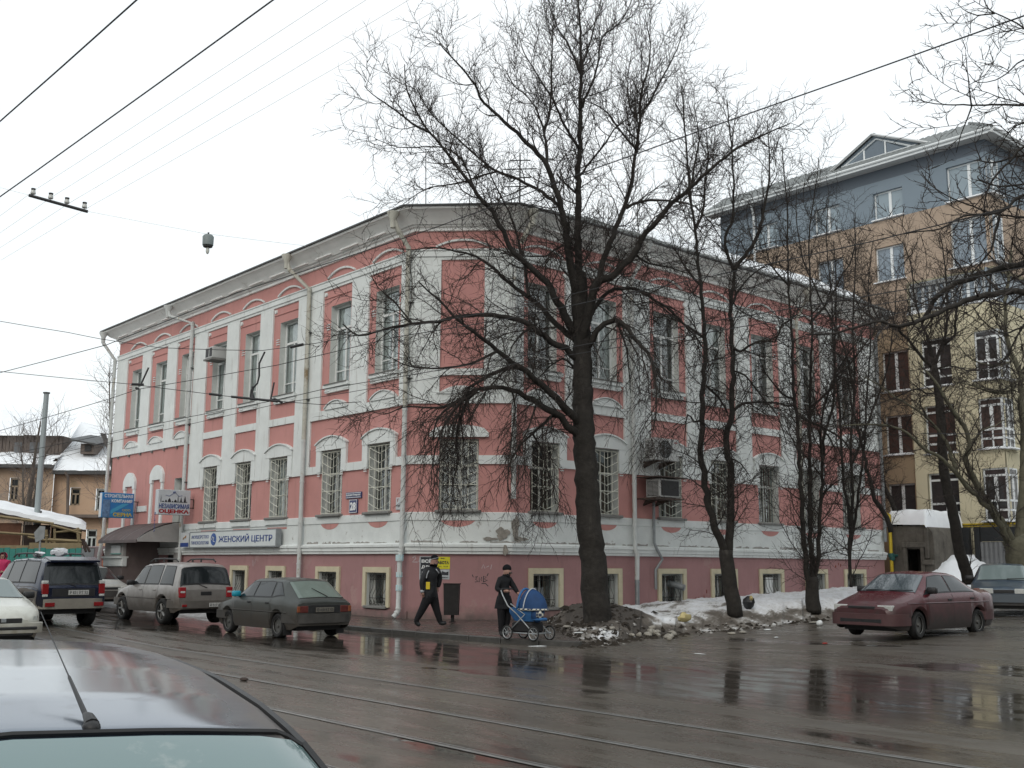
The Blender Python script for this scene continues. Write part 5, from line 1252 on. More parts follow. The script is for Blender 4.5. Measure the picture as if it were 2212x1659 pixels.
def soil_snow():
    m = bpy.data.materials.new('soiled_snow'); m.use_nodes = True; n = m.node_tree.nodes; l = m.node_tree.links; b = n['Principled BSDF']
    a = n.new('ShaderNodeAttribute'); a.attribute_name = 'soil'; t = n.new('ShaderNodeTexCoord')
    def ns(sc, d=6): q = n.new('ShaderNodeTexNoise'); q.inputs['Scale'].default_value = sc; q.inputs['Detail'].default_value = d; q.inputs['Roughness'].default_value = .7; l.new(t.outputs['Object'], q.inputs['Vector']); return q
    n1 = ns(2.2, 8); n2 = ns(12)
    ma = n.new('ShaderNodeMath'); ma.operation = 'MULTIPLY_ADD'; ma.inputs[1].default_value = 1.5; l.new(n1.outputs['Fac'], ma.inputs[0]); l.new(a.outputs['Fac'], ma.inputs[2])
    r = n.new('ShaderNodeValToRGB'); mp = n.new('ShaderNodeMapRange'); mp.inputs['From Min'].default_value = .55; mp.inputs['From Max'].default_value = 1.75; l.new(ma.outputs[0], mp.inputs['Value']); l.new(mp.outputs[0], r.inputs[0])
    e = r.color_ramp.elements; e[0].position = .05; e[0].color = (.76, .78, .81, 1); e[1].position = .92; e[1].color = (.055, .046, .038, 1)
    for p, c in ((.34, (.60, .60, .60, 1)), (.47, (.24, .225, .205, 1)), (.62, (.125, .108, .09, 1))): k = e.new(p); k.color = c
    mx = n.new('ShaderNodeMix'); mx.data_type = 'RGBA'; mx.blend_type = 'MULTIPLY'; mr = n.new('ShaderNodeMapRange'); mr.inputs['From Min'].default_value = .52; mr.inputs['From Max'].default_value = .72; mr.inputs['To Max'].default_value = .6
    l.new(n2.outputs['Fac'], mr.inputs['Value']); l.new(mr.outputs[0], mx.inputs['Factor']); l.new(r.outputs[0], mx.inputs['A']); mx.inputs['B'].default_value = (.45, .42, .38, 1); l.new(mx.outputs['Result'], b.inputs['Base Color'])
    b.inputs['Roughness'].default_value = .75; bu = n.new('ShaderNodeBump'); bu.inputs['Strength'].default_value = .8; bu.inputs['Distance'].default_value = .05; l.new(n2.outputs['Fac'], bu.inputs['Height']); l.new(bu.outputs[0], b.inputs['Normal']); return m
M_SOIL = soil_snow(); me.materials.append(M_SOIL); me.update(); tag(link('snow_bank', me), kind='structure')
from mathutils.bvhtree import BVHTree
_bv = BVHTree.FromPolygons([Vector(v) for v in V], [tuple(p.vertices) for p in me.polygons])
def gz(x, y):
    h = _bv.ray_cast(Vector((x, y, 5)), Vector((0, 0, -1)))
    return h[0].z if h[0] else ground_z(x, y)
# snow heap against the fence beyond the shed
q = MB()
def hp(u, v):
    x = 1.6 + 10*u; y = -5.5*(1-v); pk = .95*math.exp(-((x-2.0)/1.3)**2) + 1.45 - .03*x
    z = .5 + (pk-.5)*sstep(0, .9, v)*(.9+.1*sstep(0, .1, u)) + (.16*mn.fractal(Vector((x*1.4, y*1.4, 3)), 1, 2, 4) + .06*mn.noise(Vector((x*5, y*5, 3))))*min(1, 3*v)
    if u == 0: z -= .0
    return (x, y, z - (.5 if v == 0 else 0))
q.grid(hp, 70, 40); V2 = []
o = q.obj('snow_heap', [M_SNOW], None, FF, smooth=True); tag(o, kind='structure')
# slush ridge between the parked cars and the pavement at the left
q = MB()
def sr(u, v):
    x = -22 + 23*u; o_ = 3.35 + .75*(v); p = unst(x, o_); n_ = mn.fractal(Vector((p.x*1.5, p.y*1.5, 5)), 1, 2, 4)
    return (p.x, p.y, ground_z(p.x, p.y) + max(-.01, (.10+.10*n_)*math.sin(math.pi*v) + (-.02 if v in (0, 1) else 0)))
q.grid(sr, 160, 8, flip=True)
M_SLUSH = mat('grey_slush', (.30, .30, .30), .5, .4, var=.5, vs=3, bump=.5, bs=20, vcol=(.09, .085, .08)); tag(q.obj('slush', M_SLUSH, smooth=True), kind='structure')

# ================================================================== TREES
class Tree:
    def __init__(s, name, label, Y, mtrunk=M_BARK, mtwig=M_TWIG, seed=1, group=None):
        s.Y = Y; s.S = []; s.r = random.Random(seed); s.V = []; s.F = []; s.mt = mtrunk; s.mw = mtwig; s.root = None; s.name = name; s.label = label; s.group = group; s.limbs = []
    def depth_near(s, px, py):
        b = None; bd = 1e9
        for x, y, Y in s.S:
            d = (x-px)**2+(y-py)**2
            if d < bd: bd = d; b = Y
        return b if bd < 45**2 else s.Y
    def trace(s, pts, w0, w1, drift=0., name='limb', n=8, dens=1., up=None, Y0=None, twig=True, taper_pow=1.):
        """pts: the limb's course; w0, w1: widths at its ends; drift: metres gained or lost in depth at its tip"""
        Yb = Y0 if Y0 is not None else s.depth_near(*pts[0])
        L = [0]
        for a, b in zip(pts[:-1], pts[1:]): L.append(L[-1]+math.hypot(a[0]-b[0], a[1]-b[1]))
        P = []; T = L[-1]; kk = 1 if name == 'trunk' or w0 < 8 else .84
        for i in range(len(pts)-1):
            k = max(2, int((L[i+1]-L[i])/14))
            p0 = pts[max(i-1, 0)]; p1 = pts[i]; p2 = pts[i+1]; p3 = pts[min(i+2, len(pts)-1)]
            for j in range(k):
                t = j/k; q = []
                for c in (0, 1):
                    q.append(.5*((2*p1[c]) + (-p0[c]+p2[c])*t + (2*p0[c]-5*p1[c]+4*p2[c]-p3[c])*t*t + (-p0[c]+3*p1[c]-3*p2[c]+p3[c])*t**3))
                P.append((q[0], q[1], (L[i]+(L[i+1]-L[i])*t)/T))
        P.append((pts[-1][0], pts[-1][1], 1.))
        W_ = []; R_ = []
        for k, (x, y, t) in enumerate(P):
            Y = Yb + drift*t**.8; s.S.append((x, y, Y)); w = (w0*kk+(w1-w0*kk)*t**(taper_pow if kk == 1 else .72))/2/2375*Y
            p = at(x, y, Y); j = min(.05, w*(.5 if w < .1 else .10))*(1 if 0 < k else 0); p += Vector((s.r.uniform(-j, j), s.r.uniform(-j, j), s.r.uniform(-j, j))); W_.append(p); R_.append(w)
        s.limbs.append((name, W_, R_, n))
        if twig: s.children(W_, R_, 1, dens, up)
        return W_
    def tube(s, pts, rs, n):
        b = len(s.V); u = None
        for i, p in enumerate(pts):
            t = (pts[min(i+1, len(pts)-1)] - pts[max(i-1, 0)]).normalized()
            if u is None: u = t.orthogonal().normalized()
            u = (u - t*u.dot(t)).normalized(); w = t.cross(u)
            for k in range(n):
                a = math.tau*k/n; s.V.append(p + u*(math.cos(a)*rs[i]) + w*(math.sin(a)*rs[i]))
        for i in range(len(pts)-1):
            for k in range(n):
                k2 = (k+1) % n; s.F.append((b+i*n+k, b+i*n+k2, b+(i+1)*n+k2, b+(i+1)*n+k))
    def children(s, P, Rr, lev, dens=1., up=None):
        """side shoots along a limb; up = pull (z) of the shoots: + rises, - hangs"""
        r = s.r; step = (.30, .25, .14, .11)[lev]/dens
        acc = r.uniform(0, step); Ltot = sum((b-a).length for a, b in zip(P[:-1], P[1:]))
        run = 0; side = r.random()*math.tau
        for a, b, ra in zip(P[:-1], P[1:], Rr[:-1]):
            d = b-a; L = d.length
            if L < 1e-6: continue
            t = d/L; acc -= L
            while acc < 0:
                q = a + t*(L+acc); acc += step*r.uniform(.6, 1.4); f = min(1, (run)/Ltot)
                if lev == 1 and ra > .12 and r.random() < .75: continue
                side += 2.4 + r.uniform(-.5, .5)
                o = t.orthogonal().normalized(); w = t.cross(o); perp = o*math.cos(side)+w*math.sin(side)
                an = r.uniform(.5, 1.15); dr = (t*math.cos(an)+perp*math.sin(an)).normalized()
                if lev == 1: ln = r.uniform(.7, 2.0)*s.k1*(1.1-.45*f); rr = min(ra*.55, .020)
                elif lev == 2: ln = r.uniform(.3, .85)*s.k2; rr = .0085
                else: ln = r.uniform(.12, .38)*s.k2; rr = .0055
                s.shoot(q, dr, ln, rr, lev, up)
            run += L
    k1 = 1.; k2 = 1.; maxlev = 3
    def shoot(s, q, dr, ln, rr, lev, up):
        r = s.r; n = (0, 6, 4, 3)[lev]; pts = [q]; rs = [rr]; d = dr.copy(); st = ln/n; u = .10 if up is None else up
        for i in range(n):
            d = (d + Vector((r.uniform(-.28, .28), r.uniform(-.28, .28), r.uniform(-.25, .25)+u*(1.3 if lev == 1 else 1.)))).normalized(); pts.append(pts[-1]+d*st); rs.append(rr*(1-.68*(i+1)/n))
        s.tube(pts, rs, 4 if lev == 1 else 3)
        if lev < s.maxlev: s.children(pts, rs, lev+1, 1., u)
    def build(s):
        t0 = s.limbs[0]; base = t0[1][0]; s.root = thing(s.name, s.label, 'tree', (base.x, base.y, base.z), 0, s.group)
        for nm, P, Rr, n in s.limbs:
            b = MB(); b.tube(P, Rr, n); b.obj(nm, s.mt, s.root, smooth=True)
        me = bpy.data.meshes.new('twigs'); me.from_pydata([tuple(v) for v in s.V], [], s.F); me.materials.append(s.mw); o = link('twigs', me, s.root); o['kind'] = 'stuff'; return s.root
TG = 'bare trees in front of the pink house'
# ---- the big tree
T = Tree('bare_tree', 'tallest bare tree with a thick black trunk and drooping lower boughs, before the house corner', 27.3, seed=5); T.k1 = .92
T.trace([(1291, 1375), (1290, 1330), (1283, 1250), (1274, 1130), (1266, 1020), (1261, 930), (1259, 830), (1257, 740), (1254, 690), (1252, 640), (1250, 590)], 62, 36, 0, 'trunk', 14, .12, Y0=27.3)
T.trace([(1252, 640), (1250, 580), (1249.5, 509), (1248, 460), (1249, 407), (1252, 324), (1254, 231), (1254, 153), (1254, 69), (1249, 0), (1246, -45)], 26, 3, .6, dens=1.1, up=.12)
T.trace([(1247, 640), (1236, 593), (1224, 509), (1212.5, 449), (1196, 393.5), (1180, 356.5), (1160, 332), (1138, 310), (1101, 273), (1046, 222), (1018, 171), (972, 120), (948.6, 93)], 26, 2.5, -1.8, up=.12)
T.trace([(1180, 356), (1182, 320), (1175.5, 287), (1157, 231.5), (1130, 200), (1110, 185), (1092, 150)], 9, 2, .8, up=.14)
T.trace([(1175, 287), (1189, 231), (1191.6, 139), (1194, 69), (1196, 30)], 6, 2, .8, up=.2)
T.trace([(1212, 449), (1200, 436), (1185, 426), (1152, 403), (1101, 380), (1064, 366), (999.5, 310), (944, 259), (916, 222), (900, 190)], 11, 2, 1.6, up=.08)
T.trace([(1075, 370), (1027, 384), (976, 398), (930, 405), (900, 420), (872, 440)], 5, 1.5, .8, up=.05)
T.trace([(1240, 715), (1231, 704), (1199, 639), (1157, 588), (1111, 546), (1087.5, 500), (1064, 458), (1041, 431), (1013, 393.5), (967, 333), (930, 287), (907, 255), (879, 194), (874, 139)], 24, 2, -2.6, up=.10)
T.trace([(930, 287), (889, 265), (851, 236), (805, 204), (786.5, 185)], 6, 1.5, -.6, up=.06)
T.trace([(1030, 420), (1000, 350), (960, 320), (900, 318), (860, 318), (810, 300)], 5, 1.5, .4, up=.04)
T.trace([(1143, 639), (1129, 556), (1111, 486), (1092, 444), (1074, 407), (1046, 352), (1020, 320)], 9, 2, 1.2, up=.08, Y0=26.9)
T.trace([(1243, 735), (1224, 722), (1166, 662), (1124.5, 630), (1073.6, 588), (1040, 560), (1000, 546), (940, 535), (890, 540)], 18, 2, 1.6, up=.0)
T.trace([(1245, 775), (1233, 762), (1204, 745.6), (1163, 717), (1122, 692), (1064, 682), (998, 682), (945, 694), (891, 700), (850, 706), (809, 717), (775, 725), (740, 700)], 20, 3, -2.2, up=-.02, dens=1.15)
T.trace([(891, 700), (850, 650), (815, 620), (800, 590)], 5, 1.5, .3, up=.02)
T.trace([(1251, 918), (1241, 902), (1200, 861), (1167, 828), (1126, 795), (1097, 774), (1072.5, 758), (1035, 725), (990, 692), (950, 650), (905, 610)], 25, 3, -2.8, up=-.03)
T.trace([(1135, 800), (1109.5, 793), (1072, 803), (1040, 820), (1015, 836), (998, 870), (985, 910), (975, 945)], 14, 2.5, -.6, up=-.16)
T.trace([(1072, 760), (1030, 780), (985, 792), (930, 796), (880, 790), (840, 770)], 8, 2, -.5, up=-.02)
T.trace([(1253, 948), (1241, 931), (1212, 902), (1179.5, 881), (1138, 857), (1105, 842), (1064, 836), (1023, 844), (990, 865), (970, 881), (945, 905), (935, 950)], 24, 3, -2.0, up=-.14)
T.trace([(1031, 844), (1011, 865), (998, 894), (986, 947), (988, 1001), (975, 1060), (985, 1090)], 11, 2, .2, up=-.25)
T.trace([(990, 865), (955, 880), (920, 880), (870, 880), (830, 895), (790, 885)], 8, 1.5, -.2, up=-.06)
T.trace([(1020, 850), (985, 880), (950, 940), (935, 1000), (930, 1060)], 7, 1.5, -.6, up=-.25)
T.trace([(1205, 898), (1190, 900), (1167, 922), (1130, 955), (1105, 992), (1097, 1029), (1100, 1080)], 10, 2, .5, up=-.22)
T.trace([(1150, 936), (1170, 970), (1180, 1010), (1195, 1050), (1200, 1090)], 5, 1.5, .5, up=-.25)
T.trace([(1105, 842), (1112, 880), (1106, 940), (1100, 990)], 5, 1.5, -.4, up=-.25)
T.trace([(1162, 862), (1150, 900), (1135, 940), (1120, 960)], 5, 1.5, -.4, up=-.25)
T.trace([(1160, 700), (1130, 720), (1105, 750), (1098, 790)], 8, 2, -.5, up=-.05)
T.trace([(1256, 820), (1235, 790), (1215, 775), (1190, 790), (1170, 810)], 10, 2, .8, up=-.08)
T.trace([(1268, 752), (1278, 733), (1303, 700), (1332, 692), (1356, 713), (1385, 746), (1406, 774), (1414, 815), (1418, 870), (1412, 930)], 20, 2, -1.6, up=-.25, dens=1.2)
T.trace([(1332, 692), (1350, 740), (1358, 800), (1362, 850)], 6, 1.5, .6, up=-.2)
T.trace([(1268, 700), (1282, 667), (1314, 630), (1370, 625), (1416, 648), (1462.5, 685), (1509, 736), (1530, 780)], 15, 2, .9, up=-.12, dens=1.1)
T.trace([(1254, 740), (1268, 690), (1282, 630), (1300, 605), (1324, 597), (1370, 546), (1407, 491), (1453, 440), (1490, 407), (1527, 372), (1566, 340), (1610, 310), (1653, 290), (1707, 266)], 30, 2.5, -2.4, up=.08, dens=1.15)
T.trace([(1280, 640), (1300, 579), (1324, 509), (1342, 463), (1360.6, 407), (1374.5, 324), (1384, 255), (1402, 222), (1435, 162), (1462.5, 106.5), (1472, 78)], 20, 2, .8, up=.16, dens=1.15)
T.trace([(1384, 255), (1385, 200), (1400, 150), (1405, 90), (1398, 60)], 7, 1.5, .5, up=.2)
T.trace([(1374.5, 324), (1337.5, 278), (1310, 241), (1277, 222)], 6, 2, -.4, up=.16)
T.trace([(1374, 330), (1380, 270), (1360, 230), (1356, 170), (1365, 110)], 5, 1.5, .6, up=.2)
T.trace([(1250, 385), (1259, 370), (1300, 319), (1333, 273), (1370, 250), (1390, 235)], 8, 2, 1.0, up=.12)
T.trace([(1253, 240), (1262, 215), (1277, 185), (1291, 139), (1300, 83), (1337.5, 51), (1361, 9), (1370, -20)], 8, 2, -.8, up=.15)
T.trace([(1252, 324), (1230, 290), (1212.5, 259), (1194, 215), (1160, 160), (1130, 110), (1120, 70)], 7, 1.5, -.9, up=.15)
T.trace([(1254, 160), (1230, 100), (1205, 60), (1190, 20), (1180, -20)], 6, 1.5, .6, up=.2)
T.trace([(1254, 150), (1275, 90), (1288, 40), (1300, -10)], 5, 1.5, .4, up=.2)
T.trace([(1248, 420), (1220, 395), (1203, 375)], 6, 3, .3)
T.trace([(1354, 449), (1384, 435), (1439, 433), (1490, 440), (1509, 454), (1535, 480), (1560, 520)], 9, 2, .6, up=-.02)
T.trace([(1370, 546), (1400, 570), (1440, 575), (1480, 590)], 6, 2, .6, up=-.05)
T.trace([(1248, 545), (1215, 530), (1180, 552), (1130, 552), (1080, 548)], 8, 2, -.6, up=-.02)
# tangle of water shoots where the boughs fork
for px, py in ((1400, 560), (1380, 545), (1360, 560), (1350, 600), (1330, 560), (1100, 770), (1085, 765), (1240, 660), (1265, 620), (1365, 530), (1340, 540)):
    Yq = T.depth_near(px, py); c = at(px, py, Yq)
    for k in range(9):
        d = Vector((T.r.uniform(-1, 1), T.r.uniform(-.6, .6), T.r.uniform(-1, 1))).normalized(); T.shoot(c, d, T.r.uniform(.4, 1.1), .007, 2, -.08)
T.build()
# ---- twin-stemmed tree
T = Tree('bare_tree', 'forked bare tree with two dark stems rising from one trunk, standing on the snow bank', 30.4, seed=8, group=None); T.k1 = 1.15
T.trace([(1588, 1330), (1583, 1300), (1576, 1250), (1568, 1188)], 34, 30, 0, 'trunk', 12, .1, Y0=30.4)
T.trace([(1566, 1195), (1556, 1165), (1544, 1140), (1530, 1078), (1516, 988), (1518, 906), (1518, 837), (1523, 768), (1523, 724), (1513, 616), (1502, 508), (1489, 407), (1484, 328), (1478, 270), (1475, 215), (1470, 180)], 22, 2.5, -.8, up=.05, dens=.85)
T.trace([(1573, 1195), (1576, 1150), (1578, 1112), (1578, 1043), (1575, 988), (1569.5, 947), (1578, 906), (1583, 837), (1585, 768), (1580, 724), (1579, 652), (1586, 590), (1575, 560), (1567, 530), (1567, 508), (1581, 479), (1585, 418), (1581, 328), (1574, 260), (1570, 215)], 24, 2.5, .6, up=.05, dens=.85)
T.trace([(1586, 585), (1600, 560), (1617, 544), (1639, 501), (1649, 458), (1660, 400), (1662, 340), (1657, 260)], 13, 2, -.6, up=.05)
T.trace([(1578, 745), (1600, 760), (1617, 749), (1646, 735), (1675, 738), (1689, 702), (1720, 680), (1730, 640)], 9, 2, -.9, up=.0)
T.trace([(1587, 885), (1606, 871), (1657, 868), (1712, 878)], 7, 3, .8, up=-.05)
T.trace([(1580, 660), (1600, 620), (1630, 590), (1660, 570), (1690, 575)], 8, 2, .8, up=.05)
T.trace([(1521, 730), (1487, 706), (1450, 680), (1408, 652), (1370, 660)], 8, 2, .7, up=-.05)
T.trace([(1513, 616), (1490, 590), (1460, 540), (1450, 500)], 6, 1.5, .7, up=.08)
T.trace([(1500, 500), (1520, 450), (1522, 400), (1530, 340), (1525, 280)], 7, 1.5, .7, up=.05)
T.trace([(1489, 420), (1500, 360), (1510, 300), (1500, 230)], 6, 1.5, -.6, up=.05)
T.trace([(1518, 905), (1500, 912), (1486, 895), (1478, 950)], 5, 1.5, -.4, up=-.1)
T.trace([(1578, 800), (1610, 810), (1640, 850), (1680, 900), (1700, 960)], 5, 1.5, -.6, up=-.1)
T.trace([(1575, 990), (1600, 1000), (1620, 1030)], 4, 1.5, -.4, up=-.1); T.trace([(1519, 830), (1540, 845), (1560, 870), (1570, 890)], 6, 4, .5, up=-.1)
T.build()
# ---- clump of three stems
T = Tree('bare_tree', 'clump of three slim straight stems from one foot, right of the forked tree', 32.2, seed=13); T.k1 = 1.15
T.trace([(1757, 1322), (1756, 1300), (1755, 1270), (1754, 1250)], 34, 26, 0, 'trunk', 10, 0, Y0=32.2, twig=False)
T.trace([(1750, 1285), (1743, 1250), (1736, 1146.5), (1729.5, 1060), (1726, 974), (1723, 906), (1714, 837), (1712, 768), (1711, 724), (1703, 616), (1702, 544), (1700, 436), (1692, 364), (1690, 320)], 16, 2, -.6, up=.06, dens=.8)
T.trace([(1755, 1285), (1754, 1250), (1750, 1112), (1750, 974), (1750, 871), (1752, 768), (1754, 724), (1750, 616), (1748, 508), (1757, 436), (1765, 382), (1768, 340)], 15, 2, .5, up=.06, dens=.8)
T.trace([(1759, 1288), (1760.5, 1267), (1769, 1181), (1774, 1078), (1778, 1002), (1781, 940), (1798, 888), (1803.5, 820), (1804, 760), (1804, 688), (1806, 600), (1800, 520)], 14, 2, .5, up=.05, dens=.8)
T.trace([(1778, 1002), (1774, 970), (1773, 930), (1783, 870), (1810, 800), (1850, 740), (1880, 690)], 8, 2, -.8, up=.1)
T.trace([(1778, 1068), (1800, 1045), (1820, 1035), (1860, 1028)], 4, 1.5, -.4, up=0)
T.trace([(1728, 900), (1760, 915), (1790, 930), (1820, 950), (1850, 990)], 9, 2, -.8, up=-.02, dens=1.3)
T.trace([(1751, 880), (1785, 850), (1825, 800), (1850, 770), (1900, 700)], 6, 1.5, .4, up=.1)
T.trace([(1712, 860), (1690, 850), (1650, 800), (1640, 760)], 5, 1.5, -.5, up=.1)
T.trace([(1750, 700), (1790, 650), (1815, 600), (1840, 560), (1850, 500)], 6, 1.5, .6, up=.05)
T.trace([(1703, 616), (1680, 590), (1660, 560), (1650, 510)], 5, 1.5, .5, up=.05)
T.build()
# ---- slanting tree right of the shed
T = Tree('bare_tree', 'slightly leaning bare tree behind the maroon saloon, in front of the corrugated fence', 36.0, seed=21); T.k1 = 1.
T.trace([(2092, 1262), (2087, 1235), (2070, 1181), (2060, 1112), (2043, 1043), (2036, 974), (2032, 906), (2025.5, 837), (2015, 790)], 26, 17, 0, 'trunk', 10, .4, Y0=36.)
T.trace([(2015, 795), (1994, 776), (1969, 743.5), (1938.5, 710.5), (1900, 690), (1880, 650), (1860, 600)], 10, 2, -1, up=.1, dens=1.2)
T.trace([(2016, 792), (2012.6, 766), (2002, 725), (1992, 700), (1975, 640), (1970, 580), (1950, 520)], 9, 2, .8, up=.12, dens=1.2)
T.trace([(2018, 792), (2027, 766), (2041, 725), (2045.5, 684), (2045, 622), (2040, 560), (2030, 500)], 10, 2, .5, up=.12, dens=1.2)
T.trace([(2038, 745), (2062, 725), (2062, 702), (2070, 660), (2080, 600)], 7, 2, -.8, up=.1, dens=1.2)
T.trace([(2026, 850), (2000, 850), (1980, 840), (1930, 860), (1880, 880)], 5, 1.5, -.8, up=0)
T.trace([(2018, 800), (2050, 790), (2090, 800), (2130, 800)], 5, 1.5, -.6, up=0)
T.build()
# ---- low spreading tree whose stems lean out to the left
T = Tree('leaning_tree', 'low forking tree at the right edge with greenish stems leaning far to the left', 33.0, M_BARKG, M_TWIG, seed=31); T.k1 = .9
T.trace([(2206, 1268), (2203, 1220), (2196, 1185), (2190, 1165)], 62, 50, 0, 'trunk', 12, 0, Y0=33., twig=False)
T.trace([(2187, 1175), (2170, 1140), (2139, 1095), (2110, 1050), (2094, 1016), (2087, 988), (2094, 961), (2090, 935), (2077, 912), (2053, 878), (2030, 840), (2000, 800)], 26, 5, -1.4, up=.06, n=10)
T.trace([(2184, 1178), (2160, 1140), (2135.6, 1098), (2100, 1060), (2070, 1029.5), (2036, 992), (1994.5, 967.6), (1960, 933), (1915, 919), (1864, 916), (1820, 920)], 20, 2.5, -2.2, up=.02, n=10)
T.trace([(2070, 1029), (2060, 1000), (2035, 940), (1984, 888), (1932.6, 857.5), (1901.6, 833), (1864, 813)], 12, 2.5, .4, up=.04)
T.trace([(2095, 965), (2120, 930), (2150, 920), (2180, 900)], 6, 1.5, .6, up=.05)
T.trace([(2200, 1180), (2207, 1100), (2212, 1000), (2210, 900), (2204, 807), (2189.6, 776), (2175, 725), (2171, 663), (2179, 593), (2185, 540)], 30, 5, .8, up=.08, n=10, dens=1.2)
T.trace([(2205, 815), (2180, 835), (2150, 850), (2120, 840), (2090, 830), (2060, 825)], 9, 2, -.8, up=.02)
T.trace([(2190, 780), (2150, 790), (2120, 785), (2090, 770), (2060, 730)], 5, 1.5, -.8, up=0)
T.trace([(2196, 830), (2170, 850), (2100, 830)], 5, 2, -.6, up=0)
T.build()
# ---- young trees behind the shed
T = Tree('bare_tree', 'thin crooked tree leaning left beside the yellow gas riser', 42.0, seed=41); T.k1 = .7
T.trace([(1925, 1150), (1915, 1119), (1891, 1078), (1877.5, 1036), (1857, 940), (1839.6, 871), (1830, 800)], 12, 3, 0, 'trunk', 8, 1.1, Y0=42., up=.1)
T.build()
T = Tree('bare_tree', 'short dark stem leaning left just above the snowy shed roof', 47.5, seed=43); T.k1 = .7
T.trace([(1945, 1140), (1929, 1091), (1908.5, 1043), (1901.6, 1000), (1880, 930)], 13, 5, 0, 'trunk', 8, .8, Y0=47.5, up=.1); T.build()
# ---- near tree off the right edge: only its boughs reach into view
T = Tree('bare_tree', 'near tree outside the right edge whose thick black boughs reach across the blocks', 17.0, seed=51); T.k1 = .62; T.k2 = .62
T.trace([(2420, 1500), (2400, 1200), (2380, 900), (2370, 600), (2365, 300), (2360, 0)], 90, 40, 0, 'trunk', 12, 0, Y0=17., twig=False)
U = dict(up=.04)
T.trace([(2376, 560), (2300, 556), (2212, 568.6), (2117.6, 593), (2056, 618), (2027, 638.5), (1998, 684), (1982, 694), (1932, 708.5)], 26, 8, 1.5, dens=.9, up=.05)
T.trace([(2374, 640), (2300, 630), (2212, 630), (2158.7, 632), (2097, 645), (2045.5, 667), (1994, 690), (1940.6, 706), (1905, 695), (1870.6, 700), (1800, 720), (1740, 722)], 28, 3, -1.5, dens=.9, up=.03)
T.trace([(2366, 250), (2300, 235), (2212, 227), (2100, 227), (2020, 224), (1983, 213), (1964, 194)], 12, 1.5, 1., dens=.8, up=.06)
T.trace([(2100, 227), (2088, 260), (2076, 290), (2066, 330)], 4, 1.5, .3, dens=.8, up=0)
T.trace([(2098, 226), (2094, 190), (2089, 150), (2086, 115)], 4, 1.5, -.3, dens=.8, up=.1)
T.trace([(2362, 120), (2280, 90), (2212, 60), (2183.5, 43), (2149.6, 29), (2131, 12), (2122, -10)], 10, 2, 1., dens=.8, up=.06)
T.trace([(2149, 29), (2110, 33), (2080, 20), (2066, 5)], 4, 1.2, .3, dens=.8, up=.05)
T.trace([(2366, 200), (2280, 150), (2212, 130), (2174, 160), (2149.6, 173), (2112.5, 179), (2094, 160)], 9, 1.5, -1., dens=.8, up=.06)
T.trace([(2366, 250), (2300, 270), (2212, 265), (2180, 285), (2165, 310), (2150, 330)], 7, 2, .6, dens=.9, up=0)
T.trace([(2372, 380), (2300, 350), (2212, 336), (2168, 346), (2140, 352), (2110, 345)], 12, 3, 1., dens=1., up=.03)
T.trace([(2372, 420), (2300, 400), (2212, 398), (2160, 402), (2117, 390), (2112, 380)], 10, 3, -.6, dens=1., up=.03)
T.trace([(2374, 480), (2300, 440), (2212, 420), (2168, 454), (2131, 463), (2082, 466), (2032, 494), (1980, 500), (1927, 510)], 14, 2, -1., dens=1., up=.03)
T.trace([(2374, 500), (2280, 475), (2212, 470), (2150, 462), (2100, 445), (2060, 430), (2010, 400), (1990, 370)], 10, 2, .5, dens=1., up=.08)
T.trace([(2160, 460), (2150, 500), (2140, 540), (2100, 590), (2090, 610)], 7, 2, -.3, dens=1., up=0)
T.trace([(2374, 330), (2290, 310), (2212, 318), (2180, 350), (2150, 380), (2130, 420), (2125, 470)], 12, 3, .4, dens=1.1, up=.02)
T.trace([(2372, 700), (2290, 690), (2212, 705), (2170, 720), (2130, 700), (2100, 660)], 10, 2, -.5, dens=1.1, up=.02)
T.trace([(2212, 700), (2190, 740), (2175, 770), (2150, 790), (2110, 800)], 5, 1.5, 0, dens=1., up=0, Y0=17.)
T.build()
T = Tree('bare_tree', 'thicket of thin upright stems between the stem clump and the gas riser', 37.0, seed=71); T.k1 = 1.1
T.trace([(1838, 1268), (1836, 1180), (1842, 1080), (1838, 960), (1846, 820), (1842, 700), (1848, 580), (1846, 470)], 8, 2, 0, 'trunk', 6, 0.55, Y0=37., up=.05)
T.trace([(1836, 1200), (1850, 1100), (1866, 980), (1872, 860), (1880, 740), (1876, 620), (1885, 520)], 7, 1.5, .6, up=.05, dens=.55); T.trace([(1840, 1150), (1822, 1040), (1815, 900), (1800, 760), (1796, 640), (1785, 520), (1790, 430)], 7, 1.5, -.6, up=.05, dens=.55)
T.trace([(1842, 1000), (1880, 900), (1915, 800), (1930, 700), (1938, 600)], 6, 1.5, 1., up=.05, dens=.55); T.trace([(1845, 850), (1820, 740), (1770, 640), (1735, 560), (1720, 470), (1722, 400)], 6, 1.5, -.8, up=.05, dens=.55); T.build()
# ---- thin trees by the old house
T = Tree('bare_tree', 'multi-stemmed grey tree in front of the old ochre house', 62.0, mat('grey_bark', (.12, .105, .09), .9, var=.3, vs=5), mat('grey_twig', (.14, .12, .11), .9), seed=61); T.k1 = 1.5; T.k2 = 1.5; T.maxlev = 2
T.trace([(60, 1200), (58, 1150), (62, 1090), (72, 1020), (80, 960), (88, 910)], 17, 3, 0, 'trunk', 8, .8, Y0=62., up=.1)
T.trace([(60, 1150), (75, 1080), (84, 1020), (100, 980), (125, 940)], 12, 2, -1, up=.1); T.trace([(57, 1150), (50, 1080), (48, 1000), (40, 940)], 8, 2, 1, up=.1); T.build()
T = Tree('bare_tree', 'faint twiggy tree top showing past the left corner of the pink house', 66.0, MT['grey_bark'], MT['grey_twig'], seed=63); T.k1 = 1.6; T.k2 = 1.6; T.maxlev = 2
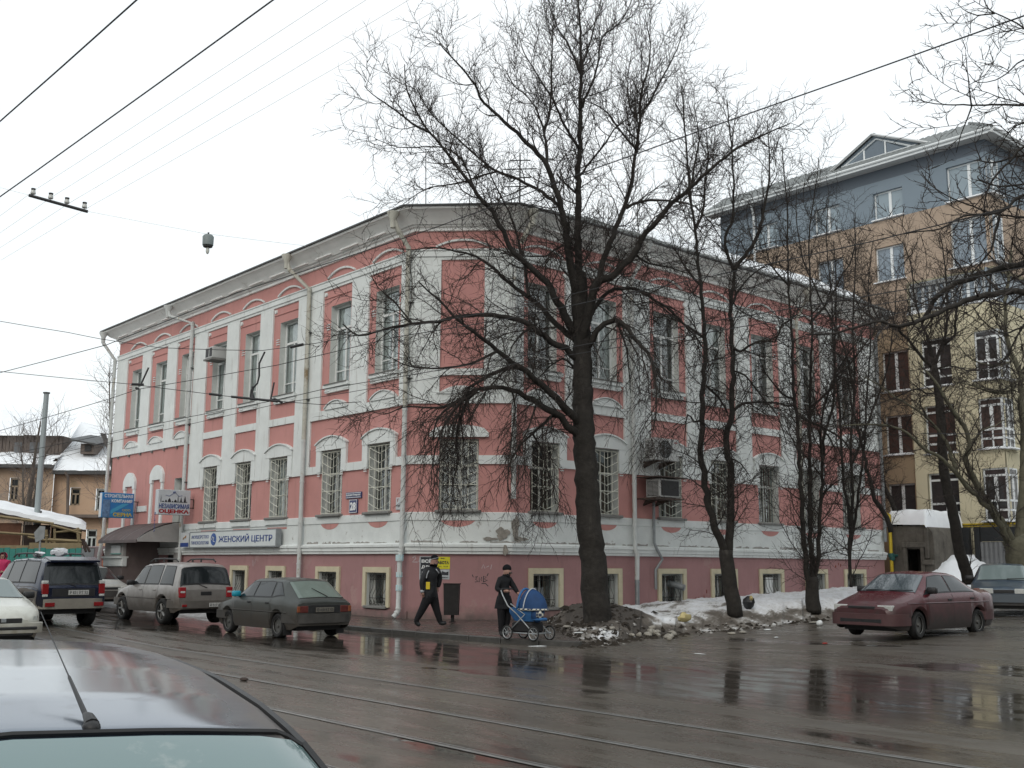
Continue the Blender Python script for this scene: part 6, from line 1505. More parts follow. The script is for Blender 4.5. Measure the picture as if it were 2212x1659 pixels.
T.trace([(246, 1220), (246, 1100), (242, 1000), (238, 900), (236, 800)], 9, 2, 0, 'trunk', 6, 1.2, Y0=66., up=.08); T.build()

# ================================================================== LITTER
M_LIT = mat('white_litter', (.62, .64, .64), .6, var=.15, vs=20); M_ICE = mat('dirty_ice', (.30, .28, .24), .5, var=.4, vs=9, bump=.5, bs=20)
def lump(name, label, cat, px, py, sx, sy, sz, mt, seed, group=None, zz=None):
    h_ = _bv.ray_cast(Vector((0, 0, CAM_Z)), ray(px, py)); p = h_[0] if h_[0] else atz(px, py, .05)
    if not h_[0]:
        for _ in range(3): p = atz(px, py, ground_z(p.x, p.y))
    if zz is not None: p = atz(px, py, zz)
    q = MB(); r_ = random.Random(seed)
    b = MB(); b.ball((0, 0, sz*.5), 1, 9, 6, (sx, sy, sz*.55)); b.V = [tuple(Vector(v)*(1+.28*mn.noise(Vector((v[0]*9+seed, v[1]*9, v[2]*9))))+Vector((0, 0, 0))) for v in b.V]
    me_ = b.mesh(name, mt, 35); o = link(name, me_, None, T3(*p) @ Matrix.Rotation(r_.uniform(0, 6), 4, 'Z')); return tag(o, label, cat, group)
lump('foam_block', 'pale yellow foam block lying on the snow bank between the trees', 'block', 1478, 1343, .27, .14, .22, mat('yellow_foam', (.50, .42, .20), .8, var=.15, vs=6), 1)
lump('rubbish_bag', 'black rubbish bag slumped on the snow beside the forked tree', 'bag', 1617, 1316, .17, .15, .36, mat('black_bag', (.012, .013, .015), .35, .5, bump=.8, bs=14), 2)
p = _bv.ray_cast(Vector((0, 0, CAM_Z)), ray(1617, 1316))[0]
lump('crumpled_paper', 'yellowish crumpled paper sticking out of the black rubbish bag', 'litter', 1623, 1297, .07, .05, .12, mat('beige_paper', (.35, .28, .12), .8), 3, zz=p.z+.30)
for k, (px, py, a, b_, c, mt, lab) in enumerate([
    (1162, 1373+24, .22, .05, .02, M_LIT, 'flat white wrapper on the kerb in front of the pram'), (1306, 1369, .05, .04, .07, M_LIT, 'bright white paper scrap at the foot of the dirt heap left of the ice lumps'),
    (1322, 1360, .07, .06, .07, M_ICE, 'small ice lump by the dirt heap, just right of the big trunk'), (1225, 1356, .22, .12, .06, M_ICE, 'flat grey ice slab left of the big trunk'), (1250, 1368, .14, .05, .03, M_LIT, 'thin white scrap near the foot of the big trunk'),
    (1875-105, 1352, .09, .07, .14, M_LIT, 'white carton scrap with a yellow mark at the edge of the bank'), (1672, 1353, .06, .05, .08, M_LIT, 'white crumpled paper below the forked tree'), (1658, 1362, .10, .06, .04, M_LIT, 'flat pale scrap in the mud below the forked tree'),
    (1677, 1378, .10, .05, .03, M_LIT, 'pale scrap lying on wet mud, nearest the road'), (1782, 1391, .12, .05, .03, mat('red_wrapper', (.35, .03, .02), .6), 'small red wrapper on the wet road'), (1510, 1413, .16, .03, .015, M_LIT, 'thin white strip floating on the puddle'),
    (1605, 1369, .10, .08, .07, M_ICE, 'round ice lump, right one of a pair at the mud edge'), (1580, 1371, .11, .07, .07, M_ICE, 'flat ice lump, left one of a pair at the mud edge'), (527, 1471, .09, .05, .05, M_DKW, 'brown lump of mud beside the second tram rail'), (1760, 1345, .5, .12, .03, M_ICE, 'long grey ice sheet along the edge of the bank')]):
    lump('litter' if mt is M_LIT else 'ice_lump' if mt is M_ICE else 'wrapper' if k == 9 else 'mud_lump', lab, 'litter' if mt is not M_ICE else 'ice', px, py, a, b_, c, mt, 10+k)
r_ = random.Random(77)
for k in range(16):
    px, py = r_.gauss(1408, 22), r_.gauss(1375, 6); lump('ice_lump', 'one of the yellowish ice lumps heaped at the muddy edge below the big tree', 'ice', px, py, r_.uniform(.06, .13), r_.uniform(.05, .1), r_.uniform(.07, .14), M_ICE, 40+k, 'ice lumps heaped at the mud edge')

# ---- crumbs of ice, soil and frozen slush strewn along the bank's foot and over the heaps
def rubble(name, mt, n, seed, s0, s1):
    r_ = random.Random(seed); q = MB(); k = 0
    while k < n:
        u = r_.random()**1.3; v = abs(r_.gauss(.0, .055)) if r_.random() < .6 else r_.uniform(0, .35)
        if (v > .05 and u > .30) or u > .62: continue
        p = lerpl(EDGE, u).lerp(lerpl(BACK, u), v) + Vector((r_.gauss(0, .15), r_.gauss(0, .3) - (.5*r_.random() if v < .05 else 0), 0)); z = gz(p.x, p.y)
        s = r_.uniform(s0, s1)*(1 if r_.random() < .85 else 1.8); sx, sy, sz = s*r_.uniform(.7, 1.5), s*r_.uniform(.7, 1.3), s*r_.uniform(.4, .9); a = r_.uniform(0, 3.1); c, w_ = math.cos(a), math.sin(a)
        V = [(x*sx*r_.uniform(.7, 1.2), y*sy*r_.uniform(.7, 1.2), zz*sz*r_.uniform(.7, 1.2)) for x, y, zz in ((1, 0, 0), (.3, .9, .1), (-.8, .6, 0), (-.7, -.7, .1), (.4, -.9, 0), (.2, .1, 1), (-.3, -.1, .8))]
        V = [(p.x+x*c-y*w_, p.y+x*w_+y*c, z+zz-.01) for x, y, zz in V]
        q.add(V, [(0, 1, 5), (1, 2, 6, 5), (2, 3, 6), (3, 4, 5, 6), (4, 0, 5)]); k += 1
    tag(q.obj(name, mt), kind='stuff')
rubble('soil_crumbs', mat('soil_clods', (.040, .034, .028), .95, .1, var=.4, vs=9), 900, 1, .025, .08)
rubble('ice_crumbs', mat('grey_ice_crumbs', (.33, .32, .30), .6, .4, var=.5, vs=9), 330, 2, .02, .055)
# ================================================================== CARS
def itp(L, x):
    xs = [p[0] for p in L]; return float(np.interp(x, xs, [p[1] for p in L]))
class Car:
    """body lofted through cross-sections; x from the rear bumper (0) to the nose (L), y to its left"""
    def __init__(s, L, hw, top, belt, hr, wx, wr, low=.22, ground=.0, zr=.05):
        s.L = L; s.hw = hw; s.top = top; s.belt = belt; s.hr = hr; s.wx = wx; s.wr = wr; s.low = low; s.zr = zr
    def section(s, x):
        zt = itp(s.top, x); zb = min(itp(s.belt, x), zt-.02); hw = itp(s.hw, x); hr = min(itp(s.hr, x), hw-.03); low = s.low
        e = zt - (s.zr if zt-zb > .2 else .02 + (zt-zb)*.2); e = max(e, zb+.01)
        arch = -1
        for w in s.wx:
            d = abs(x-w); R_ = s.wr*1.19
            if d < R_: arch = max(arch, s.wr + math.sqrt(max(0, R_*R_-d*d))*.98)
        if x < .25: low = s.low + .10*(1-x/.25)
        if x > s.L-.3: low = s.low + .08*(x-(s.L-.3))/.3
        m = low+(zb-low)*.5
        P = [[hw-.05, low], [hw, low+.12], [hw+.02, m], [hw+.005, zb-.07], [hw-.03, zb], [(hw-.04)*.55+hr*.45, zb+(e-zb)*.5], [hr, e-.015], [hr-.06, e+.35*(zt-e)+.005], [hr*.5, zt-.012], [0, zt]]
        if arch > 0:
            for i, k in enumerate((0, .03, .06)): P[i][1] = max(P[i][1], min(arch+k, zb-.10+.01*i))
        return P
    def S(s, x, t, side=1):
        P = s.section(x); t = min(max(t, 0), 9); i = min(int(t), 8); f = t-i
        return Vector((x, side*(P[i][0]*(1-f)+P[i+1][0]*f), P[i][1]*(1-f)+P[i+1][1]*f))
    def body(s, mt, par, M):
        xs = set(np.linspace(0, s.L, 46))
        for w in s.wx: xs |= set(w + s.wr*1.19*np.cos(np.linspace(0, math.pi, 15))) | {w-s.wr*1.2, w+s.wr*1.2}
        for p in s.top: xs.add(p[0])
        xs = sorted(x for x in xs if 0 <= x <= s.L); q = [xs[0]]
        for x in xs[1:]:
            if x-q[-1] > .006: q.append(x)
        q[-1] = s.L; xs = q; V = []; n = 19
        for x in xs:
            P = s.section(x); V += [(x, a, z) for a, z in P] + [(x, -a, z) for a, z in reversed(P[:-1])]
        F = [(i*n+k, i*n+k+1, (i+1)*n+k+1, (i+1)*n+k) for i in range(len(xs)-1) for k in range(n-1)]
        F.append(tuple(range(n))); e = (len(xs)-1)*n; F.append(tuple(reversed(range(e, e+n))))
        b = MB(); b.add(V, F); o = b.obj('body', mt, par, M, smooth=34)
        b = MB(); g = s.low+.02
        b.box(.25, s.L-.3, -itp(s.hw, s.L/2)+.22, itp(s.hw, s.L/2)-.22, g-.04, g+.42); b.obj('underbody', M_BLACK, par, M)
        b = MB()
        for w in s.wx:
            for sd in (-1, 1): b.box(w-s.wr*1.15, w+s.wr*1.15, min(sd*.35, sd*(itp(s.hw, w)-.24)), max(sd*.35, sd*(itp(s.hw, w)-.24)), g, s.wr*2.2)
        b.obj('wheel_arch_liner', M_BLACK, par, M); return o
    def patch(s, name, c, mt, par, M, nu=8, nv=5, off=.006, side=1, sym=False, label=None):
        """panel on the body surface; c = (x,t) at four corners: lower rear, lower front, upper front, upper rear"""
        b = MB()
        def base(u, v):
            a = [c[0][k]*(1-u)+c[1][k]*u for k in (0, 1)]; d = [c[3][k]*(1-u)+c[2][k]*u for k in (0, 1)]; return a[0]*(1-v)+d[0]*v, a[1]*(1-v)+d[1]*v
        def nrm(x, t, sd):
            h = .02; du = s.S(min(x+h, s.L), t, sd)-s.S(max(x-h, 0), t, sd); dv = s.S(x, min(t+.2, 9), sd)-s.S(x, max(t-.2, 0), sd)
            n = du.cross(dv); 
            if n.length < 1e-9: return Vector((0, 0, 1))
            n.normalize(); ref = Vector((0, sd, .6)); return n if n.dot(ref) > 0 else -n
        b.grid(lambda u, v: tuple(s.S(*base(u, v), side) + nrm(*base(u, v), side)*off), nu, nv); o = b.obj(name, mt, par, M, smooth=True)
        if label: o['label'] = label
        return o
    def screen(s, name, x0, x1, t0, mt, par, M, off=.009, ins=.0):
        """front or rear glass across the car between x0 and x1"""
        b = MB()
        def f(u, v):
            w = v*2-1; sd = 1 if w >= 0 else -1; x = x0+(x1-x0)*u; t = 9-abs(w)*(9-t0); p = s.S(x, t, sd)
            h = .02; du = s.S(min(x+h, s.L), t, sd)-s.S(max(x-h, 0), t, sd); n = du.cross(Vector((0, 1, 0))).normalized()
            if n.z < 0: n = -n
            return tuple(p+n*off)
        b.grid(f, 6, 12); return b.obj(name, mt, par, M, smooth=True)
def wheel_kit(r, w, spokes, mr):
    b = MB(); n = 22; prof = [(-w/2+.02, r*.62), (-w/2, r*.72), (-w/2, r*.9), (-w/2+.03, r*.985), (0, r), (w/2-.03, r*.985), (w/2, r*.9), (w/2, r*.72), (w/2-.02, r*.62)]
    b.grid(lambda u, v: (lambda p, a: (p[1]*math.cos(a), p[0], p[1]*math.sin(a)))(prof[round(v*8)], u*math.tau), n, 8, flip=False); ty = b.mesh('tyre', M_RUBBER, 50)
    b = MB(); b.tube([(0, w*.18, 0), (0, w*.22, 0)], [r*.63, r*.63], n)
    if spokes:
        for k in range(spokes):
            a = k*math.tau/spokes; c, s_ = math.cos(a), math.sin(a); p = Vector((c*r*.12, w*.30, s_*r*.12)); q_ = Vector((c*r*.6, w*.36, s_*r*.6)); b.tube([p, q_], [r*.11, r*.09], 4)
    b.tube([(0, w*.2, 0), (0, w*.42, 0)], [r*.16, r*.12], 10)
    ring = [(r*.63*math.cos(a), w*.38, r*.63*math.sin(a)) for a in np.linspace(0, math.tau, 23)]; b.tube(ring, r*.035, 4, False)
    b2 = MB(); b2.tube([(0, w*.222, 0), (0, w*.225, 0)], [r*.55, r*.55], 16); 
    return ty, b.mesh('rim', mr, 40)
def build_car(kind, label, cat, M, mt, mt_b, spec, D, group='parked and passing cars'):
    t = bpy.data.objects.new(kind, None); COL.objects.link(t); WM[t.name] = M; t.matrix_basis = M; tag(t, label, cat)
    c = Car(**spec); L = c.L; b = c.body(mt, t, M)
    ty, rm = wheel_kit(c.wr, D.get('tw', .19), D.get('spokes', 0), D.get('rim', M_RIM))
    for w in c.wx:
        for sd in (1, -1):
            T = M @ T3(w, sd*(itp(c.hw, w)-.105), c.wr) @ (Matrix.Rotation(math.pi, 4, 'Z') if sd < 0 else Matrix.Identity(4))
            if w == c.wx[1] and D.get('steer'): T = T @ Matrix.Rotation(D['steer'], 4, 'Z')
            wo_ = bpy.data.objects.new('wheel', ty); COL.objects.link(wo_); wo_.parent = t; WM[wo_.name] = T; wo_.matrix_basis = WM[t.name].inverted() @ T
            link('rim', rm, wo_, T)
    gl = D.get('glass', M_CARGLASS)
    for sd in (1, -1):
        for g in D['side']:
            c.patch('side_window', g, gl, t, M, side=sd, off=.009)
            gx_ = [a[0] for a in g]; k_ = .035; c.patch('window_seal', ((g[0][0]-k_, g[0][1]-.12), (g[1][0]+k_, g[1][1]-.12), (g[2][0]+k_*.6, g[2][1]+.1), (g[3][0]-k_*.6, g[3][1]+.1)), M_BLACK, t, M, side=sd, off=.005)
        for x in D.get('seams', []):
            c.patch('door_seam', ((x-.006, .6), (x+.006, .6), (x+.006, 4.0), (x-.006, 4.0)), M_BLACK, t, M, 1, 8, .004, sd)
        for x, z_ in D.get('handles', []):
            p = c.S(x, 3.4, sd); q = MB(); q.rbox(x-.08, x+.08, p.y-.01 if sd > 0 else p.y-.03, p.y+.03 if sd > 0 else p.y+.01, z_-.02, z_+.02, .006); q.obj('door_handle', D.get('hmat', M_BLACK), t, M)
        if D.get('strip'):
            z0 = D['strip']; q = MB(); V = []; 
            for x in np.linspace(.35, L-.5, 20):
                if any(abs(x-w) < c.wr*1.25 for w in c.wx) and z0 < c.wr*2.2: pass
                pp = c.section(x); zz = [p[1] for p in pp[:5]]; yy = [p[0] for p in pp[:5]]; y = float(np.interp(z0, zz, yy)); V.append((x, sd*(y+.006), z0))
            q.tube(V, .012, 4); q.obj('side_strip', D.get('smat', mt_b), t, M)
        mx, mz = D['mirror']; p = c.S(mx, 5, sd); q = MB(); q.rbox(mx-.06, mx+.06, min(p.y+sd*.03, p.y+sd*.25), max(p.y+sd*.03, p.y+sd*.25), mz-.065, mz+.075, .025); q.obj('wing_mirror', D.get('mmat', M_BLACK), t, M, smooth=50)
    if t.name != 'foreground_car':
        for a_, b_, tt in ((*sorted(D['ws']), D.get('wst', 6.5)), (*D['rw'], D.get('rwt', 6.6))): c.screen('screen_seal', a_-.012, b_+.02, tt-.12, M_BLACK, t, M, .004)
    c.screen('windscreen', D['ws'][0], D['ws'][1], D.get('wst', 6.5), D.get('wglass', gl), t, M); c.screen('rear_window', D['rw'][0], D['rw'][1], D.get('rwt', 6.6), D.get('rglass', gl), t, M)
    # bumpers follow the plan of the nose and tail
    def bumper(x0, dr, z0, z1, mtb, out=.05):
        pts = []; n = 9; hwv = itp(c.hw, x0 + dr*.5); hwe = itp(c.hw, x0)
        for k in range(-n, n+1):
            v = k/n; a = abs(v)
            if a > .62: f = (a-.62)/.38; y = math.copysign(hwv*.93+.075*min(1, f*3), v); x = x0 + dr*(.02+.55*f)
            else: y = v/.62*hwv*.93; x = x0 - dr*out*(1-(a/.62)**4) 
            pts.append((x, y))
        q = MB(); V = []
        for x, y in pts: V += [(x, y, z0), (x, y, z1), (x+dr*.10, y*.9, z1+.01), (x+dr*.1, y*.9, z0)]
        q.add(V, [(4*i+a, 4*i+4+a, 4*i+4+(a+1) % 4, 4*i+(a+1) % 4) for i in range(len(pts)-1) for a in range(4)] + [(3, 2, 1, 0), tuple(4*(len(pts)-1)+a for a in range(4))])
        return q.obj('bumper', mtb, t, M, smooth=45)
    bz = D['bz']; bumper(0, 1, bz[0], bz[1], mt_b, D.get('bo', .06)); bumper(L, -1, D.get('fbz', bz)[0], D.get('fbz', bz)[1], mt_b, D.get('fbo', .05))
    def block(nm, x, y0, y1, z0, z1, d, mt_, r=.012, lab=None):
        q = MB(); q.rbox(min(x, x+d), max(x, x+d), y0, y1, z0, z1, r); o = q.obj(nm, mt_, t, M); 
        if lab: o['label'] = lab
        return o
    for nm, x, y0, y1, z0, z1, d, m_ in D.get('blocks', []):
        block(nm, x, y0, y1, z0, z1, d, m_, min(.012, abs(d)*.3, (z1-z0)*.3))
    for fn in D.get('extra', []): fn(c, t, M)
    return t, c
def plate(txt, x, z, yc=0, w=.52, h=.115, face=-1, mt=None):
    def f(c, t, M):
        q = MB(); q.rbox(x-.008, x+.008, yc-w/2, yc+w/2, z-h/2, z+h/2, .004); o = q.obj('number_plate', mt or M_PLATE, t, M)
        if face < 0: T = M @ T3(x-.010, yc+w/2-.03, z-h*.33) @ Matrix.Rotation(R(-90), 4, 'Z')
        else: T = M @ T3(x+.010, yc-w/2+.03, z-h*.33) @ Matrix.Rotation(R(90), 4, 'Z')
        text(txt, h*.66, T, M_INK, o, 'plate_characters', w=w-.06, bold=.0, ext=.002)
    return f
def wiper(x0, y0, z0, x1, y1, z1):
    def f(c, t, M): q = MB(); q.tube([(x0, y0, z0), (x1, y1, z1)], [.012, .007], 4); q.obj('wiper', M_BLACK, t, M)
    return f
def rails(x0, x1, z, y):
    def f(c, t, M):
        for sd in (1, -1):
            q = MB(); q.tube([(x0, sd*y, z-.07), (x0+.12, sd*y, z), ((x0+x1)/2, sd*y, z+.015), (x1-.25, sd*y, z), (x1, sd*y, z-.08)], .022, 6)
            for xx in ((x0+x1)/2, x1-.35): q.cyl((xx, sd*y, z), (xx, sd*y, z-.08), .022, .03, 6)
            q.obj('roof_rail', M_BLACK, t, M)
    return f
def paint(name, col, rough=.28, dz=(.25, .85), dcol=(.085, .075, .065), metal=.3, residual=0, var=.06):
    return mat(name, col, rough, .5, metal, var=var, vs=1.5, coat=.25, dirt=(dz[0], dz[1], dcol, residual))
def place(x_, y_, ang, lx, ly, gzv=None):
    """matrix putting the car's local point (lx,ly,0) on the ground point (x_,y_)"""
    z = ground_z(x_, y_) if gzv is None else gzv
    return Matrix.Translation((x_, y_, z)) @ Matrix.Rotation(ang, 4, 'Z') @ T3(-lx, -ly, 0)
AL = STREET
# ---- dark green hatchback
sp_h = dict(L=4.0, hw=[(0, .74), (.15, .79), (.8, .82), (2.9, .82), (3.6, .79), (3.9, .73), (4.0, .66)],
    top=[(0, .84), (.04, .90), (.10, .93), (.76, 1.345), (.9, 1.375), (1.5, 1.40), (2.15, 1.385), (2.32, 1.35), (3.02, .94), (3.1, .91), (3.85, .78), (3.97, .72), (4.0, .66)],
    belt=[(0, .80), (.6, .90), (2.9, .88), (3.9, .70), (4.0, .62)], hr=[(0, .66), (.1, .66), (.76, .57), (2.2, .58), (2.4, .60), (3.02, .70), (4, .62)], wx=(.78, 3.24), wr=.285, low=.20)
M_HG = paint('muddy_dark_green_paint', (.030, .040, .038), .35, (.3, .9), (.060, .052, .044), .2, .25)
M_HB = mat('muddy_grey_bumper', (.055, .052, .048), .7, .3, var=.3, vs=4)
M_DUSTG = mat('dusty_greenish_glass', (.13, .17, .15), .25, .6, var=.15, vs=3)
side_h = [((2.02, 4.25), (2.92, 4.25), (2.40, 5.8), (2.0, 5.8)), ((1.16, 4.25), (1.95, 4.25), (1.93, 5.8), (1.22, 5.8)), ((.62, 4.6), (1.08, 4.25), (1.14, 5.8), (.98, 5.8))]
def D_h(**k):
    d = dict(side=side_h, seams=[2.96, 1.98, 1.12], handles=[(2.12, .80), (1.25, .80)], mirror=(2.72, .98), ws=(3.0, 2.33), rw=(.14, .72), bz=(.36, .56), strip=.60,
        blocks=[('tail_light', -.012, .44, .73, .60, .76, .06, M_RED), ('tail_light', -.012, -.73, -.44, .60, .76, .06, M_RED), ('indicator', -.018, .66, .745, .61, .75, .06, M_ORANGE), ('indicator', -.018, -.745, -.66, .61, .75, .06, M_ORANGE),
                ('boot_panel', -.006, -.44, .44, .58, .78, .04, M_BLACK), ('headlight', 3.965, .40, .66, .56, .70, .05, M_CLEAR), ('headlight', 3.965, -.66, -.40, .56, .70, .05, M_CLEAR), ('indicator', 3.92, .60, .73, .56, .69, .06, M_ORANGE), ('indicator', 3.92, -.73, -.60, .56, .69, .06, M_ORANGE),
                ('grille', 3.975, -.39, .39, .60, .68, .04, M_BLACK)],
        extra=[plate('О 418 КТ 52', -.025, .665, 0, .50, .11), wiper(.12, -.15, .965, .42, .12, 1.16)]); d.update(k); return d
p = atz(602, 1378, 0)
M_RDIM = mat('muddy_red_lens', (.10, .018, .014), .5, .4, var=.3, vs=9); M_ODIM = mat('muddy_orange_lens', (.20, .055, .018), .5, .4, var=.3, vs=9)
def mudflaps(c, t, M):
    for sd in (1, -1): q = MB(); q.box(c.wx[0]-c.wr-.08, c.wx[0]-c.wr-.065, sd*.72-.11, sd*.72+.11, .08, .32); q.obj('mudflap', M_BLACK, t, M)
build_car('parked_car', 'muddy dark green hatchback parked nearest the pavement corner, seen from behind', 'car', place(p.x, p.y, AL+R(1), .78, .74), M_HG, M_HB, sp_h,
    D_h(rglass=M_DUSTG, pm=1, mmat=mat('turquoise_mirror', (.01, .25, .35), .4), extra=[plate('О 418 КТ 52', -.025, .665, 0, .50, .11, mt=mat('mud_covered_plate', (.13, .12, .10), .8, var=.3, vs=20)), wiper(.12, -.15, .965, .42, .12, 1.16), mudflaps],
    blocks=[('tail_light', -.012, .44, .66, .60, .76, .06, M_RDIM), ('tail_light', -.012, -.66, -.44, .60, .76, .06, M_RDIM), ('indicator', -.018, .66, .745, .61, .75, .06, M_ODIM), ('indicator', -.018, -.745, -.66, .61, .75, .06, M_ODIM), ('boot_panel', -.006, -.44, .44, .58, .78, .04, M_BLACK)]))
# ---- silver estate off-roader
sp_s = dict(L=4.25, hw=[(0, .76), (.12, .83), (.8, .86), (3.0, .86), (3.8, .83), (4.1, .76), (4.25, .64)],
    top=[(0, .96), (.03, 1.08), (.16, 1.56), (.24, 1.64), (.5, 1.675), (1.6, 1.69), (2.3, 1.67), (2.55, 1.62), (3.1, 1.13), (3.2, 1.09), (4.0, .98), (4.18, .88), (4.25, .76)],
    belt=[(0, .93), (.5, 1.05), (2.9, 1.03), (3.8, .88), (4.25, .7)], hr=[(0, .74), (.05, .76), (.2, .66), (.5, .64), (2.5, .64), (3.1, .74), (4.25, .6)], wx=(.88, 3.50), wr=.355, low=.33, zr=.07)
M_SV = paint('champagne_silver_paint', (.30, .285, .27), .30, (.45, 1.15), (.125, .108, .092), .45, .05)
M_SVB = mat('grey_brown_cladding', (.095, .085, .075), .6, .4, var=.25, vs=3)
p = atz(352, 1350, .05)
M_LRED = mat('bright_tail_lens', (.26, .015, .02), .2, .6)
build_car('parked_car', 'silver-beige estate off-roader parked between the blue off-roader and the green hatchback', 'car', place(p.x, p.y, AL+R(2), .88, .78), M_SV, M_SVB, sp_s,
    dict(side=[((2.12, 4.2), (2.98, 4.2), (2.52, 5.9), (2.1, 5.9)), ((1.22, 4.2), (2.04, 4.2), (2.02, 5.9), (1.26, 5.9)), ((.40, 4.2), (1.10, 4.2), (1.12, 5.9), (.52, 5.9))], seams=[2.08, 1.16, 3.04], handles=[(2.25, .92), (1.35, .92)], hmat=M_SV,
         mirror=(2.82, 1.10), ws=(3.08, 2.57), rw=(.045, .165), rwt=6.15, bz=(.46, .66), spokes=5, rim=mat('alloy_rim', (.16, .16, .155), .4, .5, .5), tw=.23, strip=.70, smat=M_SVB,
         blocks=[('tail_light', -.02, .60, .79, .74, 1.02, .10, M_LRED), ('tail_light', -.02, -.79, -.60, .74, 1.02, .10, M_LRED), ('reversing_lens', -.026, .62, .77, .86, .92, .10, M_CLEAR), ('reversing_lens', -.026, -.77, -.62, .86, .92, .10, M_CLEAR),
                 ('tailgate_handle', -.015, -.16, .16, .80, .90, .03, M_BLACK), ('fog_reflector', -.075, -.72, -.58, .50, .56, .02, M_RED), ('fog_reflector', -.075, .58, .72, .50, .56, .02, M_RED), ('headlight', 4.20, .4, .66, .78, .92, .04, M_CLEAR), ('headlight', 4.20, -.66, -.4, .78, .92, .04, M_CLEAR)],
         extra=[plate('Р 517 АА 52', -.075, .54, -.33, .52, .11), rails(.62, 2.35, 1.77, .56), wiper(-.005, -.02, 1.00, .05, .34, 1.14)]))
# ---- dark blue off-roader with roof load
sp_b = dict(L=4.6, hw=[(0, .78), (.12, .85), (.8, .88), (3.4, .88), (4.2, .84), (4.5, .76), (4.6, .64)],
    top=[(0, 1.03), (.03, 1.10), (.20, 1.63), (.26, 1.72), (.6, 1.77), (1.6, 1.79), (2.5, 1.76), (2.75, 1.70), (3.35, 1.16), (3.45, 1.12), (4.3, 1.02), (4.52, .92), (4.6, .8)],
    belt=[(0, 1.0), (.5, 1.10), (3.2, 1.08), (4.2, .92), (4.6, .75)], hr=[(0, .76), (.05, .78), (.24, .68), (.6, .66), (2.7, .66), (3.35, .76), (4.6, .6)], wx=(1.0, 3.72), wr=.385, low=.38, zr=.07)
M_BL = paint('dark_blue_paint', (.008, .013, .034), .22, (.40, .9), (.022, .021, .022), .3, .0)
M_BLB = mat('dusty_grey_bumper', (.20, .185, .155), .65, .4, var=.2, vs=3)
p = atz(186, 1352, .07)
def spoiler(c, t, M): q = MB(); q.prism([(.02, 1.66), (.42, 1.77), (.42, 1.80), (.02, 1.71)], -.64, .64); q.obj('roof_spoiler', M_BL, t, M)
def lowerpaint(c, t, M):
    for sd in (1, -1): c.patch('side_cladding', ((.16, .7), (4.4, .7), (4.4, 3.3), (.16, 3.3)), M_SVB, t, M, 120, 4, .004, sd)
build_car('off_roader', 'dark blue off-roader with a black-shaded tail, plastic bundle on its roof', 'car', place(p.x, p.y, AL+R(3), 1.0, -.80, .07), M_BL, M_BLB, sp_b,
    dict(side=[((2.40, 4.2), (3.25, 4.2), (2.74, 5.9), (2.38, 5.9)), ((1.50, 4.2), (2.32, 4.2), (2.30, 5.9), (1.52, 5.9)), ((.45, 4.2), (1.42, 4.2), (1.44, 5.9), (.55, 5.9))], seams=[2.36, 1.45, 3.3], handles=[(2.5, .98), (1.6, .98)], hmat=M_STEEL,
         mirror=(3.1, 1.15), ws=(3.33, 2.77), rw=(.04, .20), rwt=6.05, bz=(.50, .74), bo=.10, spokes=6, tw=.25,
         blocks=[('tail_light', -.02, .64, .80, .86, 1.12, .14, M_RED), ('tail_light', -.02, -.80, -.64, .86, 1.12, .14, M_RED), ('reversing_lens', -.024, .655, .79, 1.12, 1.20, .14, M_CLEAR), ('reversing_lens', -.024, -.79, -.655, 1.12, 1.20, .14, M_CLEAR), ('reversing_lens', -.024, .655, .79, .80, .86, .14, M_CLEAR), ('reversing_lens', -.024, -.79, -.655, .80, .86, .14, M_CLEAR),
                 ('fog_light', -.108, .50, .74, .56, .66, .02, M_RED), ('fog_light', -.108, -.74, -.50, .56, .66, .02, M_RED), ('plate_recess', -.006, -.55, .55, .80, 1.0, .02, M_BLACK)],
         extra=[lowerpaint, plate('Р 831 РТ 52', -.018, .90, -.12, .52, .12), rails(.9, 2.7, 1.87, .58), spoiler, wiper(-.005, -.05, 1.06, .06, .28, 1.16),
                ]))
cM = WM['off_roader']
def bundle(name, label, cat, x, y, sx, sy, sz, mt, seed):
    b = MB(); b.ball((0, 0, sz), 1, 16, 10, (sx, sy, sz)); b.V = [tuple(Vector(v)+Vector((mn.noise(Vector((v[0]*14, v[1]*14, seed))), mn.noise(Vector((v[1]*14, v[2]*14, seed))), .8*mn.noise(Vector((v[2]*18, v[0]*14, seed)))))*.09) for v in b.V]
    return tag(b.obj(name, mt, None, cM @ T3(x, y, 1.80), smooth=30), label, cat)
bundle('plastic_bundle', 'crumpled white plastic bundle lashed on the dark blue car roof', 'bundle', 1.35, -.10, .28, .20, .11, mat('white_plastic_film', (.55, .57, .60), .35, .6, var=.3, vs=9), 3)
bundle('plastic_bundle', 'grey-white rolled sheet lying left of the crumpled bundle on the car roof', 'bundle', 1.6, .34, .34, .10, .06, MT['white_plastic_film'], 7)
# ---- white hatchback facing us, further along the kerb
M_WH = paint('dirty_white_paint', (.42, .44, .42), .4, (.3, .95), (.15, .13, .11), 0, .12)
Pf = unst(-10.8, 4.9); build_car('parked_car', 'off-white hatchback facing us, half hidden between the blue and silver off-roaders', 'car', place(Pf.x, Pf.y, AL+math.pi, 4.0, 0, .2), M_WH, M_HB, sp_h, D_h())
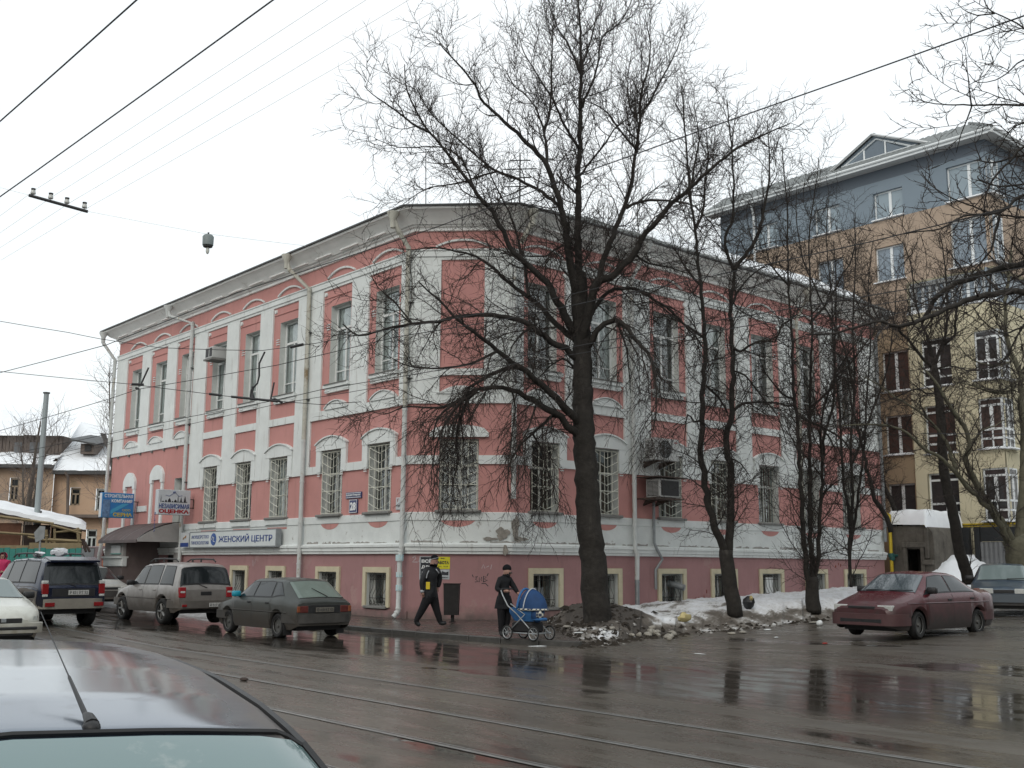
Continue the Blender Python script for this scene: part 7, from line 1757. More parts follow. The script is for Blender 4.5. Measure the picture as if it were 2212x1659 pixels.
# ---- dark red van far beyond the end of the house
M_VR = paint('dull_red_paint', (.10, .035, .035), .5, (.4, 1.1), (.06, .05, .045), 0, .2)
c_ = at(254, 1235, 56)
sp_v = dict(L=4.4, hw=[(0, .84), (.1, .90), (3.8, .90), (4.3, .84), (4.4, .76)], top=[(0, 1.2), (.03, 1.3), (.12, 2.0), (.3, 2.1), (3.3, 2.1), (3.6, 2.0), (4.1, 1.3), (4.3, 1.1), (4.4, .95)], belt=[(0, 1.15), (4, 1.15), (4.4, .85)], hr=[(0, .82), (.1, .8), (3.6, .78), (4.1, .82), (4.4, .7)], wx=(.9, 3.5), wr=.34, low=.3)
build_car('parked_van', 'dull red van with orange lamps, partly behind the far corner downpipe', 'van', place(c_.x, 56, AL+R(6), 0, 0, .45), M_VR, M_HB, sp_v,
    dict(side=[((2.6, 4.2), (3.6, 4.2), (3.4, 5.8), (2.6, 5.8)), ((1.0, 4.2), (2.4, 4.2), (2.4, 5.8), (1.0, 5.8))], mirror=(3.7, 1.45), ws=(4.05, 3.62), rw=(.04, .115), bz=(.45, .65), blocks=[('tail_light', -.02, .66, .84, .85, 1.35, .08, M_ORANGE), ('tail_light', -.02, -.84, -.66, .85, 1.35, .08, M_ORANGE)]))
# ---- white saloon driving in from the left edge
sp_w = dict(L=4.55, hw=[(0, .74), (.2, .82), (.9, .88), (3.4, .88), (4.1, .83), (4.42, .70), (4.55, .50)],
    top=[(0, .93), (.05, .99), (.75, 1.03), (1.45, 1.38), (1.9, 1.42), (2.5, 1.42), (2.8, 1.38), (3.45, .99), (3.55, .97), (4.2, .84), (4.45, .72), (4.55, .60)],
    belt=[(0, .88), (1, .96), (3.3, .93), (4.2, .74), (4.55, .56)], hr=[(0, .68), (.7, .70), (1.45, .58), (2.7, .58), (3.45, .74), (4.2, .68), (4.55, .42)], wx=(.95, 3.65), wr=.31, low=.17)
M_WS = paint('cream_white_paint', (.56, .57, .52), .25, (.25, .75), (.22, .20, .16), 0, .03)
C1 = Vector((-9.72, 23.0, 0)); cc = C1 - RD*.78
def lights_w(c, t, M):
    for sd in (1, -1):
        q = MB(); q.grid(lambda u, v, sd=sd: tuple(Vector((4.12+.36*u, sd*(itp(c.hw, 4.12+.36*u)*(1.004)-.01+.005*v), .545+.11*v*(1-.25*u)))), 6, 2); q.obj('headlight', M_CLEAR, t, M)
    q = MB(); q.rbox(4.50, 4.57, -.36, .36, .50, .60, .01); q.obj('grille', M_BLACK, t, M)
    q = MB(); q.rbox(4.56, 4.585, -.05, .05, .52, .60, .008); q.obj('badge', M_STEEL, t, M)
    q = MB(); q.rbox(4.42, 4.56, -.60, .60, .24, .34, .02); q.obj('air_intake', M_BLACK, t, M)
build_car('moving_car', 'cream-white saloon entering at the left edge, its bonnet and black bumper strip showing', 'car', place(cc.x, cc.y, AL+math.pi, 4.45, 0, 0), M_WS, M_WS, sp_w,
    dict(side=[((2.4, 4.2), (3.3, 4.2), (2.85, 5.8), (2.4, 5.8)), ((1.5, 4.2), (2.3, 4.2), (2.3, 5.8), (1.6, 5.8))], seams=[2.35, 3.38], handles=[(2.5, .82)], mirror=(3.12, 1.02), mmat=M_BLACK, ws=(3.43, 2.82), rw=(.8, 1.42), bz=(.38, .56), fbz=(.30, .50), fbo=.03,
         wglass=mat('pale_reflecting_glass', (.16, .20, .20), .06, .8), extra=[lights_w, lambda c, t, M: [MB().rbox(4.42, 4.60, -.66, .66, .37, .43, .015).obj('bumper_strip', M_BLACK, t, M)]]))
# ---- maroon saloon
sp_m = dict(L=4.27, hw=[(0, .73), (.2, .81), (.9, .84), (3.2, .84), (3.9, .80), (4.18, .72), (4.27, .60)],
    top=[(0, .93), (.04, 1.0), (.15, 1.02), (.66, 1.03), (1.30, 1.35), (1.6, 1.40), (2.2, 1.42), (2.55, 1.385), (2.65, 1.36), (3.28, .98), (3.36, .955), (4.0, .80), (4.2, .72), (4.27, .64)],
    belt=[(0, .90), (1, .94), (3.2, .90), (4.0, .73), (4.27, .60)], hr=[(0, .66), (.6, .68), (1.3, .55), (2.6, .56), (3.28, .72), (4.0, .68), (4.27, .55)], wx=(.86, 3.36), wr=.285, low=.18)
M_MR = paint('dirty_maroon_paint', (.080, .008, .014), .24, (.30, .92), (.036, .028, .026), .1, .0)
pf = at(1987, 1380, 23.6); z_m = pf.z
am = math.atan2(-.635, -.77)
M_WREF = mat('sky_lit_windscreen', (.05, .065, .075), .05, .9, coat=.6)
build_car('parked_car', 'dirty maroon four-door saloon nosing towards us beside the snow bank', 'car', place(pf.x, pf.y, am, 3.36, .80, z_m), M_MR, mat('dirty_maroon_bumper', (.075, .035, .036), .6, .4, var=.2, vs=3), sp_m,
    dict(side=[((2.02, 4.25), (3.12, 4.25), (2.58, 5.8), (2.0, 5.8)), ((.98, 4.25), (1.94, 4.25), (1.92, 5.8), (1.40, 5.8))], seams=[3.0, 1.98, 1.02], handles=[(2.12, .80), (1.15, .82)], mirror=(2.86, 1.0), ws=(3.26, 2.67), rw=(.7, 1.27), bz=(.33, .56), fbz=(.28, .52), fbo=.05, wglass=M_WREF, strip=.74, smat=M_MR, steer=R(6),
         blocks=[('headlight', 4.10, .36, .70, .585, .70, .13, M_CLEAR), ('headlight', 4.10, -.70, -.36, .585, .70, .13, M_CLEAR), ('grille', 4.18, -.33, .33, .60, .675, .09, M_BLACK), ('lower_grille', 4.22, -.5, .5, .33, .42, .10, M_BLACK), ('tail_light', -.01, -.7, -.4, .7, .85, .05, M_RED), ('tail_light', -.01, .4, .7, .7, .85, .05, M_RED)],
         extra=[wiper(3.27, .1, 1.0, 3.22, .62, 1.01), wiper(3.27, -.5, 1.0, 3.22, .02, 1.02)]))
# ---- blue-grey hatchback cut by the right edge
M_BG = paint('blue_grey_paint', (.045, .075, .11), .3, (.3, .8), (.05, .047, .045), .3, .1)
pb = at(2172, 1331, 29.5)
build_car('parked_car', 'blue-grey hatchback cut off by the right edge behind the maroon saloon', 'car', place(pb.x, pb.y, math.atan2(-.90, -.40), 4.0, 0, pb.z), M_BG, mat('slate_bumper', (.07, .085, .10), .6), sp_h,
    D_h(wglass=MT['pale_reflecting_glass'], blocks=[('headlight', 3.95, .26, .60, .585, .72, .06, M_CLEAR), ('headlight', 3.95, -.60, -.26, .585, .72, .06, M_CLEAR), ('indicator', 3.90, .58, .74, .585, .71, .09, M_ORANGE), ('indicator', 3.90, -.74, -.58, .585, .71, .09, M_ORANGE), ('grille', 3.965, -.25, .25, .60, .69, .05, M_BLACK)], extra=[wiper(3.0, .1, .97, 2.95, .6, .99)]))
# ---- the car in the foreground: its roof, windscreen and aerial
HD = R(-60)
sp_f = dict(L=4.6, hw=[(0, .74), (.3, .80), (3.85, .80), (4.35, .75), (4.6, .6)],
    top=[(0, .9), (.05, 1.0), (.45, 1.36), (.75, 1.455), (1.2, 1.492), (1.8, 1.502), (2.3, 1.489), (2.7, 1.464), (2.93, 1.436), (3.0, 1.425), (3.15, 1.36), (3.70, 1.03), (3.8, .99), (4.3, .86), (4.55, .75), (4.6, .65)],
    belt=[(0, .88), (3.6, .92), (4.3, .75), (4.6, .6)], hr=[(0, .60), (.45, .50), (.75, .555), (2.2, .60), (3.0, .585), (3.7, .70), (4.6, .5)], wx=(.8, 3.95), wr=.28, low=.2, zr=.055)
def fore_paint():
    m = bpy.data.materials.new('blue_grey_roof_paint'); m.use_nodes = True; n = m.node_tree.nodes; l = m.node_tree.links; b = n['Principled BSDF']
    t = n.new('ShaderNodeTexCoord'); s = n.new('ShaderNodeSeparateXYZ'); l.new(t.outputs['Object'], s.inputs[0])
    def ns(sc, st_=(1, 1, 1), d=6):
        k = n.new('ShaderNodeMapping'); k.inputs['Scale'].default_value = st_; l.new(t.outputs['Object'], k.inputs[0]); q = n.new('ShaderNodeTexNoise'); q.inputs['Scale'].default_value = sc; q.inputs['Detail'].default_value = d; l.new(k.outputs[0], q.inputs['Vector']); return q.outputs['Fac']
    ab = n.new('ShaderNodeMath'); ab.operation = 'ABSOLUTE'; l.new(s.outputs['Y'], ab.inputs[0])
    ad_ = n.new('ShaderNodeMath'); ad_.operation = 'MULTIPLY_ADD'; ad_.inputs[1].default_value = .18; l.new(ns(3, (3, 1, 1)), ad_.inputs[0]); l.new(ab.outputs[0], ad_.inputs[2])
    mr = n.new('ShaderNodeMapRange'); mr.inputs['From Min'].default_value = .50; mr.inputs['From Max'].default_value = .60; l.new(ad_.outputs[0], mr.inputs['Value'])      # matte grey edge band: the house front's reflection put into the colour
    sp = n.new('ShaderNodeMapRange'); sp.inputs['From Min'].default_value = .60; sp.inputs['From Max'].default_value = .72; l.new(ns(14, (1, 1, 1), 8), sp.inputs['Value'])
    mx = n.new('ShaderNodeMath'); mx.operation = 'MAXIMUM'; l.new(mr.outputs[0], mx.inputs[0]); 
    sc_ = n.new('ShaderNodeMath'); sc_.operation = 'MULTIPLY'; sc_.inputs[1].default_value = .25; l.new(sp.outputs[0], sc_.inputs[0]); l.new(sc_.outputs[0], mx.inputs[1])
    rr = n.new('ShaderNodeMapRange'); rr.inputs['To Min'].default_value = .14; rr.inputs['To Max'].default_value = .5; l.new(mx.outputs[0], rr.inputs['Value']); l.new(rr.outputs[0], b.inputs['Roughness'])
    c = n.new('ShaderNodeMix'); c.data_type = 'RGBA'; c.inputs['A'].default_value = (.075, .105, .15, 1); c.inputs['B'].default_value = (.13, .12, .115, 1); l.new(mx.outputs[0], c.inputs['Factor']); l.new(c.outputs['Result'], b.inputs['Base Color'])
    b.inputs['Metallic'].default_value = .75; b.inputs['Coat Weight'].default_value = .6; b.inputs['Coat Roughness'].default_value = .12
    me_ = n.new('ShaderNodeMapRange'); me_.inputs['To Min'].default_value = .75; me_.inputs['To Max'].default_value = .2; l.new(mx.outputs[0], me_.inputs['Value']); l.new(me_.outputs[0], b.inputs['Metallic'])
    co = n.new('ShaderNodeMapRange'); co.inputs['To Min'].default_value = .6; co.inputs['To Max'].default_value = .1; l.new(mx.outputs[0], co.inputs['Value']); l.new(co.outputs[0], b.inputs['Coat Weight']); return m
M_FP = fore_paint()
M_FG = mat('aqua_windscreen', (.10, .17, .17), .04, .9, coat=.8, stain=[(5, .60, .12, (.22, .27, .26))])
FPX, FPY = -.47, 2.44
tF, cF = build_car('foreground_car', 'blue-grey car right in front of the viewer, only its roof, windscreen and aerial in view', 'car', place(FPX, FPY, HD, 3.0, .56, 0.0), M_FP, M_FP, sp_f,
    dict(side=[((2.0, 4.2), (3.5, 4.2), (3.0, 5.8), (2.0, 5.8)), ((.8, 4.2), (1.9, 4.2), (1.9, 5.8), (1.0, 5.8))], mirror=(3.45, 1.0), ws=(3.70, 3.035), wst=6.35, wglass=M_FG, rw=(.08, .42), bz=(.3, .5), mmat=M_FP))
MF = WM[tF.name]
q = MB(); q.tube([tuple(cF.S(3.015, 9-abs(w)*2.8, 1 if w >= 0 else -1) + Vector((.0, 0, .006))) for w in np.linspace(-1, 1, 21)], .006, 5); q.obj('windscreen_seal', M_BLACK, tF, MF)
for sd in (1, -1):
    q = MB(); q.tube([tuple(cF.S(x, 6.15, sd) + Vector((0, sd*.006, .004))) for x in np.linspace(.55, 3.65, 30)], .010, 5); q.obj('drip_rail', M_BLACK, tF, MF)
def roof_z(x, y):
    pp = cF.section(x); return float(np.interp(abs(y), [pp[k][0] for k in (9, 8, 7, 6)], [pp[k][1] for k in (9, 8, 7, 6)]))
for Y_ in np.linspace(1.5, 3.4, 200):
    base = MF.inverted() @ at(197, 1574, Y_)
    if base.z <= roof_z(base.x, base.y): break
bx, by = base.x, base.y
zz = [pp for pp in cF.section(bx)]
zb0 = roof_z(bx, by)
tip = MF.inverted() @ at(88, 1322, Y_+.50)
q = MB(); b0_ = Vector((bx, by, zb0)); tp = Vector(tip); d = (tp-b0_); 
q.ball(b0_, .021, 14, 8, (1.25, .85, .75)); q.tube([b0_+Vector((0, 0, .004)), b0_+d*.04+Vector((0, 0, .008)), b0_+d*.09], [.016, .011, .0068], 10); q.obj('aerial_base', M_BLACK, tF, MF, smooth=40)
q = MB(); q.tube([b0_+d*.07, b0_+d*.38, b0_+d*.40, tp], [.0060, .0036, .0016, .0011], 7); q.obj('aerial_mast', M_BLACK, tF, MF, smooth=40)
# ================================================================== PEOPLE
def skin_mesh(J, E_, root, sub=2):
    """J: name -> (x,y,z,rx,ry); E_: list of joint pairs; grown with a Skin modifier"""
    names = list(J); me = bpy.data.meshes.new('sk'); me.from_pydata([J[n][:3] for n in names], [(names.index(a), names.index(b)) for a, b in E_], [])
    o = bpy.data.objects.new('sk', me); COL.objects.link(o); m = o.modifiers.new('s', 'SKIN'); m.use_smooth_shade = True
    for i, n in enumerate(names): sv = me.skin_vertices[0].data[i]; sv.radius = tuple(1.22*v for v in J[n][3:5]); sv.use_root = (n == root)
    s = o.modifiers.new('u', 'SUBSURF'); s.levels = sub; s.render_levels = sub
    bpy.context.view_layer.update(); out = bpy.data.meshes.new_from_object(o.evaluated_get(bpy.context.evaluated_depsgraph_get()))
    V = [tuple(v.co) for v in out.vertices]; F = [tuple(p.vertices) for p in out.polygons]; bpy.data.objects.remove(o); return V, F
M_SKIN = mat('skin', (.30, .175, .135), .6, .4, var=.1, vs=20)
M_JKT = mat('black_quilted_jacket', (.014, .015, .018), .6, .3, var=.4, vs=7, bump=1., bs=9); M_TRS = mat('dark_trousers', (.012, .012, .014), .8, .2, var=.3, vs=5); M_SHOE = mat('dark_boots', (.02, .022, .024), .5, .4)
M_KNIT = mat('black_knit_hat', (.012, .012, .014), .95, .1, bump=.6, bs=60); M_PALE = mat('pale_grey_trim', (.34, .36, .38), .7)
def hand(b, w, d, up, r=.0085, curl=.5, m=3):
    """five bent fingers leaving the palm at w along d; up = back of the hand"""
    d = Vector(d).normalized(); up = Vector(up).normalized(); sd = d.cross(up).normalized(); w = Vector(w)
    b.tube([w-d*.03, w, w+d*.045, w+d*.085], [.026, .032, .038, .030], 8, m=m)
    for k, ln in enumerate((.066, .078, .073, .056)):
        p = w + d*.08 + sd*(.027-.018*k); pts = [p-d*.02, p+d*ln*.35, p+d*ln*.65-up*ln*curl*.4, p+d*ln*.8-up*ln*curl*1.0]; b.tube(pts, [r, r, r*.92, r*.7], 6, m=m)
    p = w+d*.02+sd*.03; b.tube([p, p+sd*.025+d*.03, p+sd*.03+d*.058-up*.015], [r*1.3, r*1.15, r*.85], 6, m=m)
def person(label, M, J, E_, rule, mats, hands, name='person'):
    t = bpy.data.objects.new(name, None); COL.objects.link(t); WM[t.name] = M; t.matrix_basis = M; tag(t, label, 'person')
    V, F = skin_mesh(J, E_, 'pelvis'); b = MB()
    b.add(V, F, 0)
    for i, f in enumerate(b.F):
        c = sum((Vector(b.V[k]) for k in f), Vector())/len(f); b.I[i] = rule(c)
    for w, d, up in hands: hand(b, w, d, up)
    o = b.obj('body', mats, t, M, smooth=True); return t
def face(t, M, c, fwd, s=1.0, glasses=False):
    """nose, eyes, mouth and ears on a head centred at c looking along fwd"""
    f = Vector(fwd).normalized(); sd = f.cross(Vector((0, 0, 1))).normalized(); c = Vector(c)
    q = MB(); q.tube([c+f*.085*s+Vector((0, 0, .012)), c+f*.112*s-Vector((0, 0, .018)), c+f*.09*s-Vector((0, 0, .03))], [.010, .016, .010], 6); q.obj('nose', M_SKIN, t, M, smooth=True)
    for k in (1, -1):
        q = MB(); q.ball(c+f*.082*s+sd*k*.032, .012, 8, 5); q.obj('eye', M_INK, t, M, smooth=True)
        q = MB(); q.ball(c+sd*k*.078-f*.005-Vector((0, 0, .01)), .028, 8, 6, (.5, .9, 1.1)); q.obj('ear', M_SKIN, t, M, smooth=True)
    q = MB(); q.ball(c+f*.085*s-Vector((0, 0, .055)), .024, 8, 5, (1, 1, .3)); q.obj('mouth', mat('lips', (.25, .09, .08), .6) if 'lips' not in MT else MT['lips'], t, M, smooth=True)
    if glasses:
        for k in (1, -1): q = MB(); q.ball(c+f*.094*s+sd*k*.033+Vector((0, 0, .002)), .027, 8, 5, (1, 1, .8)); q.obj('dark_lens', M_BLACK, t, M, smooth=True)
# ---- the walking man
Ym = 28.4; k_ = .00229
def P(zx, zy, y=0.): return ((zx-395)*k_, y, (932-zy)*k_)
mc = at(929, 1355, Ym); MM = Matrix.Translation((mc.x, Ym, mc.z))
J = dict(pelvis=(*P(392, 585), .15, .13), waist=(*P(394, 500), .155, .135), chest=(*P(396, 390, -.01), .185, .145), upper=(*P(400, 312), .165, .12), neck=(*P(412, 268), .07, .07), head0=(*P(425, 235), .085, .085), head=(*P(433, 198, -.01), .098, .088), crown=(*P(434, 168), .07, .065),
    shl=(*P(352, 305, -.14), .095, .09), ell=(*P(300, 430, -.2), .066, .062), wrl=(*P(312, 538, -.2), .048, .046),
    shr=(*P(456, 312, .13), .095, .09), elr=(*P(490, 400, .2), .066, .062), wrr=(*P(470, 500, .16), .048, .046),
    hpl=(*P(366, 610, -.09), .115, .115), knl=(*P(305, 740, -.10), .082, .082), anl=(*P(235, 872, -.10), .062, .062), tol=(*P(288, 915, -.10), .042, .036),
    hpr=(*P(424, 610, .09), .115, .115), knr=(*P(462, 745, .09), .080, .080), anr=(*P(512, 893, .09), .060, .060), tor=(*P(578, 882, .09), .040, .035))
E_ = [('pelvis', 'waist'), ('waist', 'chest'), ('chest', 'upper'), ('upper', 'neck'), ('neck', 'head0'), ('head0', 'head'), ('head', 'crown'), ('upper', 'shl'), ('shl', 'ell'), ('ell', 'wrl'), ('upper', 'shr'), ('shr', 'elr'), ('elr', 'wrr'),
      ('pelvis', 'hpl'), ('hpl', 'knl'), ('knl', 'anl'), ('anl', 'tol'), ('pelvis', 'hpr'), ('hpr', 'knr'), ('knr', 'anr'), ('anr', 'tor')]
def rule(c): return 3 if c.z > 1.60 else 0 if c.z > .76 else 1 if c.z > .13 else 2
t = person('man in black quilted jacket and striped knit hat, striding to the right past the corner', MM, J, E_, rule, [M_JKT, M_TRS, M_SHOE, M_SKIN], [(P(313, 545, -.2), (.1, 0, -1), (0, -1, 0)), (P(466, 506, .16), (-.5, -.2, -1), (0, 1, 0))])
hc = P(433, 200, -.01); face(t, MM, hc, (.75, -.62, -.25))
q = MB(); hx, hy, hz_ = P(433, 186, -.01); q.ball((hx-.004, hy+.004, hz_+.025), .108, 14, 8, (1, 1, .98)); q.V = [v for v in q.V]; 
for i, v in enumerate(q.V):
    if v[2] < hz_+.005: q.V[i] = (v[0], v[1], hz_+.005)
q.obj('knit_hat', M_KNIT, t, MM, smooth=True)
q = MB(); q.tube([(hx+.113*math.cos(a), hy+.113*math.sin(a), hz_+.030+.025*math.cos(a)) for a in np.linspace(0, math.tau, 19)], .008, 4, False); q.obj('hat_stripe', M_PALE, t, MM)
q = MB(); q.tube([P(380, 300, -.19), P(372, 320, -.255), P(360, 350, -.268), P(352, 390, -.262)], .014, 5); q.tube([P(452, 290, -.13), P(470, 310, -.14), P(486, 335, -.1)], .014, 5); q.obj('jacket_piping', M_PALE, t, MM)
q = MB(); q.box(*[v for v in (P(350, 0)[0], P(392, 0)[0])], -.275, -.262, P(0, 512)[2], P(0, 432)[2]); q.obj('yellow_packet', mat('yellow_packet', (.60, .45, .01), .5), t, MM)
q = MB(); q.tube([P(302, 520, -.2), P(310, 548, -.2)], [.055, .052], 10); q.obj('cuff', M_PALE, t, MM, smooth=True)
q = MB(); 
for z in (.86, .98, 1.10, 1.22, 1.33): q.tube([(-.005+.196*math.cos(a)*(1-.0*z), .158*math.sin(a)-.005, z) for a in np.linspace(0, math.tau, 19)], .010, 4, False)
# ---- the woman
Yw = 25.3; kw = .00205
def Q(zx, zy, y=0.): return ((zx-1215)*kw, y, (1036-zy)*kw)
wc = at(853.4+1215/5.184, 1177.7+1036/5.184, Yw); MWm = Matrix.Translation((wc.x, Yw, wc.z))
J = dict(pelvis=(*Q(1218, 640), .150, .13), waist=(*Q(1216, 545), .130, .115), chest=(*Q(1216, 450), .135, .115), upper=(*Q(1222, 400), .115, .095), neck=(*Q(1232, 365), .065, .065), head0=(*Q(1246, 340, -.01), .075, .075), head=(*Q(1252, 308, -.015), .090, .082), crown=(*Q(1246, 282), .068, .062),
    shl=(*Q(1175, 405, -.08), .075, .07), ell=(*Q(1132, 510, -.15), .055, .052), wrl=(*Q(1222, 527, -.26), .040, .038),
    shr=(*Q(1275, 405, .06), .075, .07), elr=(*Q(1335, 492, .02), .055, .052), wrr=(*Q(1372, 548, -.04), .040, .038),
    hpl=(*Q(1188, 690, -.06), .095, .095), knl=(*Q(1186, 840, -.06), .064, .064), anl=(*Q(1190, 988, -.06), .052, .052), tol=(*Q(1212, 1018, -.13), .038, .034),
    hpr=(*Q(1248, 690, .06), .095, .095), knr=(*Q(1256, 840, .05), .064, .064), anr=(*Q(1228, 985, .06), .050, .050), tor=(*Q(1256, 1012, .0), .036, .034))
def rule(c): return 3 if c.z > 1.425 else 0 if c.z > .74 else 1 if c.z > .15 else 2
M_COAT = mat('black_coat', (.011, .012, .014), .75, .2, var=.4, vs=6, bump=.6, bs=8)
t = person('woman in a fitted black coat, knit hat and sunglasses pushing the blue pram', MWm, J, E_, rule, [M_COAT, M_TRS, M_SHOE, M_SKIN], [(Q(1228, 526, -.27), (.9, -.2, .05), (0, 0, 1)), (Q(1374, 550, -.04), (.6, -.1, -.8), (.6, 0, .6))])
face(t, MWm, Q(1254, 312, -.02), (.80, -.45, -.42), .92, True)
q = MB(); hx, hy, hz_ = Q(1247, 292); q.ball((hx, hy, hz_+.02), .105, 14, 8, (1, 1, 1.0))
for i, v in enumerate(q.V):
    if v[2] < hz_-.01: q.V[i] = (v[0], v[1], hz_-.01)
q.obj('knit_hat', M_KNIT, t, MWm, smooth=True)
q = MB(); q.grid(lambda u, v: ((lambda a, r_: (Q(1216, 0)[0]+r_*math.cos(a), r_*.85*math.sin(a), .94-.29*v))(u*math.tau, .150+.065*v**.7+.008*math.sin(9*u*math.tau)*v)), 36, 5); q.obj('coat_skirt', M_COAT, t, MWm, smooth=True)
q = MB(); q.tube([Q(1205, 380), Q(1240, 372), Q(1262, 385, -.04)], [.07, .085, .06], 10); q.obj('scarf', M_KNIT, t, MWm, smooth=True)
# ---- figure in the pink hooded coat at the left edge
pc = at(8, 1196, 38); MP = Matrix.Translation((pc.x, 38, pc.z-1.58)) @ Matrix.Scale(1.0, 4)
J2 = dict(pelvis=(0, 0, .88, .16, .14), waist=(0, 0, 1.02, .16, .14), chest=(0, 0, 1.2, .19, .15), upper=(0, 0, 1.31, .16, .12), neck=(0, 0, 1.38, .075, .075), head0=(0, -.01, 1.43, .085, .085), head=(0, -.01, 1.5, .09, .09), crown=(0, 0, 1.55, .07, .07),
    shl=(-.18, 0, 1.29, .085, .08), ell=(-.24, -.02, 1.04, .065, .06), wrl=(-.14, -.18, .96, .045, .045), shr=(.18, 0, 1.29, .085, .08), elr=(.24, -.02, 1.04, .065, .06), wrr=(.14, -.18, .96, .045, .045),
    hpl=(-.09, 0, .82, .11, .11), knl=(-.1, 0, .46, .075, .075), anl=(-.1, .01, .10, .055, .055), tol=(-.1, -.13, .045, .04, .035), hpr=(.09, 0, .82, .11, .11), knr=(.1, 0, .46, .075, .075), anr=(.1, .01, .10, .055, .055), tor=(.1, -.13, .045, .04, .035))
M_PKC = mat('raspberry_coat', (.42, .025, .10), .7, .3, var=.2, vs=6, bump=.5, bs=8)
t = person('person in a raspberry pink hooded coat standing behind the dark blue off-roader', MP, J2, E_, lambda c: 3 if c.z > 1.40 else 0 if c.z > .72 else 1 if c.z > .13 else 2, [M_PKC, M_TRS, M_SHOE, M_SKIN], [((-.13, -.2, .96), (.8, -.2, -.1), (0, -1, 0)), ((.13, -.2, .96), (-.8, -.2, -.1), (0, -1, 0))])
face(t, MP, (0, -.02, 1.5), (.15, -1, 0))
q = MB(); q.grid(lambda u, v: ((lambda a, p: (.125*math.sin(a)*math.cos(p), .03+.13*math.cos(a)*0+.125*math.sin(p)*math.sin(a)*.9, 1.50+.135*math.cos(a)))(v*math.pi, -.25+u*(math.pi+.5))), 20, 12); q.obj('hood', M_PKC, t, MP, smooth=True)
q = MB(); q.tube([(.095*math.sin(a), -.075-.02*math.cos(a), 1.50+.115*math.cos(a)) for a in np.linspace(0, math.tau, 17)], .024, 6, False); q.obj('fur_trim', mat('dark_fur', (.05, .02, .025), .9), t, MP, smooth=True)
q = MB(); q.grid(lambda u, v: ((lambda a, r_: (r_*math.cos(a), r_*.85*math.sin(a), .98-.30*v))(u*math.tau, .18+.05*v)), 24, 3); q.obj('coat_skirt', M_PKC, t, MP, smooth=True)

# ================================================================== PRAM
M_PB = mat('pram_blue', (.013, .048, .135), .7, .3, var=.25, vs=6); M_PL = mat('pram_bright_blue', (.032, .12, .29), .7, .3, var=.15, vs=8); M_TUBE = mat('pale_tubing', (.30, .32, .33), .35, .5, .3); M_BSK = mat('black_basket', (.012, .012, .014), .9)
def chk():
    m = bpy.data.materials.new('checked_cloth'); m.use_nodes = True; n = m.node_tree.nodes; l = m.node_tree.links; c = n.new('ShaderNodeTexChecker'); t = n.new('ShaderNodeTexCoord'); c.inputs['Scale'].default_value = 17; c.inputs[1].default_value = (.48, .47, .40, 1); c.inputs[2].default_value = (.03, .04, .07, 1)
    l.new(t.outputs['Object'], c.inputs[0]); l.new(c.outputs[0], n['Principled BSDF'].inputs['Base Color']); n['Principled BSDF'].inputs['Roughness'].default_value = .8; return m
M_CHK = chk()
hp_ = Vector((.74, -.67, 0)).normalized(); pcn = at(1137, 1384, 24.75); MPr = Matrix.Translation((pcn.x, pcn.y, .045)) @ Matrix.Rotation(math.atan2(hp_.y, hp_.x), 4, 'Z') @ Matrix.Scale(1.1, 4)
t = bpy.data.objects.new('pram', None); COL.objects.link(t); WM['pram'] = MPr; t.matrix_basis = MPr; tag(t, 'blue pram with a domed hood, checked trim and four spoked wheels', 'pram')
ZG = lambda x, y: .0
for wx_, wy_ in ((-.30, .25), (-.30, -.25), (.40, .25), (.40, -.25)):
    wp = MPr @ Vector((wx_, wy_, 0)); zq = (.075 if st(wp)[1] < 3.0 else -.045)
    zq = .04
    q = MB(); q.tube([(wx_+.135*math.cos(a), wy_, zq+.15+.135*math.sin(a)) for a in np.linspace(0, math.tau, 21)], .016, 6, False); w_ = q.obj('wheel', M_RUBBER, t, MPr, smooth=True)
    q = MB(); q.tube([(wx_+.116*math.cos(a), wy_, zq+.15+.116*math.sin(a)) for a in np.linspace(0, math.tau, 21)], .010, 4, False)
    for k in range(8): a = k*math.pi/4; q.tube([(wx_, wy_, zq+.15), (wx_+.11*math.cos(a), wy_, zq+.15+.11*math.sin(a))], .004, 3)
    q.cyl((wx_, wy_-.03, zq+.15), (wx_, wy_+.03, zq+.15), .022, .022, 8); q.obj('rim', M_TUBE, w_, MPr)
q = MB()
for sd in (.25, -.25):
    q.tube([(-.30, sd*.92, .19), (.40, sd*.92, .19)], .013, 6); q.tube([(-.30, sd*.92, .19), (.16, sd*.95, .56), (-.22, sd*.95, .76)], .013, 6); q.tube([(.40, sd*.92, .19), (-.05, sd*.95, .56)], .013, 6)
    q.tube([(-.02, sd*.95, .54), (-.30, sd*.95, .72), (-.44, sd*.95, .92), (-.50, sd*.9, 1.02)], .014, 6)
q.tube([(-.30, -.25, .19), (-.30, .25, .19)], .012, 6); q.tube([(.40, -.25, .19), (.40, .25, .19)], .012, 6); q.obj('chassis', M_TUBE, t, MPr, smooth=True)
q = MB(); q.tube([(-.50, -.225, 1.02), (-.535, -.15, 1.05), (-.535, .15, 1.05), (-.50, .225, 1.02)], .018, 8); q.obj('handle', M_BLACK, t, MPr, smooth=True)
q = MB(); q.grid(lambda u, v: ((lambda a, s_: (.02+.43*s_*math.cos(a)*(1 if math.cos(a) > 0 else 1.05), .215*s_*math.sin(a), .42+.26*v))(u*math.tau, .72+.28*min(1, v*1.6))), 32, 6); q.add([(.02+.43*.72*math.cos(a), .215*.72*math.sin(a), .42) for a in np.linspace(0, math.tau, 25)[:-1]], [tuple(range(24))]); q.obj('carrycot', M_PL, t, MPr, smooth=60)
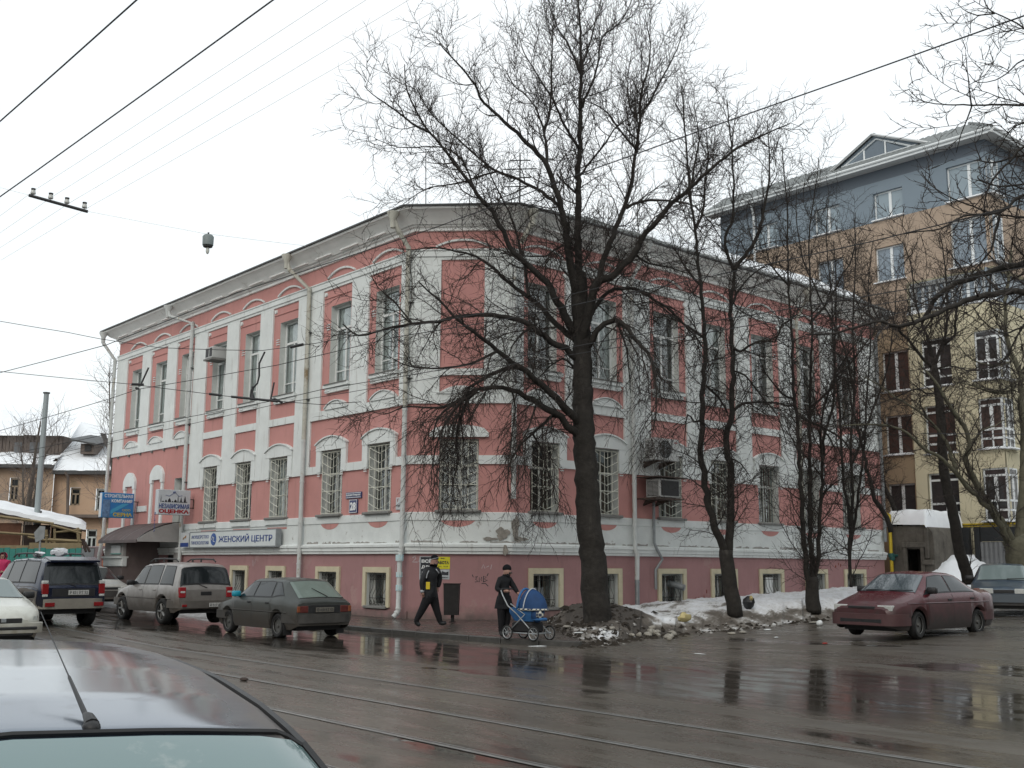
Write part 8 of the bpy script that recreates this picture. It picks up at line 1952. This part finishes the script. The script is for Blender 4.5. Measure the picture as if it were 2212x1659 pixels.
q = MB(); q.grid(lambda u, v: ((lambda a, e: (.12+.40*math.cos(e)*math.cos(a), .235*math.cos(e)*math.sin(a), .64+.42*math.sin(e)))(-math.pi*.62+u*math.pi*1.24, v*math.pi/2)), 28, 10); q.obj('hood', M_PB, t, MPr, smooth=True)
q = MB(); q.tube([(.12+.41*math.cos(a), .243*math.sin(a), .655) for a in np.linspace(-math.pi*.62, math.pi*.62, 21)], .024, 6); q.obj('hood_trim', M_CHK, t, MPr, smooth=True)
q = MB(); q.tube([(-.04+.02*math.sin(a), .24*math.cos(a), .66+.40*math.sin(a)) for a in np.linspace(0, math.pi, 17)], .026, 6); q.obj('hood_edge', M_PL, t, MPr, smooth=True)
q = MB(); q.tube([(.12+.05*math.sin(a), .243*math.cos(a), .65+.42*math.sin(a)) for a in np.linspace(0, math.pi, 17)], .012, 5); q.obj('hood_rib', mat('white_pram_print', (.45, .48, .52), .8), t, MPr, smooth=True)
q = MB(); q.ball((.34, -.06, .56), .16, 14, 8, (.9, .8, 1)); q.obj('apron', M_PB, t, MPr, smooth=True); q = MB(); q.ball((.44, -.10, .56), .095, 12, 8, (.8, .9, 1)); q.obj('checked_pocket', M_CHK, t, MPr, smooth=True)
q = MB(); q.rbox(.28, .52, -.16, .06, .44, .50, .02); q.obj('footmuff', M_PL, t, MPr)
q = MB(); q.rbox(-.24, .30, -.2, .2, .20, .40, .03); q.obj('basket', M_BSK, t, MPr)

# ================================================================== STREET BIN
bc = at(975, 1344, 31.2); t = thing('litter_bin', 'tall dark metal litter bin on a short post against the mauve wall', 'bin', (bc.x, 31.2, bc.z))
MBn = Matrix.Translation((bc.x, 31.2, bc.z)) @ Matrix.Rotation(R(-4), 4, 'Z')
M_BIN = mat('dark_bin_metal', (.022, .020, .020), .6, .4, .3, var=.4, vs=5)
q = MB(); q.add([(-.20, -.15, .20), (.20, -.15, .20), (.22, -.17, 1.06), (-.22, -.17, 1.06), (-.20, .15, .2), (.20, .15, .2), (.22, .17, 1.06), (-.22, .17, 1.06)], [(0, 1, 2, 3), (5, 4, 7, 6), (1, 5, 6, 2), (4, 0, 3, 7), (1, 0, 4, 5)]); q.obj('drum', M_BIN, t, MBn)
q = MB()
for a in ((-.235, .235, -.185, -.165), (-.235, .235, .165, .185), (-.235, -.215, -.165, .165), (.215, .235, -.165, .165)): q.box(a[0], a[1], a[2], a[3], 1.05, 1.075)
q.obj('rim', M_BIN, t, MBn); q = MB(); q.cyl((.03, 0, 0), (.03, 0, .2), .05, .05, 8); q.cyl((.03, 0, 0), (.03, 0, .02), .1, .1, 8); q.obj('post', M_BIN, t, MBn)

# ================================================================== OVERHEAD WIRES
def wire(name, label, pts, r=.007, cat='wire', mt=None, group=None):
    P3 = [at(*p) for p in pts]
    # extend both ends beyond the frame
    out = []
    for a, b_ in zip(P3[:-1], P3[1:]):
        n = max(2, int((b_-a).length/2))
        for k in range(n):
            u = k/n; p = a.lerp(b_, u); out.append(p - Vector((0, 0, .012*math.sin(math.pi*u)*(b_-a).length*.12)))
    out.append(P3[-1]); q = MB(); q.tube(out, r*(1.35 if mt is None else 1), 5); return tag(q.obj(name, mt or M_WIRE, None), label, cat, group)
M_FAINT = mat('bloom_paled_cable', (.80, .82, .83), .6)  # sky bloom over the thin wires put into their colour as near white
wire('tram_wire', 'thick black cable crossing the top left corner of the sky', [(-150, 398, 13), (0, 262, 12), (295, 0, 9.5), (450, -140, 8.4)], .0065)
wire('tram_wire', 'second thick black cable, running from the left edge up to the top', [(-200, 566, 16), (0, 425, 14), (150, 318, 13), (590, 0, 10), (760, -124, 9)], .0068)
wire('overhead_cable', 'long black cable rising across the facades and the big tree to the top right', [(-60, 828, 33), (0, 805, 32), (230, 745, 29), (512, 632, 25.5), (933, 494, 21.5), (1254, 375, 18.6), (1536, 274, 16.5), (2212, 34, 12.5), (2360, -20, 11.8)], .0078)
wire('tram_wire', 'contact wire passing in front of the upper windows of the left facade', [(-60, 947, 30), (0, 930, 29), (232, 863, 26), (297, 841, 25.4), (597, 789, 22.5), (855, 728, 20), (1109, 686, 18.3), (1280, 650, 17), (1877, 523, 13.5), (2212, 440, 12), (2350, 405, 11.5)], .006)
wire('tram_wire', 'upper of two close wires below the upper windows', [(0, 985, 33), (416, 899, 27), (597, 864, 24.7), (701, 840, 23.4), (1109, 772, 19.5), (1500, 700, 16.6), (2000, 618, 14), (2300, 560, 12.8)], .006)
wire('tram_wire', 'lower of two close wires below the upper windows', [(0, 1005, 34), (300, 941, 29), (597, 873, 25.2), (1109, 786, 20), (1600, 706, 16.6), (2300, 590, 13.2)], .005)
wire('overhead_cable', 'thin cable sloping down across the blue balcony level at the right', [(1500, 790, 27), (1877, 690, 23), (2212, 615, 20), (2320, 590, 19)], .007)
wire('overhead_cable', 'thin level cable crossing the cream block windows', [(1990, 936, 30), (2212, 938, 28), (2300, 938, 27)], .009)
wire('span_wire', 'slack span wire with clamps sagging over the far windows', [(-60, 686, 27), (0, 694, 26.5), (146, 718, 26), (216, 732, 25.8), (343, 751, 25.4), (480, 756, 25), (567, 757, 24.8), (680, 742, 24.4), (783, 722, 24), (1109, 665, 23), (1300, 620, 22.4)], .006)
wire('span_wire', 'span wire carrying the crossing fittings before the left facade', [(-60, 793, 27.5), (5, 803, 27), (284, 830, 25.6), (459, 852, 24.9), (500, 857, 24.8), (595, 866, 24.5), (692, 874, 24.3), (780, 868, 24)], .006)
wire('hanging_cable', 'faint span cable holding the crossarm and the street lamp', [(-80, 376, 22), (0, 405, 22), (65, 422, 22), (187, 456, 22), (440, 504, 22), (660, 531, 23.5)], .004, mt=M_FAINT)
for k, (a, b_, c, d) in enumerate(((76, 410, 720, -8), (119, 421, 800, -6), (159, 433, 886, -2), (198, 444, 980, 0))):
    wire('power_line', ('leftmost', 'second from left', 'third from left', 'rightmost')[k]+' of four lines paled for sky bloom, running up from the insulators', [(a-160-k*12, b_+118, 24), (a, b_, 22), (c, d, 14.5), (c+200, d-130, 13)], .0035, mt=M_FAINT, group='bloom-paled lines on the crossarm insulators')
# crossarm with four insulators
t = thing('crossarm', 'black crossarm hung on a cable with four porcelain insulators', 'crossarm', at(126, 440, 22))
q = MB(); q.tube([at(63, 422, 22), at(189, 457, 22)], .035, 6); q.obj('bar', M_WIRE, t)
for px, py in ((71, 424), (109, 434), (144, 444), (182, 454)):
    c = at(px, py, 22); q = MB(); q.cyl(c, c+Vector((0, 0, .05)), .012, .012, 6); q.tube([c+Vector((0, 0, .05)), c+Vector((0, 0, .07)), c+Vector((0, 0, .12)), c+Vector((0, 0, .14))], [.05, .055, .045, .03], 10); o = q.obj('insulator', mat('porcelain', (.45, .46, .44), .3) if 'porcelain' not in MT else MT['porcelain'], t)
    q = MB(); q.cyl(c+Vector((0, 0, .14)), c+Vector((0, 0, .17)), .045, .05, 8); q.obj('insulator_cap', M_WIRE, o)
# hanging street lamp
c = at(450, 510, 22); t = thing('street_lamp', 'grey drum-shaped street lamp hanging over the road with a bare bulb', 'lamp', c)
q = MB(); q.tube([c+Vector((0, 0, .02)), c+Vector((0, 0, -.02)), c+Vector((0, 0, -.20)), c+Vector((0, 0, -.22))], [.09, .12, .115, .09], 12); q.obj('housing', mat('lamp_grey', (.17, .20, .20), .5, .4), t, smooth=40)
q = MB(); q.tube([c+Vector((0, 0, -.22)), c+Vector((0, 0, -.24))], [.10, .095], 12); q.cyl(c+Vector((0, 0, .02)), c+Vector((0, 0, .08)), .02, .02, 6); q.obj('collar', M_WIRE, t)
q = MB(); q.ball(c+Vector((0, 0, -.31)), .04, 10, 8, (1, 1, 2.1)); q.obj('bulb', mat('milk_bulb', (.55, .56, .52), .2), t, smooth=True)
# fittings on the span wires
def fit(name, label, parts, c):
    t = thing(name, label, 'tram fitting', at(*c))
    for nm, pts, r in parts: q = MB(); q.tube([at(*p) for p in pts], r, 6); q.obj(nm, M_WIRE, t)
fit('wire_clamp', 'black cross clamp with a short arm before the leftmost upper window', [('arm', [(305, 829, 25.4), (321, 794, 25.4)], .022), ('clamp_body', [(285, 830, 25.5), (310, 831, 25.5)], .035), ('pulley', [(293, 838, 25.5), (300, 840, 25.5)], .03)], (298, 832, 25.5))
fit('crossing_bar', 'long black tram wire crossing bar with an insulator before the fifth upper window', [('bar', [(500, 857, 24.8), (600, 867, 24.5)], .030), ('insulator', [(545, 861, 24.7), (545, 848, 24.7), (546, 835, 24.7)], [.06, .02, .035]), ('arm', [(585, 862, 24.6), (592, 826, 24.6)], .02), ('clamp_body', [(578, 866, 24.6), (594, 862, 24.6), (610, 870, 24.6)], .03)], (550, 862, 24.7))
wire('feeder_cable', 'S-shaped black feeder cable dropping from the span wire to the crossing bar', [(572, 760, 24.8), (560, 785, 24.8), (560, 812, 24.8), (556, 828, 24.75), (543, 843, 24.7), (541, 858, 24.7)], .016)
fit('strain_insulator', 'slim black strain insulator on the span wire before the second downpipe', [('insulator_rod', [(628, 750, 24.6), (655, 744, 24.5)], .035)], (640, 747, 24.5))
fit('strain_insulator', 'small black strain insulator left of the crossing bar', [('insulator_rod', [(452, 851, 24.9), (478, 854, 24.9)], .032)], (465, 852, 24.9))
wire('span_wire', 'fine stay wire crossing low over the old ochre house', [(105, 993, 50), (140, 985, 49), (240, 958, 46)], .01, mt=M_WIRE)
